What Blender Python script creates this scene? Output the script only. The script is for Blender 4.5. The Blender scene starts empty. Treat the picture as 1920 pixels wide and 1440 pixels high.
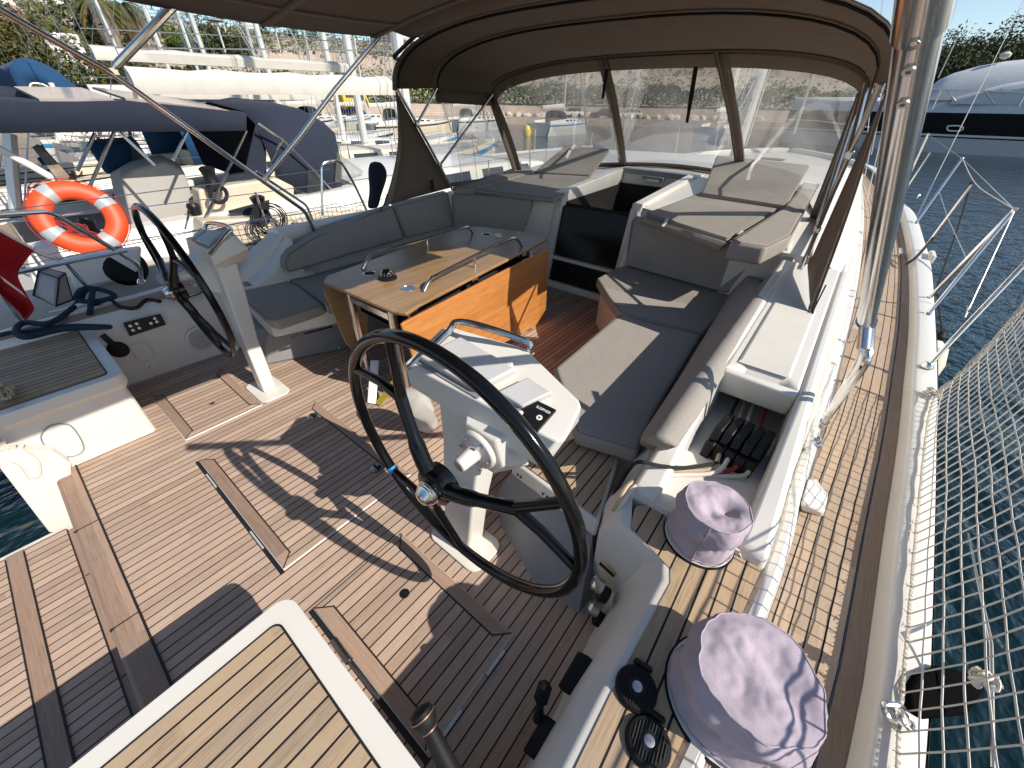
import bpy, bmesh, math, random
from math import sin, cos, pi, radians, sqrt, atan2
from mathutils import Vector, Matrix, noise
random.seed(7)
SC = bpy.context.scene
COL = SC.collection
V3 = Vector
CL = 1.85                     # boat centreline (x forward, y to port, z up, cockpit sole at z = 0)

# ---------------------------------------------------------------- camera frame, used to measure the place
YAW, PITCH, ROLL, FPX = radians(38.21), radians(35.90), radians(1.078), 721.0
CAM = V3((0, 0, 1.7))
_f = V3((cos(YAW)*cos(PITCH), sin(YAW)*cos(PITCH), -sin(PITCH)))
_r = V3((sin(YAW), -cos(YAW), 0)); _u = _r.cross(_f)
_R = _r*cos(ROLL) + _u*sin(ROLL); _U = _u*cos(ROLL) - _r*sin(ROLL)
def ray(px, py): return _f + _R*((px-960)/FPX) + _U*((720-py)/FPX)
def Z(px, py, z):
    d = ray(px, py); return CAM + d*((z-CAM.z)/d.z)
def Y(px, py, y):
    d = ray(px, py); return CAM + d*(y/d.y)
def X(px, py, x):
    d = ray(px, py); return CAM + d*(x/d.x)
def YP(px, py, y0, k, x0):
    d = ray(px, py); return CAM + d*((y0-k*x0)/(d.y-k*d.x))
def onsurf(px, py, zf):
    z = .3
    for _ in range(30):
        p = Z(px, py, z); z = zf(p.x)
    return Z(px, py, z)

# ---------------------------------------------------------------- mesh collector
class MB:
    def __init__(s): s.v = []; s.f = []; s.uv = {}
    def vert(s, p): s.v.append(tuple(p)); return len(s.v)-1
    def face(s, ids, uv=None):
        if uv: s.uv[len(s.f)] = uv
        s.f.append(tuple(ids))
    def poly(s, pts, uv=None):
        s.face([s.vert(p) for p in pts], uv); return s
    def loft(s, loops, closed=True, cap0=True, cap1=True):
        n = len(loops[0]); ids = [[s.vert(p) for p in L] for L in loops]
        for a, b in zip(ids, ids[1:]):
            for i in range(n if closed else n-1):
                j = (i+1) % n; s.face((a[i], a[j], b[j], b[i]))
        if closed and cap0: s.face(ids[0][::-1])
        if closed and cap1: s.face(ids[-1])
        return s
    def prism(s, pts, z0, z1):
        pts = [(p[0], p[1]) for p in pts]
        a = sum(pts[i][0]*pts[(i+1) % len(pts)][1]-pts[(i+1) % len(pts)][0]*pts[i][1] for i in range(len(pts)))
        if a < 0: pts = pts[::-1]
        return s.loft([[(x, y, z0) for x, y in pts], [(x, y, z1) for x, y in pts]])
    def box(s, x0, x1, y0, y1, z0, z1):
        return s.prism([(x0, y0), (x1, y0), (x1, y1), (x0, y1)], z0, z1)
    def slab(s, quad, off):
        """a closed loop pushed along off"""
        o = V3(off); q = [V3(p) for p in quad]
        return s.loft([q, [p+o for p in q]])
    def xzprism(s, pts, y0, y1):
        return s.loft([[(x, y0, z) for x, z in pts], [(x, y1, z) for x, z in pts]])
    def yzprism(s, pts, x0, x1):
        return s.loft([[(x0, y, z) for y, z in pts], [(x1, y, z) for y, z in pts]])
    def tube(s, path, r, n=8, closed=False, caps=True):
        P = [V3(p) for p in path]; m = len(P)
        rs = r if isinstance(r, (list, tuple)) else [r]*m
        T = []
        for i in range(m):
            if closed: t = P[(i+1) % m]-P[i-1]
            else: t = P[min(i+1, m-1)]-P[max(i-1, 0)]
            T.append(t.normalized() if t.length > 1e-9 else V3((0, 0, 1)))
        a = V3((0, 0, 1)) if abs(T[0].z) < .9 else V3((1, 0, 0))
        nrm = (a - T[0]*a.dot(T[0])).normalized(); loops = []
        for i in range(m):
            nrm = nrm - T[i]*nrm.dot(T[i])
            nrm = nrm.normalized() if nrm.length > 1e-6 else T[i].orthogonal().normalized()
            b = T[i].cross(nrm)
            loops.append([P[i] + nrm*(rs[i]*cos(2*pi*k/n)) + b*(rs[i]*sin(2*pi*k/n)) for k in range(n)])
        if closed: loops.append(loops[0]); return s.loft(loops, True, False, False)
        return s.loft(loops, True, caps, caps)
    def lathe(s, prof, c, axis=(0, 0, 1), n=24, cap0=True, cap1=True, wob=None):
        ax = V3(axis).normalized(); a = ax.orthogonal().normalized(); b = ax.cross(a); c = V3(c); loops = []
        for r, h in prof:
            L = []
            for k in range(n):
                t = 2*pi*k/n; rr = r
                if wob: rr = r*(1+wob(t, h))
                L.append(c + ax*h + a*(rr*cos(t)) + b*(rr*sin(t)))
            loops.append(L)
        return s.loft(loops, True, cap0, cap1)
    def grid(s, fn, nu, nv, uvf=None):
        ids = [[s.vert(fn(i/nu, j/nv)) for j in range(nv+1)] for i in range(nu+1)]
        for i in range(nu):
            for j in range(nv):
                uv = None
                if uvf: uv = [uvf(a/nu, b/nv) for a, b in ((i, j), (i+1, j), (i+1, j+1), (i, j+1))]
                s.face((ids[i][j], ids[i+1][j], ids[i+1][j+1], ids[i][j+1]), uv)
        return s

def bezier(pts, n=6, closed=False):
    """Catmull-Rom through the points"""
    P = [V3(p) for p in pts]; m = len(P); out = []
    for i in range(m if closed else m-1):
        p0 = P[i-1] if (closed or i > 0) else P[0]*2-P[1]
        p1 = P[i]; p2 = P[(i+1) % m]
        p3 = P[(i+2) % m] if (closed or i+2 < m) else P[-1]*2-P[-2]
        for k in range(n):
            t = k/n
            out.append(.5*((2*p1)+(p2-p0)*t+(2*p0-5*p1+4*p2-p3)*t*t+(3*p1-p0-3*p2+p3)*t**3))
    if not closed: out.append(P[-1])
    return out
def fillet(pts, r=.05, n=5):
    """polyline with rounded corners, for bent tube"""
    P = [V3(p) for p in pts]; out = [P[0]]
    for i in range(1, len(P)-1):
        a = P[i-1]-P[i]; b = P[i+1]-P[i]; d = min(r, a.length*.45, b.length*.45)
        A = P[i]+a.normalized()*d; B = P[i]+b.normalized()*d
        for k in range(n+1):
            t = k/n; out.append(A*(1-t)**2+P[i]*2*t*(1-t)+B*t*t)
    out.append(P[-1]); return out

def obj(name, mb, mat, parent=None, smooth=35, bevel=0, seg=2, sub=0, solid=0):
    me = bpy.data.meshes.new(name); me.from_pydata(mb.v, [], mb.f)
    uvl = me.uv_layers.new(name='uv')
    for p in me.polygons:
        cu = mb.uv.get(p.index); n = p.normal
        for k, li in enumerate(p.loop_indices):
            if cu: uvl.data[li].uv = cu[k]
            else:
                c = me.vertices[me.loops[li].vertex_index].co
                if abs(n.z) >= abs(n.x) and abs(n.z) >= abs(n.y): uvl.data[li].uv = (c.x, c.y)
                elif abs(n.y) >= abs(n.x): uvl.data[li].uv = (c.x, c.z)
                else: uvl.data[li].uv = (c.y, c.z)
    bm = bmesh.new(); bm.from_mesh(me)
    if solid == 0: bmesh.ops.recalc_face_normals(bm, faces=bm.faces)
    bm.to_mesh(me); bm.free()
    if smooth:
        me.polygons.foreach_set('use_smooth', [True]*len(me.polygons))
        me.set_sharp_from_angle(angle=radians(smooth))
    me.materials.append(mat)
    o = bpy.data.objects.new(name, me); COL.objects.link(o)
    if solid:
        m = o.modifiers.new('t', 'SOLIDIFY'); m.thickness = solid; m.offset = 0
    if sub:
        m = o.modifiers.new('s', 'SUBSURF'); m.levels = m.render_levels = sub
    if bevel:
        m = o.modifiers.new('b', 'BEVEL'); m.width = bevel; m.segments = seg; m.limit_method = 'ANGLE'; m.angle_limit = radians(35)
        m.harden_normals = False
    if parent:
        o.parent = parent; o.matrix_parent_inverse = Matrix.Translation(-parent.location) if parent.type == 'EMPTY' else Matrix()
    return o
def tag(o, label=None, cat=None, group=None, kind=None):
    if label: o['label'] = label
    if cat: o['category'] = cat
    if group: o['group'] = group
    if kind: o['kind'] = kind
    return o
def thing(name, label, cat, loc=(0, 0, 0), group=None):
    o = bpy.data.objects.new(name, None); COL.objects.link(o); o.location = loc
    o.empty_display_size = .1
    return tag(o, label, cat, group)
def text_mb(txt, size, frame, ext=.0006):
    """lettering as mesh on a surface: frame = (origin, right, up)"""
    cu = bpy.data.curves.new('t', 'FONT'); cu.body = txt; cu.size = size; cu.extrude = ext; cu.align_x = 'CENTER'; cu.align_y = 'CENTER'
    o = bpy.data.objects.new('t', cu); COL.objects.link(o)
    dg = bpy.context.evaluated_depsgraph_get(); me = bpy.data.meshes.new_from_object(o.evaluated_get(dg))
    c, r, u = [V3(a) for a in frame]; r.normalize(); u.normalize(); n = r.cross(u)
    mb = MB()
    for v in me.vertices: mb.vert(c + r*v.co.x + u*v.co.y + n*v.co.z)
    for p in me.polygons: mb.face(list(p.vertices))
    bpy.data.objects.remove(o); bpy.data.curves.remove(cu); bpy.data.meshes.remove(me)
    return mb
# ---------------------------------------------------------------- materials
def _new(name):
    m = bpy.data.materials.new(name); m.use_nodes = True
    nt = m.node_tree; b = nt.nodes['Principled BSDF']
    return m, nt, b
def N(nt, typ, **kw):
    n = nt.nodes.new(typ)
    for k, v in kw.items():
        if k in n.inputs and not hasattr(n, k): n.inputs[k].default_value = v
        else: setattr(n, k, v)
    return n
def setin(n, **kw):
    for k, v in kw.items(): n.inputs[k.replace('_', ' ')].default_value = v
    return n
def c4(c): return (c[0], c[1], c[2], 1)
def noise_fac(nt, coord, scale, detail=3, rough=.55, stretch=None):
    tc = N(nt, 'ShaderNodeTexCoord'); src = tc.outputs[coord]
    if stretch:
        mp = N(nt, 'ShaderNodeMapping'); mp.inputs['Scale'].default_value = stretch
        nt.links.new(src, mp.inputs['Vector']); src = mp.outputs['Vector']
    nz = N(nt, 'ShaderNodeTexNoise'); setin(nz, Scale=scale, Detail=detail, Roughness=rough)
    nt.links.new(src, nz.inputs['Vector']); return nz.outputs['Fac']
def ramp(nt, fac, stops):
    r = N(nt, 'ShaderNodeValToRGB'); el = r.color_ramp.elements
    while len(el) < len(stops): el.new(.5)
    for e, (p, c) in zip(el, stops): e.position = p; e.color = c4(c)
    nt.links.new(fac, r.inputs['Fac']); return r.outputs['Color']
def bump(nt, b, fac, strength, dist):
    bp = N(nt, 'ShaderNodeBump'); bp.inputs['Strength'].default_value = strength; bp.inputs['Distance'].default_value = dist
    nt.links.new(fac, bp.inputs['Height']); nt.links.new(bp.outputs['Normal'], b.inputs['Normal'])
def mixc(nt, fac, a, c, mode='MIX'):
    m = N(nt, 'ShaderNodeMix'); m.data_type = 'RGBA'; m.blend_type = mode
    for sock, v in ((m.inputs[0], fac), (m.inputs[6], a), (m.inputs[7], c)):
        if hasattr(v, 'is_linked'): nt.links.new(v, sock)
        elif isinstance(v, (int, float)): sock.default_value = v
        else: sock.default_value = c4(v)
    return m.outputs[2]
def math_(nt, op, a, b=None, c=None):
    m = N(nt, 'ShaderNodeMath'); m.operation = op
    for i, v in enumerate((a, b, c)):
        if v is None: continue
        if hasattr(v, 'is_linked'): nt.links.new(v, m.inputs[i])
        else: m.inputs[i].default_value = v
    return m.outputs[0]

def plain(name, col, rough=.5, metal=0, var=.12, scale=8, bmp=0, bscale=200, coat=0, spec=.5, sheen=0):
    m, nt, b = _new(name)
    setin(b, Roughness=rough, Metallic=metal)
    b.inputs['Specular IOR Level'].default_value = spec
    if coat: b.inputs['Coat Weight'].default_value = coat; b.inputs['Coat Roughness'].default_value = .04
    if sheen: b.inputs['Sheen Weight'].default_value = sheen
    f = noise_fac(nt, 'Object', scale, 4)
    lo = tuple(x*(1-var) for x in col); hi = tuple(min(1, x*(1+var)) for x in col)
    nt.links.new(ramp(nt, f, [(.3, lo), (.7, hi)]), b.inputs['Base Color'])
    if bmp: bump(nt, b, noise_fac(nt, 'Object', bscale, 2), bmp, .002)
    return m
def steel(name, col=(.68, .66, .64), rough=.17):
    m, nt, b = _new(name); setin(b, Metallic=1.0)
    b.inputs['Base Color'].default_value = c4(col)
    f = noise_fac(nt, 'Object', 30, 3)
    mr = N(nt, 'ShaderNodeMapRange'); setin(mr, To_Min=rough*.6, To_Max=rough*1.7); nt.links.new(f, mr.inputs['Value'])
    nt.links.new(mr.outputs[0], b.inputs['Roughness']); return m
def fabric(name, col, weave=900, bmp=.25, transl=0, var=.1, fold=0, foldamp=12.0):
    m, nt, b = _new(name); setin(b, Roughness=.9); b.inputs['Specular IOR Level'].default_value = .15
    b.inputs['Sheen Weight'].default_value = .05
    f = noise_fac(nt, 'Object', 5, 5); g = noise_fac(nt, 'Object', weave, 2)
    lo = tuple(x*(1-var) for x in col); hi = tuple(min(1, x*(1+var)) for x in col)
    c = ramp(nt, f, [(.3, lo), (.7, hi)])
    c = mixc(nt, .45, c, ramp(nt, g, [(.35, tuple(x*.6 for x in col)), (.65, tuple(min(1, x*1.35) for x in col))]))
    nt.links.new(c, b.inputs['Base Color'])
    h = g
    if fold:
        w = noise_fac(nt, 'Object', fold, 3, .5)
        h = math_(nt, 'MULTIPLY_ADD', w, foldamp, g)
    bump(nt, b, h, bmp, .0012)
    if transl:
        tr = N(nt, 'ShaderNodeBsdfTranslucent'); nt.links.new(c, tr.inputs['Color'])
        mx = N(nt, 'ShaderNodeMixShader'); mx.inputs[0].default_value = transl
        out = nt.nodes['Material Output']
        nt.links.new(b.outputs[0], mx.inputs[1]); nt.links.new(tr.outputs[0], mx.inputs[2]); nt.links.new(mx.outputs[0], out.inputs['Surface'])
    return m
def teak(name, pitch=.046, seam=.0052, dark=(.27, .165, .11), light=(.47, .30, .205), grey=.25, off=0.0, grain=1.0, seams=True, swap=False):
    """planks run along U (metres), caulk lines at every pitch of V"""
    m, nt, b = _new(name); setin(b, Roughness=.72); b.inputs['Specular IOR Level'].default_value = .25
    uv = N(nt, 'ShaderNodeUVMap'); sep = N(nt, 'ShaderNodeSeparateXYZ'); nt.links.new(uv.outputs[0], sep.inputs[0])
    u, v = sep.outputs[0], sep.outputs[1]
    if swap: u, v = v, u
    q = math_(nt, 'DIVIDE', math_(nt, 'ADD', v, off), pitch)
    pid = math_(nt, 'FLOOR', q); fr = math_(nt, 'FRACT', q)
    # butt joints give each plank its own pieces
    wn = N(nt, 'ShaderNodeTexWhiteNoise'); wn.noise_dimensions = '1D'; nt.links.new(pid, wn.inputs['W'])
    seg = math_(nt, 'FLOOR', math_(nt, 'ADD', math_(nt, 'DIVIDE', u, 1.9), math_(nt, 'MULTIPLY', wn.outputs['Value'], 7.3)))
    wn2 = N(nt, 'ShaderNodeTexWhiteNoise'); wn2.noise_dimensions = '2D'
    cmb = N(nt, 'ShaderNodeCombineXYZ'); nt.links.new(pid, cmb.inputs[0]); nt.links.new(seg, cmb.inputs[1]); nt.links.new(cmb.outputs[0], wn2.inputs['Vector'])
    # grain stretched along the plank
    gv = N(nt, 'ShaderNodeCombineXYZ')
    nt.links.new(math_(nt, 'MULTIPLY', u, 7.0), gv.inputs[0])
    nt.links.new(math_(nt, 'MULTIPLY', v, 210.0), gv.inputs[1]); nt.links.new(math_(nt, 'MULTIPLY', wn2.outputs['Value'], 40.0), gv.inputs[2])
    gr = N(nt, 'ShaderNodeTexNoise'); setin(gr, Scale=1.0, Detail=5.0, Roughness=.6); nt.links.new(gv.outputs[0], gr.inputs['Vector'])
    gv2 = N(nt, 'ShaderNodeCombineXYZ')
    nt.links.new(math_(nt, 'MULTIPLY', u, 14.0), gv2.inputs[0]); nt.links.new(math_(nt, 'MULTIPLY', v, 380.0), gv2.inputs[1])
    fl = N(nt, 'ShaderNodeTexNoise'); setin(fl, Scale=1.0, Detail=2.0); nt.links.new(gv2.outputs[0], fl.inputs['Vector'])
    tone = math_(nt, 'ADD', math_(nt, 'MULTIPLY', wn2.outputs['Value'], .38), math_(nt, 'MULTIPLY', gr.outputs['Fac'], .75*grain))
    tone = math_(nt, 'ADD', tone, math_(nt, 'MULTIPLY', fl.outputs['Fac'], .42*grain))
    col = ramp(nt, math_(nt, 'SUBTRACT', tone, .20), [(.28, dark), (.82, light)])
    # weathering and stains in large patches
    st = noise_fac(nt, 'Object', 2.6, 5, .6); g = tuple(sum(light)/3*.8 for _ in range(3))
    mr = N(nt, 'ShaderNodeMapRange'); setin(mr, From_Min=.42, From_Max=.72, To_Min=0.0, To_Max=grey); nt.links.new(st, mr.inputs['Value'])
    col = mixc(nt, mr.outputs[0], col, (g[0]*1.08, g[1]*.95, g[2]*.88))
    st2 = noise_fac(nt, 'Object', 11, 4, .65)
    mr2 = N(nt, 'ShaderNodeMapRange'); setin(mr2, From_Min=.55, From_Max=.8, To_Min=0.0, To_Max=.3); nt.links.new(st2, mr2.inputs['Value'])
    col = mixc(nt, mr2.outputs[0], col, tuple(x*.62 for x in dark))
    if seams:
        d = math_(nt, 'MINIMUM', fr, math_(nt, 'SUBTRACT', 1.0, fr))
        mask = math_(nt, 'LESS_THAN', d, seam/pitch/2)
        col = mixc(nt, mask, col, (.012, .011, .011))
        h = math_(nt, 'SUBTRACT', math_(nt, 'MULTIPLY', fl.outputs['Fac'], .5), mask)
    else: h = math_(nt, 'MULTIPLY', fl.outputs['Fac'], .5)
    nt.links.new(col, b.inputs['Base Color']); bump(nt, b, h, .5, .0012)
    return m
def wood(name, dark, light, rough=.4, axis='x', coat=.3):
    m, nt, b = _new(name); setin(b, Roughness=rough); b.inputs['Coat Weight'].default_value = coat; b.inputs['Coat Roughness'].default_value = .2
    s = {'x': (1.6, 26, 26), 'y': (26, 1.6, 26)}[axis]
    f = noise_fac(nt, 'Object', 1.0, 6, .62, s); w = noise_fac(nt, 'Object', 1.0, 3, .5, tuple(x*5 for x in s))
    t = math_(nt, 'ADD', math_(nt, 'MULTIPLY', f, .75), math_(nt, 'MULTIPLY', w, .3))
    nt.links.new(ramp(nt, t, [(.3, dark), (.5, tuple((a+b2)/2 for a, b2 in zip(dark, light))), (.72, light)]), b.inputs['Base Color'])
    return m
def vinyl(name, haze=.24, tint=(.9, .9, .88), wave=.12):
    """clear window film: see-through, glossy, slightly milky and wavy"""
    m, nt, b = _new(name); out = nt.nodes['Material Output']; nt.nodes.remove(b)
    tr = N(nt, 'ShaderNodeBsdfTransparent'); tr.inputs[0].default_value = c4(tint)
    df = N(nt, 'ShaderNodeBsdfDiffuse'); df.inputs[0].default_value = (.62, .6, .57, 1)
    tl = N(nt, 'ShaderNodeBsdfTranslucent'); tl.inputs[0].default_value = (.7, .68, .64, 1)
    ad = N(nt, 'ShaderNodeMixShader'); ad.inputs[0].default_value = .5; nt.links.new(df.outputs[0], ad.inputs[1]); nt.links.new(tl.outputs[0], ad.inputs[2])
    f = noise_fac(nt, 'Object', 2.2, 5, .6, (1, 1, .6)); mr = N(nt, 'ShaderNodeMapRange'); setin(mr, From_Min=.3, From_Max=.75, To_Min=haze*.3, To_Max=haze*1.7)
    nt.links.new(f, mr.inputs['Value'])
    m1 = N(nt, 'ShaderNodeMixShader'); nt.links.new(mr.outputs[0], m1.inputs[0]); nt.links.new(tr.outputs[0], m1.inputs[1]); nt.links.new(ad.outputs[0], m1.inputs[2])
    gl = N(nt, 'ShaderNodeBsdfGlossy'); gl.inputs['Roughness'].default_value = .06
    bp = N(nt, 'ShaderNodeBump'); bp.inputs['Strength'].default_value = wave; bp.inputs['Distance'].default_value = .02
    nt.links.new(noise_fac(nt, 'Object', 6, 2, .5), bp.inputs['Height']); nt.links.new(bp.outputs[0], gl.inputs['Normal'])
    fr = N(nt, 'ShaderNodeFresnel'); fr.inputs[0].default_value = 1.4
    m2 = N(nt, 'ShaderNodeMixShader'); nt.links.new(math_(nt, 'MULTIPLY', fr.outputs[0], .35), m2.inputs[0]); nt.links.new(m1.outputs[0], m2.inputs[1]); nt.links.new(gl.outputs[0], m2.inputs[2])
    nt.links.new(m2.outputs[0], out.inputs['Surface']); return m
def leafy(name, a, b_, scale=3):
    m, nt, b = _new(name); setin(b, Roughness=.8); b.inputs['Specular IOR Level'].default_value = .2
    f = noise_fac(nt, 'Object', scale, 4); nt.links.new(ramp(nt, f, [(.32, a), (.68, b_)]), b.inputs['Base Color']); return m
def masonry(name, a, b_, mortar, sx, sy, scale=1.0):
    m, nt, b = _new(name); setin(b, Roughness=.9)
    uv = N(nt, 'ShaderNodeUVMap'); br = N(nt, 'ShaderNodeTexBrick'); nt.links.new(uv.outputs[0], br.inputs['Vector'])
    br.inputs['Color1'].default_value = c4(a); br.inputs['Color2'].default_value = c4(b_); br.inputs['Mortar'].default_value = c4(mortar)
    setin(br, Scale=scale, Mortar_Size=.03, Brick_Width=sx, Row_Height=sy)
    c = mixc(nt, noise_fac(nt, 'Object', .8, 6), br.outputs['Color'], tuple(x*.6 for x in a))
    nt.links.new(c, b.inputs['Base Color']); return m

M = {}
M['gel'] = plain('gelcoat_white', (.70, .665, .60), .32, var=.035, scale=3, spec=.45)
M['gel_face'] = plain('gelcoat_cockpit', (.68, .64, .575), .38, var=.05, scale=2.4, spec=.4)
M['nonskid'] = plain('gelcoat_nonskid', (.66, .62, .54), .6, var=.05, scale=3, bmp=.3, bscale=500)
M['cover_plastic'] = plain('cover_plastic', (.55, .54, .525), .45, var=.04)
M['greygel'] = plain('gelcoat_grey', (.24, .24, .245), .45, var=.06)
M['teak'] = teak('teak_sole', dark=(.34, .235, .17), light=(.57, .41, .305))
M['teak_side'] = teak('teak_side_deck', pitch=.047, dark=(.29, .20, .13), light=(.50, .37, .25), grey=.35)
M['teak_gold'] = teak('teak_coaming', pitch=.047, seam=.0058, dark=(.20, .135, .08), light=(.46, .33, .205), grey=.3, grain=1.35)
M['teak_trim'] = teak('teak_margin', pitch=.4, seams=False, dark=(.25, .16, .115), light=(.44, .30, .215), grey=.35, swap=True)
M['teak_margin'] = teak('teak_deck_margin', pitch=.4, seams=False, dark=(.23, .15, .10), light=(.40, .28, .19), grey=.3)
M['caulk'] = plain('black_caulk', (.012, .011, .011), .6)
M['matt_black'] = plain('matt_black', (.006, .006, .006), .9, spec=.0)
M['dark_net'] = plain('dark_net', (.10, .10, .11), .9)
M['steel'] = steel('polished_stainless'); M['steel_dull'] = steel('brushed_stainless', (.55, .54, .52), .3)
M['black'] = plain('black_plastic', (.010, .010, .011), .42, var=.2, spec=.3)
M['rubber'] = plain('black_rubber', (.009, .009, .009), .6, var=.3, bmp=.15, spec=.2)
M['wheel'] = plain('black_lacquer', (.004, .004, .0045), .13, var=.1, spec=.32)
M['cushion'] = fabric('cushion_grey', (.315, .285, .25), 420, .45, fold=7, var=.06)
M['piping'] = fabric('cushion_piping', (.17, .16, .15), 700)
M['canvas'] = fabric('taupe_canvas', (.26, .212, .172), 900, .25, transl=.42, fold=3)
M['canvas_seam'] = fabric('taupe_webbing', (.30, .25, .21), 900, .2, transl=.1)
M['strap'] = fabric('dark_strap', (.03, .028, .026), 900)
M['lightstrap'] = fabric('grey_strap', (.55, .53, .5), 900)
M['lilac'] = fabric('lilac_canvas', (.43, .36, .405), 900, .35, fold=9, foldamp=25)
M['navy'] = fabric('navy_canvas', (.026, .032, .05), 900, .25, transl=.04, fold=4)
M['blue'] = fabric('blue_canvas', (.018, .062, .14), 900, .25, fold=4)
M['tarp'] = fabric('grey_tarp', (.42, .40, .37), 900, .25, fold=6)
M['sailbag'] = fabric('white_sail_cover', (.56, .525, .46), 500, .2, fold=2)
M['vinyl'] = vinyl('clear_vinyl'); M['vinyl2'] = vinyl('clear_vinyl_side', .08)
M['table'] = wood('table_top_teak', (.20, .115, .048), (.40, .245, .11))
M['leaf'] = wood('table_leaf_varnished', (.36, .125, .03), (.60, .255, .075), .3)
M['rope_white'] = plain('white_rope', (.62, .58, .50), .9, bmp=.6, bscale=300)
M['rope_tan'] = plain('tan_rope', (.50, .38, .24), .9, bmp=.6, bscale=300)
M['rope_red'] = plain('red_rope', (.35, .03, .025), .9, bmp=.6, bscale=300)
M['rope_black'] = plain('black_rope', (.015, .015, .016), .9, bmp=.6, bscale=300)
M['rope_blue'] = plain('dark_blue_rope', (.008, .022, .04), .9, bmp=.8, bscale=160, var=.4, scale=60)
M['net'] = plain('net_twine', (.62, .57, .49), .9)
M['orange'] = plain('orange_lifebuoy', (.74, .07, .012), .5, var=.06)
M['reflect'] = plain('silver_tape', (.36, .38, .39), .4)
M['red'] = fabric('red_flag', (.50, .022, .03), 900, .2, transl=.25); M['white'] = plain('white_paint', (.8, .78, .74), .4, var=.03)
M['yellow'] = plain('yellow_plastic', (.72, .52, .05), .5)
M['glass_dark'] = plain('smoked_acrylic', (.016, .012, .010), .16, var=.3, spec=.14)
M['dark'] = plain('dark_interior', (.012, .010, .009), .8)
M['brownwood'] = wood('interior_wood', (.16, .07, .025), (.34, .17, .07), .4)
M['lblue'] = plain('blue_tape', (.02, .22, .45), .5)
M['alu'] = plain('anodised_mast', (.66, .65, .62), .35, metal=.35, var=.05)
M['blackhull'] = plain('black_hull', (.004, .004, .005), .12, var=.1, spec=.35)
M['cover_grey'] = fabric('pale_grey_cover', (.52, .53, .55), 300, .15, fold=1.2)
M['bluestripe'] = plain('blue_stripe', (.05, .22, .42), .4)
M['beigehull'] = plain('beige_gelcoat', (.62, .53, .40), .4, var=.05)
M['quay'] = masonry('quay_stone', (.60, .48, .38), (.52, .41, .32), (.38, .31, .25), .9, .42)
M['rock'] = plain('breakwater_rock', (.55, .45, .36), .95, var=.35, scale=1.2, bmp=1, bscale=3)
M['earth'] = plain('dry_ground', (.34, .29, .22), .95, var=.25, scale=.6)
M['hedge'] = leafy('hedge_leaves', (.05, .085, .018), (.13, .17, .045), 1.5)
M['bush'] = leafy('bush_leaves', (.045, .055, .02), (.14, .13, .05), 1.2)
M['dryleaf'] = leafy('dry_leaves', (.13, .085, .03), (.24, .16, .06), 1.2)
M['palm'] = leafy('palm_fronds', (.06, .075, .022), (.16, .155, .06), 1.2)
M['pine'] = leafy('tree_leaves', (.03, .045, .02), (.085, .10, .042), .8)
M['trunk'] = plain('palm_trunk', (.26, .2, .15), .95, var=.4, scale=6)
M['wall'] = plain('plaster_wall', (.66, .60, .52), .9, var=.08, scale=1); M['wall2'] = plain('terracotta_wall', (.42, .22, .15), .9, var=.1, scale=1)
M['roof'] = plain('red_roof_tile', (.44, .12, .06), .9, var=.2, scale=4); M['winglass'] = plain('window_glass', (.03, .035, .04), .1)
M['tent'] = plain('pale_cliff', (.60, .55, .48), .9, var=.12, scale=.3)
M['hull'] = plain('white_hull', (.58, .565, .53), .25, var=.03, spec=.5)
M['deckgrey'] = plain('neighbour_deck', (.42, .40, .36), .6, var=.06, bmp=.2, bscale=400)
M['fender'] = plain('cream_fender', (.62, .60, .50), .45, var=.06)
M['solar'] = plain('solar_panel', (.30, .25, .22), .12, var=.2, scale=5)
# water
m, nt, b = _new('sea_water'); setin(b, Roughness=.04); b.inputs['Base Color'].default_value = (.0015, .012, .014, 1); b.inputs['IOR'].default_value = 1.33
n1 = noise_fac(nt, 'Object', 1.1, 3, .5, (1, 1.6, 1)); n2 = noise_fac(nt, 'Object', 3.4, 3, .55, (1, 1.5, 1))
bump(nt, b, math_(nt, 'ADD', math_(nt, 'MULTIPLY', n1, 1.0), math_(nt, 'MULTIPLY', n2, .4)), .85, .16)
M['water'] = m
# ---------------------------------------------------------------- camera, sun, sky
cam = bpy.data.cameras.new('camera'); co = bpy.data.objects.new('camera', cam); COL.objects.link(co)
cam.sensor_width = 36; cam.lens = FPX/1920*36; cam.clip_start = .02; cam.clip_end = 3000
mm = Matrix((_R, _U, -_f)).transposed().to_4x4(); mm.translation = CAM; co.matrix_world = mm
SC.camera = co
SUN = V3((-.235, 1.26, -1)).normalized()
sl = bpy.data.lights.new('sun', 'SUN'); sl.energy = 4.6; sl.angle = radians(.45); sl.color = (1, .935, .84)
so = bpy.data.objects.new('sun', sl); COL.objects.link(so); so.rotation_euler = SUN.to_track_quat('-Z', 'Y').to_euler(); so.location = (0, -20, 20)
w = bpy.data.worlds.new('World'); SC.world = w; w.use_nodes = True
nt = w.node_tree; bg = nt.nodes['Background']
sky = nt.nodes.new('ShaderNodeTexSky'); sky.sky_type = 'NISHITA'; sky.sun_disc = False
sky.sun_elevation = math.asin(-SUN.z); sky.sun_rotation = atan2(-SUN.x, -SUN.y)
sky.air_density = 1.0; sky.dust_density = .4; sky.ozone_density = 1.5
nt.links.new(sky.outputs[0], bg.inputs[0]); bg.inputs[1].default_value = .125
SC.view_settings.view_transform = 'Standard'; SC.view_settings.look = 'None'; SC.view_settings.exposure = .36; SC.view_settings.gamma = 1
SC.cycles.max_bounces = 8; SC.cycles.transparent_max_bounces = 12; SC.cycles.diffuse_bounces = 3; SC.cycles.glossy_bounces = 3
SC.cycles.caustics_reflective = False; SC.cycles.caustics_refractive = False; SC.cycles.use_denoising = True
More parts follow.
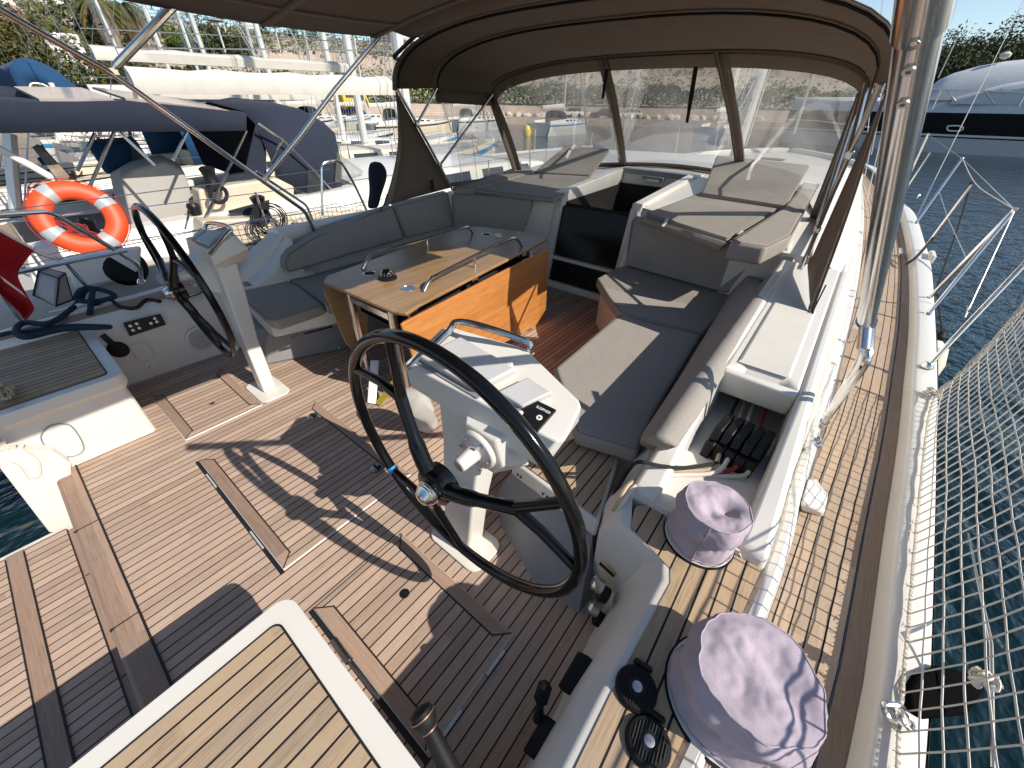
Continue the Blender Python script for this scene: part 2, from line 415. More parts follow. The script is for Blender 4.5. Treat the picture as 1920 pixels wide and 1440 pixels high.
# ================================================================ OUR YACHT: hull, decks, cockpit moulding
def zdk(x): return .30 if x < 3 else .30 + .45*((x-3)/12)**1.3
yacht = thing('sailing_yacht', 'white cruising yacht with teak decks whose open cockpit fills the photo', 'sailing yacht', (0, CL, -1))
_si = [(1425, 1187), (1490, 977), (1523, 877), (1560, 747), (1587, 637), (1604, 560), (1613, 500), (1618, 443), (1619, 393), (1616, 360), (1607, 322)]
_so = [(1583, 1440), (1627, 1200), (1655, 1000), (1680, 840), (1695, 700), (1703, 600), (1702, 500), (1693, 440), (1680, 395), (1653, 342), (1630, 320)]
_ca = [(1745, 1440), (1755, 1200), (1759, 1000), (1761, 840), (1762, 720), (1757, 600), (1749, 500), (1735, 450), (1717, 400), (1693, 377), (1657, 337), (1627, 310)]
def curve_from(px, zf, extra0, extra1):
    pts = [onsurf(a, b, zf) for a, b in px]
    pts = [V3((x, y, 0)) for x, y in extra0] + pts + [V3((x, y, 0)) for x, y in extra1]
    pts.sort(key=lambda p: p.x)
    return [(p.x, p.y) for p in bezier(pts, 6)]
def interp(C, x):
    if x <= C[0][0]: return C[0][1]
    for (x0, y0), (x1, y1) in zip(C, C[1:]):
        if x <= x1: return y0 + (y1-y0)*(x-x0)/max(1e-6, x1-x0)
    return C[-1][1]
zcap = lambda x: zdk(x)+.088
CSI = curve_from(_si, zdk, [(-1.2, -.09)], [(13.6, .9), (14.4, CL-.02)])
CSO = curve_from(_so, zdk, [(-1.2, -.33)], [(14.2, .9), (15.0, CL-.01)])
CCA = curve_from(_ca, zcap, [(-1.2, -.46), (-.2, -.57)], [(14.0, .5), (15.3, CL)])
si = lambda x: interp(CSI, x); so_ = lambda x: interp(CSO, x); ca = lambda x: interp(CCA, x)
def mir(y): return 2*CL - y

xs = [-1.2 + i*.2 for i in range(84)]; xs = [x for x in xs if x < 15.2]
mb = MB()
for s in (0, 1):
    f = (lambda y: mir(y)) if s else (lambda y: y)
    L = [[(x, f(ca(x)), zcap(x)-.01), (x, f(ca(x)-.035), zcap(x)-.1), (x, f(ca(x)-.05), zdk(x)-.25), (x, f(ca(x)+.10), -.7), (x, f(ca(x)+.55), -1.3)] for x in xs if x > (-.5 if s else -2)]
    mb.loft(L, False)
obj('hull', mb, M['hull'], yacht, 40)

# side decks: gelcoat under, teak planking bent to the hull on top
for s in (0, 1):
    f = (lambda y: mir(y)) if s else (lambda y: y)
    mb = MB()
    mb.loft([[(x, f(si(x)+.06), zdk(x)-.004), (x, f(ca(x)), zdk(x)-.004)] for x in xs], False)
    obj('side_deck', mb, M['gel'], yacht)
    mb = MB(); xt = [x for x in xs if x < 13.4]; n = 4
    for a, b in zip(xt, xt[1:]):
        for k in range(n):
            q = []
            for x, t in ((a, k/n), (b, k/n), (b, (k+1)/n), (a, (k+1)/n)):
                y0, y1 = so_(x)+.060, si(x)-.006; y = y0+(y1-y0)*t
                q.append(((x, f(y), zdk(x)+.004), (x, y-y0)))
            mb.poly([p for p, _ in q], [w_ for _, w_ in q])
    obj('side_deck_planking', mb, M['teak_side'], yacht, 0)
    mb = MB()
    mb.loft([[(x, f(so_(x)+.056), zdk(x)+.007), (x, f(so_(x)+.002), zdk(x)+.007)] for x in xt], False)
    obj('margin_board', mb, M['teak_margin'], yacht, 0)
    # bulwark with a wide flat cap
    mb = MB()
    L = []
    for x in xs:
        i, o, z = so_(x), ca(x), zcap(x)
        L.append([(x, f(i), zdk(x)), (x, f(i-.010), z-.02), (x, f(i-.017), z-.005), (x, f(i-.034), z), (x, f(i-.05-.3*(i-o-.05)), z+.002), (x, f(o+.03), z), (x, f(o+.008), z-.006), (x, f(o), z-.02), (x, f(o), z-.05)])
    mb.loft(L, False)
    obj('bulwark', mb, M['gel'], yacht, 50)
# foredeck and coachroof
mb = MB(); mb.loft([[(x, si(x)+.05, zdk(x)+.02), (x, CL, zdk(x)+.09), (x, mir(si(x)+.05), zdk(x)+.02)] for x in xs if 7.6 < x < 14.2], False)
obj('foredeck', mb, M['nonskid'], yacht)
def zrf(x): return .90 + .075*(x-3.85)
def half_roof(x, inner, k=1):
    y0 = si(x)+.01; zr = zrf(x)*k + (zdk(x)+.05)*(1-k)
    d = k*(zr-zdk(x)-.1)
    return [(x, y0, zdk(x)-.02), (x, y0+.006, zdk(x)+.05), (x, y0+.025, zdk(x)+.075), (x, y0+.055, zdk(x)+.07), (x, y0+.075, zdk(x)+.085), (x, y0+.24, zdk(x)+.085+d*.72), (x, y0+.29, zr-.04), (x, y0+.36, zr), (x, inner, zr+.03)]
OP0, OP1 = 1.60, 2.40       # hatch opening
for s in (0, 1):
    f = (lambda y: mir(y)) if s else (lambda y: y)
    inn = (mir(OP1) if s else OP0)
    mb = MB(); xl = [3.42, 3.6, 3.9, 4.3, 4.8, 5.3]
    L = []
    for x in xl:
        h = half_roof(x, inn)
        if x < 3.8: h[-1] = (x, .55, zrf(x)+.01)
        L.append([(p[0], f(p[1]), p[2]) for p in h])
    mb.loft(L, False)
    mb.poly([L[0][i] for i in range(9)] + [(3.42, f(.55), .2)])
    obj('coachroof_side', mb, M['gel'], yacht, 40)
mb = MB(); L = []
for x, k in ((5.3, 1), (6.0, 1), (6.8, 1), (7.6, .85), (8.6, .6), (9.6, .3), (10.4, .05)):
    h = half_roof(x, CL, k); h2 = [(p[0], mir(p[1]), p[2]) for p in h[:-1]][::-1]; L.append(h+h2)
mb.loft(L, False); obj('coachroof', mb, M['gel'], yacht, 40)
# companionway: hatch coamings, garage, washboard, wings
mb = MB()
for y0, y1 in ((OP0-.10, OP0), (OP1, OP1+.10)):
    mb.loft([[(x, y0, zrf(x)-.05), (x, y1, zrf(x)-.3), (x, y1, zrf(x)+.06), (x, y0, zrf(x)+.06)] for x in (3.84, 5.32)])
mb.box(5.3, 5.75, OP0-.12, OP1+.12, .9, 1.06)
obj('hatch_coaming', mb, M['gel'], yacht, 30, .012)
mb = MB(); mb.loft([[(5.28, OP0-.02, z), (5.40, OP0-.02, z), (5.40, OP1+.02, z), (5.28, OP1+.02, z)] for z in (1.02, 1.075)])
mb.box(5.24, 5.275, 1.85, 2.12, .985, 1.02)
obj('hatch_rail', mb, M['greygel'], yacht, 30, .006)
mb = MB(); mb.box(5.225, 5.24, 1.9, 2.05, .96, .985); obj('latch', mb, M['alu'], yacht, 30, .004)
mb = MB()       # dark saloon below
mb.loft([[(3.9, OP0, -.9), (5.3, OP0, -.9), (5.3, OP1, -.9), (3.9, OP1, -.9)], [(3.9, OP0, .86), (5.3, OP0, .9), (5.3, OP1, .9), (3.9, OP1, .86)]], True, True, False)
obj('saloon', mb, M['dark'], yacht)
mb = MB(); mb.box(4.3, 4.34, 2.1, 2.3, -.6, .72); mb.box(4.9, 4.95, 1.62, 2.1, -.2, .4)
obj('saloon_joinery', mb, M['brownwood'], yacht)
A0, A1 = V3((3.66, 0, 0)), V3((3.86, 0, .90))
def bk(t, y, off=0): p = A0.lerp(A1, t); return (p.x-off, y, p.z)
mb = MB(); mb.slab([bk(.38, OP0+.0, .0), bk(.38, OP1-.03, .0), bk(.93, OP1-.03, 0), bk(.93, OP0, 0)], (.02, 0, 0))
wb = obj('washboard', mb, M['glass_dark'], yacht, 0)
mb = MB(); mb.slab([bk(.08, OP0+.0, .0), bk(.08, OP1-.03, 0), bk(.33, OP1-.03, 0), bk(.33, OP0, 0)], (.02, 0, 0))
obj('lower_panel', mb, M['glass_dark'], yacht, 0)
mb = MB()
for t0, t1 in ((0, .075), (.335, .375)): mb.slab([bk(t0, OP0-.3, .03), bk(t0, OP1, .03), bk(t1, OP1, .03), bk(t1, OP0-.3, .03)], (.06, 0, 0))
mb.slab([bk(0, OP1-.03, .04), bk(0, OP1+.06, .04), bk(1.02, OP1+.06, .04), bk(1.02, OP1-.03, .04)], (.1, 0, 0))
mb.slab([bk(0, OP0-.08, .04), bk(0, OP0, .04), bk(1.02, OP0, .04), bk(1.02, OP0-.08, .04)], (.1, 0, 0))
obj('companionway_frame', mb, M['gel_face'], yacht, 30, .008)
for L in ([[(3.45, 2.85, 0), (3.66, OP1+.05, 0), (3.86, OP1+.05, 0), (3.7, 2.95, 0)], [(3.55, 2.80, .92), (3.85, OP1+.05, .95), (3.95, OP1+.05, .95), (3.8, 2.9, .92)]],
          [[(3.30, 1.42, 0), (3.66, OP0-.06, 0), (3.9, OP0-.1, 0), (3.6, 1.3, 0)], [(3.42, 1.44, .48), (3.86, OP0-.04, .95), (3.95, OP0-.1, .95), (3.85, 1.35, .9)]],
          [[(3.38, .2, .3), (3.75, 1.3, .0), (3.9, 1.3, .0), (3.5, .2, .3)], [(3.46, .2, .90), (3.86, 1.36, .90), (3.98, 1.36, .93), (3.6, .2, .93)]],
          [[(3.2, 3.5, .3), (3.6, 2.8, 0), (3.75, 2.8, 0), (3.35, 3.5, .3)], [(3.28, 3.5, .88), (3.68, 2.8, .88), (3.85, 2.8, .9), (3.5, 3.5, .9)]]):
    mb = MB(); mb.loft(L); obj('bulkhead', mb, M['gel_face'], yacht, 30, .015)

# cockpit sole and steps
mb = MB(); mb.box(-.44, 3.72, .06, 3.64, -.08, -.008); obj('cockpit_floor', mb, M['gel_face'], yacht, 0)
mb = MB(); mb.poly([(-.385, .1, 0), (3.66, .1, 0), (3.66, 3.62, 0), (-.385, 3.62, 0)]); obj('sole_planking', mb, M['teak'], yacht, 0)
mb = MB(); mb.loft([[(-.375, .1, -.03), (-.375, .1, .003), (-.45, .1, .003), (-.465, .1, -.006), (-.465, .1, -.05)], [(-.375, 2.93, -.03), (-.375, 2.93, .003), (-.45, 2.93, .003), (-.465, 2.93, -.006), (-.465, 2.93, -.05)]])
obj('step_nosing', mb, M['teak_trim'], yacht, 30)
mb = MB(); mb.box(-.376, -.368, .1, 2.925, -.01, .0045)
for y in (.93, 1.62, 2.30): mb.box(-.466, -.376, y, y+.005, -.01, .0045)
obj('caulking', mb, M['caulk'], yacht, 0)
zl = -.19
mb = MB(); mb.box(-1.25, -.44, .35, 2.66, zl-.3, zl-.006); obj('transom_step', mb, M['gel_face'], yacht, 0)
mb = MB(); mb.poly([(-1.22, .4, zl), (-.54, .4, zl), (-.54, 2.63, zl), (-1.22, 2.63, zl)]); obj('step_planking', mb, M['teak'], yacht, 0)
mb = MB(); mb.box(-.535, -.468, .4, 2.60, zl-.02, zl+.003); mb.box(-.762, -.70, .4, 2.63, zl-.02, zl+.004); obj('step_margin', mb, M['teak_trim'], yacht, 0)
mb = MB(); mb.box(-.468, -.455, .3, 2.9, zl-.05, -.055); obj('step_riser', mb, M['teak_trim'], yacht, 0)
mb = MB()
for x0 in (-.540, -.702, -.766): mb.box(x0, x0+.006, .4, 2.61, zl, zl+.0052)
for y in (.9, 1.55, 2.2): mb.box(-.53, -.47, y, y+.005, zl, zl+.0048)
obj('caulking', mb, M['caulk'], yacht, 0)

# flush foot-rest hatches with teak borders
def hatch(x0, x1, y0, y1, rimlines, z=.008):
    h = MB(); h.box(x0, x1, y0, y1, -.004, z-.003)
    o = obj('foot_rest', h, M['gel'], yacht, 30, .004)
    t = MB(); t.poly([(x0+.004, y0+.005, z), (x1-.004, y0+.005, z), (x1-.004, y1-.005, z), (x0+.004, y1-.005, z)]); obj('planking', t, M['teak'], o, 0)
    d = .052
    for a, b in ((x0+.004, x0+.056), (x1-.004, x1-.056)):
        t = MB(); t.loft([[(a, y0+.006, z-.006), (b, y0+.006+d, z-.006), (b, y1-.006-d, z-.006), (a, y1-.006, z-.006)], [(a, y0+.006, z+.0015), (b, y0+.006+d, z+.0015), (b, y1-.006-d, z+.0015), (a, y1-.006, z+.0015)]])
        obj('border', t, M['teak_trim'], o, 0)
    g = MB()
    for a in (x0+.056, x1-.062): g.box(a, a+.006, y0+.056, y1-.056, z-.005, z+.002)
    for (ax, ay), (bx, by) in (((x0+.004, y0+.006), (x0+.058, y0+.060)), ((x0+.004, y1-.006), (x0+.058, y1-.060)), ((x1-.004, y0+.006), (x1-.058, y0+.060)), ((x1-.004, y1-.006), (x1-.058, y1-.060))):
        v = V3((bx-ax, by-ay, 0)).normalized(); nn = V3((-v.y, v.x, 0))*.0025; p, q = V3((ax, ay, z+.0026)), V3((bx, by, z+.0026))
        g.poly([p+nn, p-nn, q-nn, q+nn])
    for q in rimlines: g.box(*q, -.004, .0015)
    obj('caulking', g, M['caulk'], o, 0)
    return o
h1 = hatch(.079, .53, .385, 1.085, [(.06, .079, .37, 1.09)])
h2 = hatch(.09, .545, 2.615, 3.30, [])
h3 = hatch(.08, .795, 1.34, 2.365, [(.062, .08, 1.33, 2.37)])
mb = MB()
for y in (1.52, 2.08): mb.box(.066, .074, y, y+.13, -.002, .012)
obj('hinge', mb, M['alu'], h3, 0)
mb = MB(); mb.box(.13, .23, .37, .382, 0, .012); mb.box(.36, .46, .37, .382, 0, .012); obj('hinge', mb, M['alu'], h1, 0)
mb = MB(); mb.lathe([(.020, .007), (.020, .0115), (.016, .012)], (.355, .84, 0)); obj('finger_pull', mb, M['black'], h1)
mb = MB(); mb.lathe([(.016, .007), (.016, .0105)], (.33, 2.88, 0)); obj('finger_pull', mb, M['steel_dull'], h2)
for p in ((.70, 2.225), (.698, 1.522)):     # flush deck fillers on the middle hatch
    mb = MB(); mb.lathe([(.036, .0), (.036, .013), (.03, .015)], (p[0], p[1], 0)); o = obj('deck_latch', mb, M['steel_dull'], h3)
    mb = MB(); mb.box(p[0]-.006, p[0]+.006, p[1]-.026, p[1]+.026, .013, .020); mb.lathe([(.012, .014), (.008, .022)], (p[0]+.012, p[1]-.008, 0)); obj('latch_bar', mb, M['black'], o)

# helm seats (both quarters), gelcoat boxes with a teak pad
def rrect(x0, x1, y0, y1, r, n=5):
    P = []
    for cx, cy, a in ((x1-r, y1-r, 0), (x0+r, y1-r, 90), (x0+r, y0+r, 180), (x1-r, y0+r, 270)):
        for k in range(n+1):
            t = radians(a+90*k/n); P.append((cx+r*cos(t), cy+r*sin(t)))
    return P
ZS = .45
for s in (0, 1):
    f = (lambda y: mir(y)) if s else (lambda y: y)
    P = [(x, f(y)) for x, y in rrect(-1.0, .035, -.06, .905, .05)]
    Pb = [(max(x, -.43)-.02*(x > -.4), f(min(y, .84))) for x, y in rrect(-1.0, .03, -.06, .84, .03)]
    Pm = [(x-.02*(x > -.4), f(min(y, .84))) for x, y in rrect(-1.0, .03, -.06, .84, .03)]
    mb = MB()
    mb.loft([[(x, y, 0) for x, y in Pb], [(x, y, .22 if i < 0 else .20) for i, (x, y) in enumerate(Pb)], [(x, y, .24) for x, y in Pm], [(x, y, ZS-.12) for x, y in Pm], [(x, y, ZS-.06) for x, y in P], [(x, y, ZS) for x, y in P]])
    hs = obj('helm_seat', mb, M['gel'], yacht, 40, .018, 3)
    mb = MB(); mb.prism([(x, f(y)) for x, y in rrect(-.94, -.028, -.01, .84, .022)], ZS-.01, ZS+.006); obj('seat_planking', mb, M['teak_gold'], hs, 0)
    mb = MB(); mb.prism([(x, f(y)) for x, y in rrect(-.945, -.022, -.015, .846, .026)], ZS-.01, ZS+.0035); obj('caulking', mb, M['caulk'], hs, 0)
    if s:
        mb = MB()
        E = [Y(a, b, 2.856) for a, b in ((78, 815), (92, 800), (110, 795), (130, 797), (142, 808), (155, 830), (156, 845), (140, 855), (118, 855), (95, 845), (80, 830))]
        mb.tube(bezier(E, 4, True), .0035, 4, True); obj('locker_outline', mb, M['greygel'], hs)
        mb = MB(); mb.slab([Y(a_, b_, 2.79) for a_, b_ in ((40, 842), (100, 846), (133, 868), (138, 1000), (92, 998), (0, 878), (0, 850))], (0, .14, 0)); obj('quarter_wall', mb, M['gel'], hs, 30, .004)

# helm coamings: inner wall, teak top, rounded outer crest
ZC = .49
for s in (0, 1):
    f = (lambda y: mir(y)) if s else (lambda y: y)
    mb = MB()
    inner = [(-.98, .13, .02), (.05, .115, .012), (.4, .125, .010), (.70, .148, .0), (.80, .150, -.002), (.855, .17, .02), (.90, .25, .19), (1.02, .28, .24), (1.5, .29, .26)]
    L = []
    for x, yb, yt in inner:
        L.append([(x, f(yb), -.02), (x, f(yt+.075), ZC-.16), (x, f(yt+.06), ZC-.075), (x, f(yt+.012), ZC-.004), (x, f(yt), ZC+.002), (x, f(yt-.03), ZC+.002)])
    mb.loft(L, False); obj('coaming_wall', mb, M['gel_face'], yacht, 30)
    mb = MB(); L = []
    for x in [-1.1+.2*i for i in range(24)]:
        i = si(x); zb = ZC - (ZC-zdk(x)-.075)*max(0, min(1, (x-1.0)/1.3))
        L.append([(x, f(i+.13), zb-.03), (x, f(i+.078), zb-.002), (x, f(i+.072), zb+.008), (x, f(i+.052), zb+.013), (x, f(i+.034), zb+.004), (x, f(i+.014), zb-.08), (x, f(i), zdk(x)-.01)])
    mb.loft(L, False); obj('coaming_crest', mb, M['gel'], yacht, 40)
    mb = MB(); P = [(-.95, .006), (.42, -.002), (.72, -.014), (.80, -.018), (.845, .0), (.905, .165), (1.0, .19), (1.06, .12), (1.115, -.09)] + [(x, si(x)+.086) for x in (1.1, .8, .4, 0, -.5, -.95)]
    mb.prism([(x, f(y)) for x, y in P], ZC-.01, ZC+.005)
    obj('coaming_planking', mb, M['teak_gold'], yacht, 0)
# switch panel, speaker, hatch on the port coaming wall
def wallp(px, py, off=0):
    p = Y(px, py, 3.6); t = p.z/.45; return Y(px, py, 3.56+.06*max(0, t)-off)
yw = 3.60
def pw(px, py, d=0): return Y(px, py, yw-d)
mb = MB(); q = [pw(230, 605, .02), pw(300, 588, .02), pw(311, 608, .02), pw(243, 630, .02)]; mb.slab(q, (0, -.012, 0)); sp = obj('switch_panel', mb, M['black'], yacht, 30, .003)
mb = MB()
for px, py in ((244, 611), (256, 607), (261, 615), (290, 597), (249, 619), (283, 606), (294, 603)):
    c = pw(px, py, .034); mb.lathe([(.011, 0), (.011, .008), (.006, .01)], c, (0, -1, 0), 10)
obj('switch', mb, M['steel_dull'], sp)
c = pw(377, 635, .012); mb = MB(); mb.lathe([(.098, 0), (.098, .008), (.085, .014), (.08, .006)], c, (0, -1, .1), 32); spk = obj('speaker', mb, M['gel'], yacht)
mb = MB(); mb.lathe([(.079, .008), (.06, .012), (.02, .008), (.018, .018), (.004, .02)], c, (0, -1, .1), 32); obj('grille', mb, M['deckgrey'], spk)
mb = MB(); mb.tube(bezier([pw(a, b, .012) for a, b in ((245, 650), (258, 645), (275, 641), (284, 655), (291, 668), (275, 677), (262, 680), (252, 665))], 4, True), .003, 5, True); obj('locker_door', mb, M['gel'], yacht)
mb = MB(); mb.lathe([(.024, 0), (.024, .006), (.016, .008)], pw(287, 690, .02), (0, -1, 0), 16); obj('drain_cap', mb, M['gel'], yacht)

# raised star-board coaming pod: the housing for the rope clutches
for s in (0,):
    f = (lambda y: mir(y)) if s else (lambda y: y)
    mb = MB()
    zt = .80
    prof = [(1.02, .42), (1.04, ZC+.05), (1.12, ZC+.09), (1.46, zt-.06), (1.56, zt), (3.3, zt+.06), (3.3, .42)]
    def wing(y0t, y1t, y0b, y1b):
        a = []; b = []
        for x, z in prof:
            k = min(1, max(0, (z-ZC)/(zt-ZC)))
            a.append((x, f(y0b+(y0t-y0b)*k), z)); b.append((x, f(y1b+(y1t-y1b)*k), z))
        mb.loft([a, b])
    wing(.205, .14, .235, .13)            # inboard cheek
    wing(-.135, -.185, -.15, -.245)      # outboard cheek
    # roof with a cranked aft edge
    R0 = [(1.62, .15), (1.70, .07), (1.70, -.08), (1.62, -.14), (3.3, -.14), (3.3, .15)]
    mb.loft([[(x, f(y), (zt-.04 if x < 2 else zt+.02)) for x, y in R0], [(x+(.05 if x < 2 else 0), f(y), (zt+.0 if x < 2 else zt+.058)) for x, y in R0]])
    mb.loft([[(1.635, f(.15), zt-.005), (1.635, f(-.14), zt-.005), (1.70, f(-.14), zt-.15), (1.70, f(.15), zt-.15)], [(1.69, f(.15), zt-.005), (1.69, f(-.14), zt-.005), (1.76, f(-.14), zt-.15), (1.76, f(.15), zt-.15)]])
    mb.loft([[(x, f(-.15), .5), (x, f(-.15), zt+.036*(x-1.56)+.002), (x, f(-.185), zt-.040), (x, f(si(x)+.075), zdk(x)+.10), (x, f(si(x)+.02), zdk(x)-.01)] for x in (1.56, 1.9, 2.3, 2.7, 3.3, 3.5)], False)
    mb.loft([[(x, f(-.15), .42), (x, f(-.15), z+.002), (x, f(-.185), z-.038), (x, f(si(x)+.075), ZC-.04-(ZC-zdk(x)-.14)*max(0, min(1, (x-1.0)/1.3))), (x, f(si(x)+.02), zdk(x)-.01)] for x, z in ((1.03, ZC+.03), (1.12, ZC+.09), (1.3, .66), (1.46, zt-.06), (1.56, zt))], False)
    pod = obj('clutch_housing', mb, M['gel'], yacht, 30, .018, 3)
    mb = MB(); mb.prism([(1.03, f(.16)), (1.03, f(-.16)), (2.2, f(-.15)), (2.2, f(.15))], ZC+.0, ZC+.03); obj('housing_floor', mb, M['gel_face'], pod)
    mb = MB(); mb.box(2.18, 2.2, min(f(.215), f(-.14)), max(f(.215), f(-.14)), ZC, zt); obj('housing_back', mb, M['dark'], pod)
    if not s:   # non-skid pad on top
        mb = MB(); mb.loft([[(x, y, zt+.004+.058*(x-1.7)/1.6) for x, y in ((1.74, .11), (1.74, -.09), (2.5, -.09), (2.5, .11))], [(x, y, zt+.010+.058*(x-1.7)/1.6) for x, y in ((1.76, .10), (1.76, -.08), (2.48, -.08), (2.48, .10))]])
        obj('nonskid_pad', mb, M['nonskid'], pod, 30)
# cockpit settee bases and the coaming behind them
mb = MB()
mb.loft([[(x, 3.60, .3), (x, 3.64, .81), (x, 3.70, .83), (x, 3.85, .80), (x, mir(si(x)+.02), zdk(x)-.01)] for x in (1.4, 2, 2.6, 3.2)], False)
mb.poly([(1.4, 3.60, .3), (1.4, 3.64, .81), (1.4, 3.70, .83), (1.4, 3.85, .80), (1.4, mir(si(1.4)+.02), .29)])
mb.loft([[(.95, 3.55, .4), (.95, 3.66, .52), (.95, 3.85, .52), (.95, 4.05, .35)], [(1.42, 3.55, .4), (1.42, 3.64, .80), (1.42, 3.82, .79), (1.42, 4.1, .35)]])
obj('settee_coaming', mb, M['gel'], yacht, 35, .02, 3)
# star-board settee base
P = [Z(1128, 530, .4), Z(1168, 592, .4), Z(1160, 598, .4), Z(1040, 692, .4), Z(1078, 815, .4), Z(1200, 850, .4)]
mb = MB(); mb.prism([(p.x, p.y) for p in P] + [(3.4, .2), (3.5, 1.2)], -.01, .40); obj('settee_base', mb, M['gel_face'], yacht, 30, .012)
# locker at the aft end of the star-board settee: teak top, white band, grey lower part with drain holes
a, b, c, d = Z(958, 865, .36), Z(1122, 985, .36), Z(1163, 853, .36), Z(1082, 818, .36)
mb = MB(); mb.prism([(p.x, p.y) for p in (a, b, c, d)], .27, .365); lk = obj('settee_locker', mb, M['gel'], yacht, 30, .012)
cen = (a+b+c+d)/4
mb = MB(); mb.prism([((p-cen)*.9+cen)[:2] for p in (a, b, c, d)], .36, .372); obj('locker_planking', mb, M['teak_gold'], lk, 0)
gb = [Z(930, 930, 0), Z(940, 985, 0), Z(1000, 1090, 0), Z(1085, 1150, 0), Z(1110, 1120, 0)]
top = [a+V3((.02, 0, 0)), a.lerp(b, .12)+V3((.02, 0, 0)), a.lerp(b, .5)+V3((.03, 0, 0)), b+V3((.02, .02, 0)), b+V3((.08, .02, 0))]
mb = MB(); mb.loft([[(p.x+.0, p.y, 0) for p in gb], [(g.x*.45+t.x*.55, g.y*.45+t.y*.55, .17) for g, t in zip(gb, top)], [(p.x, p.y, .275) for p in top]], False)
obj('locker_front', mb, M['greygel'], lk, 50)
mb = MB(); a2, b2 = a+V3((-.004, 0, -.05)), b+V3((-.004, 0, -.05))
for t in (.1, .14, .42, .47, .52, .6): mb.lathe([(.006, 0), (.006, .004)], a2.lerp(b2, t), (-1, .3, 0), 8)
obj('drain_hole', mb, M['black'], lk)
# port settee base, grey aft end with white band
P = [Z(462, 640, 0), Z(470, 672, 0), Z(495, 686, 0), Z(640, 657, 0)]
P2 = [Z(452, 585, .3), Z(462, 610, .3), Z(505, 622, .3), Z(612, 590, .3)]
q0 = [(p.x, p.y) for p in P] + [(3.3, 2.85), (3.2, 3.6), (1.0, 3.6)]
q1 = [(p.x, p.y) for p in P2] + [(3.3, 2.8), (3.2, 3.6), (1.0, 3.6)]
mb = MB(); mb.loft([[(x, y, 0) for x, y in q0], [(x, y, .30) for x, y in q1]]); pb = obj('settee_base', mb, M['greygel'], yacht, 40, .02, 3)
q2 = [Z(447, 552, .42), Z(495, 600, .42), Z(505, 606, .42), Z(618, 583, .42)]
mb = MB(); mb.prism([(p.x, p.y) for p in q2] + [(3.25, 2.75), (3.2, 3.62), (.98, 3.62)], .302, .42); obj('settee_shelf', mb, M['gel'], pb, 30, .012)
p0, p1 = Z(548, 630, .29), Z(625, 610, .29)
mb = MB(); mb.tube([p0+V3((-.01, -.012, 0)), p1+V3((-.01, -.012, 0))], .008, 8); obj('hinge_bar', mb, M['black'], pb)
mb = MB()
for px, py, z in ((625, 609, .27), (637, 650, .05)): mb.lathe([(.014, 0), (.014, .01), (.006, .013)], Z(px, py, z)+V3((-.012, -.02, 0)), (-.3, -1, 0), 10)
for k in range(3): mb.lathe([(.005, 0), (.005, .006)], Z(505+5*k, 611-1.2*k, .36), (-1, -.4, 0), 8)
obj('fastener', mb, M['steel'], pb)
# deck foot pocket block on the star-board side deck
c0 = [Z(1500, 958, .30), Z(1530, 895, .30), Z(1553, 932, .30), Z(1543, 972, .30)]
mb = MB()
c1 = [Z(1500, 944, .37), Z(1515, 896, .41), Z(1553, 924, .36), Z(1546, 960, .345)]
mb.loft([c0, c1]); obj('deck_vent_foot', mb, M['gel'], yacht, 30, .012)
# ================================================================ HELM STATIONS
def circ(c, a, b, r, n): return [c + a*(r*cos(2*pi*k/n)) + b*(r*sin(2*pi*k/n)) for k in range(n)]
def steering_wheel(cx, cy, cz, label, mirror=False, spin=0):
    root = thing('steering_wheel', label, 'steering wheel', (cx, cy, cz), 'twin steering wheels')
    a = V3((0, -1, 0)) if not mirror else V3((0, 1, 0)); up = V3((-.06, 0, 1)).normalized(); ax = V3((-1, 0, -.06)).normalized()
    c = V3((cx, cy, cz)); R = .475
    mb = MB(); mb.tube(circ(c, a, up, R, 72), .0195, 12, True); obj('rim', mb, M['wheel'], root, 60)
    def pt(deg, r, d=0): t = radians(deg+spin); return c + a*(r*cos(t)) + up*(r*sin(t)) + ax*d
    hub = .055
    for fk, b0, b1 in ((121, 109, 151), (17, 28, -3.5), (246, 216, 267)):
        mb = MB(); P = [pt(fk, .03, hub), pt(fk, .09, hub), pt(fk, .2, .035), pt(fk, .30, .012)]
        mb.tube(bezier(P, 4), [.030]*3+[.026]*4+[.020]*6, 10)
        for e in (b0, b1):
            mb.tube([pt(fk, .285, .014), pt(fk*.5+e*.5, .36, .006), pt(e, R-.005, 0)], [.017, .0155, .0145], 10)
        obj('spoke', mb, M['wheel'], root, 60)
    mb = MB(); mb.lathe([(.062, .02), (.068, .045), (.066, .075), (.05, .085)], c, ax, 28); obj('hub', mb, M['wheel'], root)
    mb = MB(); mb.lathe([(.040, .084), (.042, .090), (.037, .093), (.040, .097), (.036, .100), (.038, .104), (.034, .107), (.024, .122), (.012, .127), (.0, .1275)], c, ax, 28, False, False)
    obj('hub_cap', mb, M['steel'], root, 25)
    return root, pt
wx, wz = .525, .755
w1, pt1 = steering_wheel(wx, .655, wz, 'large black steering wheel in the foreground with a blue tape mark on its rim')
mb = MB(); mb.lathe([(.0215, -.012), (.0215, .012)], pt1(215, .475), (pt1(219, .475)-pt1(211, .475)), 14); tp = obj('tape_mark', mb, M['lblue'], w1)
w2, _ = steering_wheel(wx+.01, 3.055, .735, 'far black steering wheel seen edge on beside the grey settee end', True, 8)

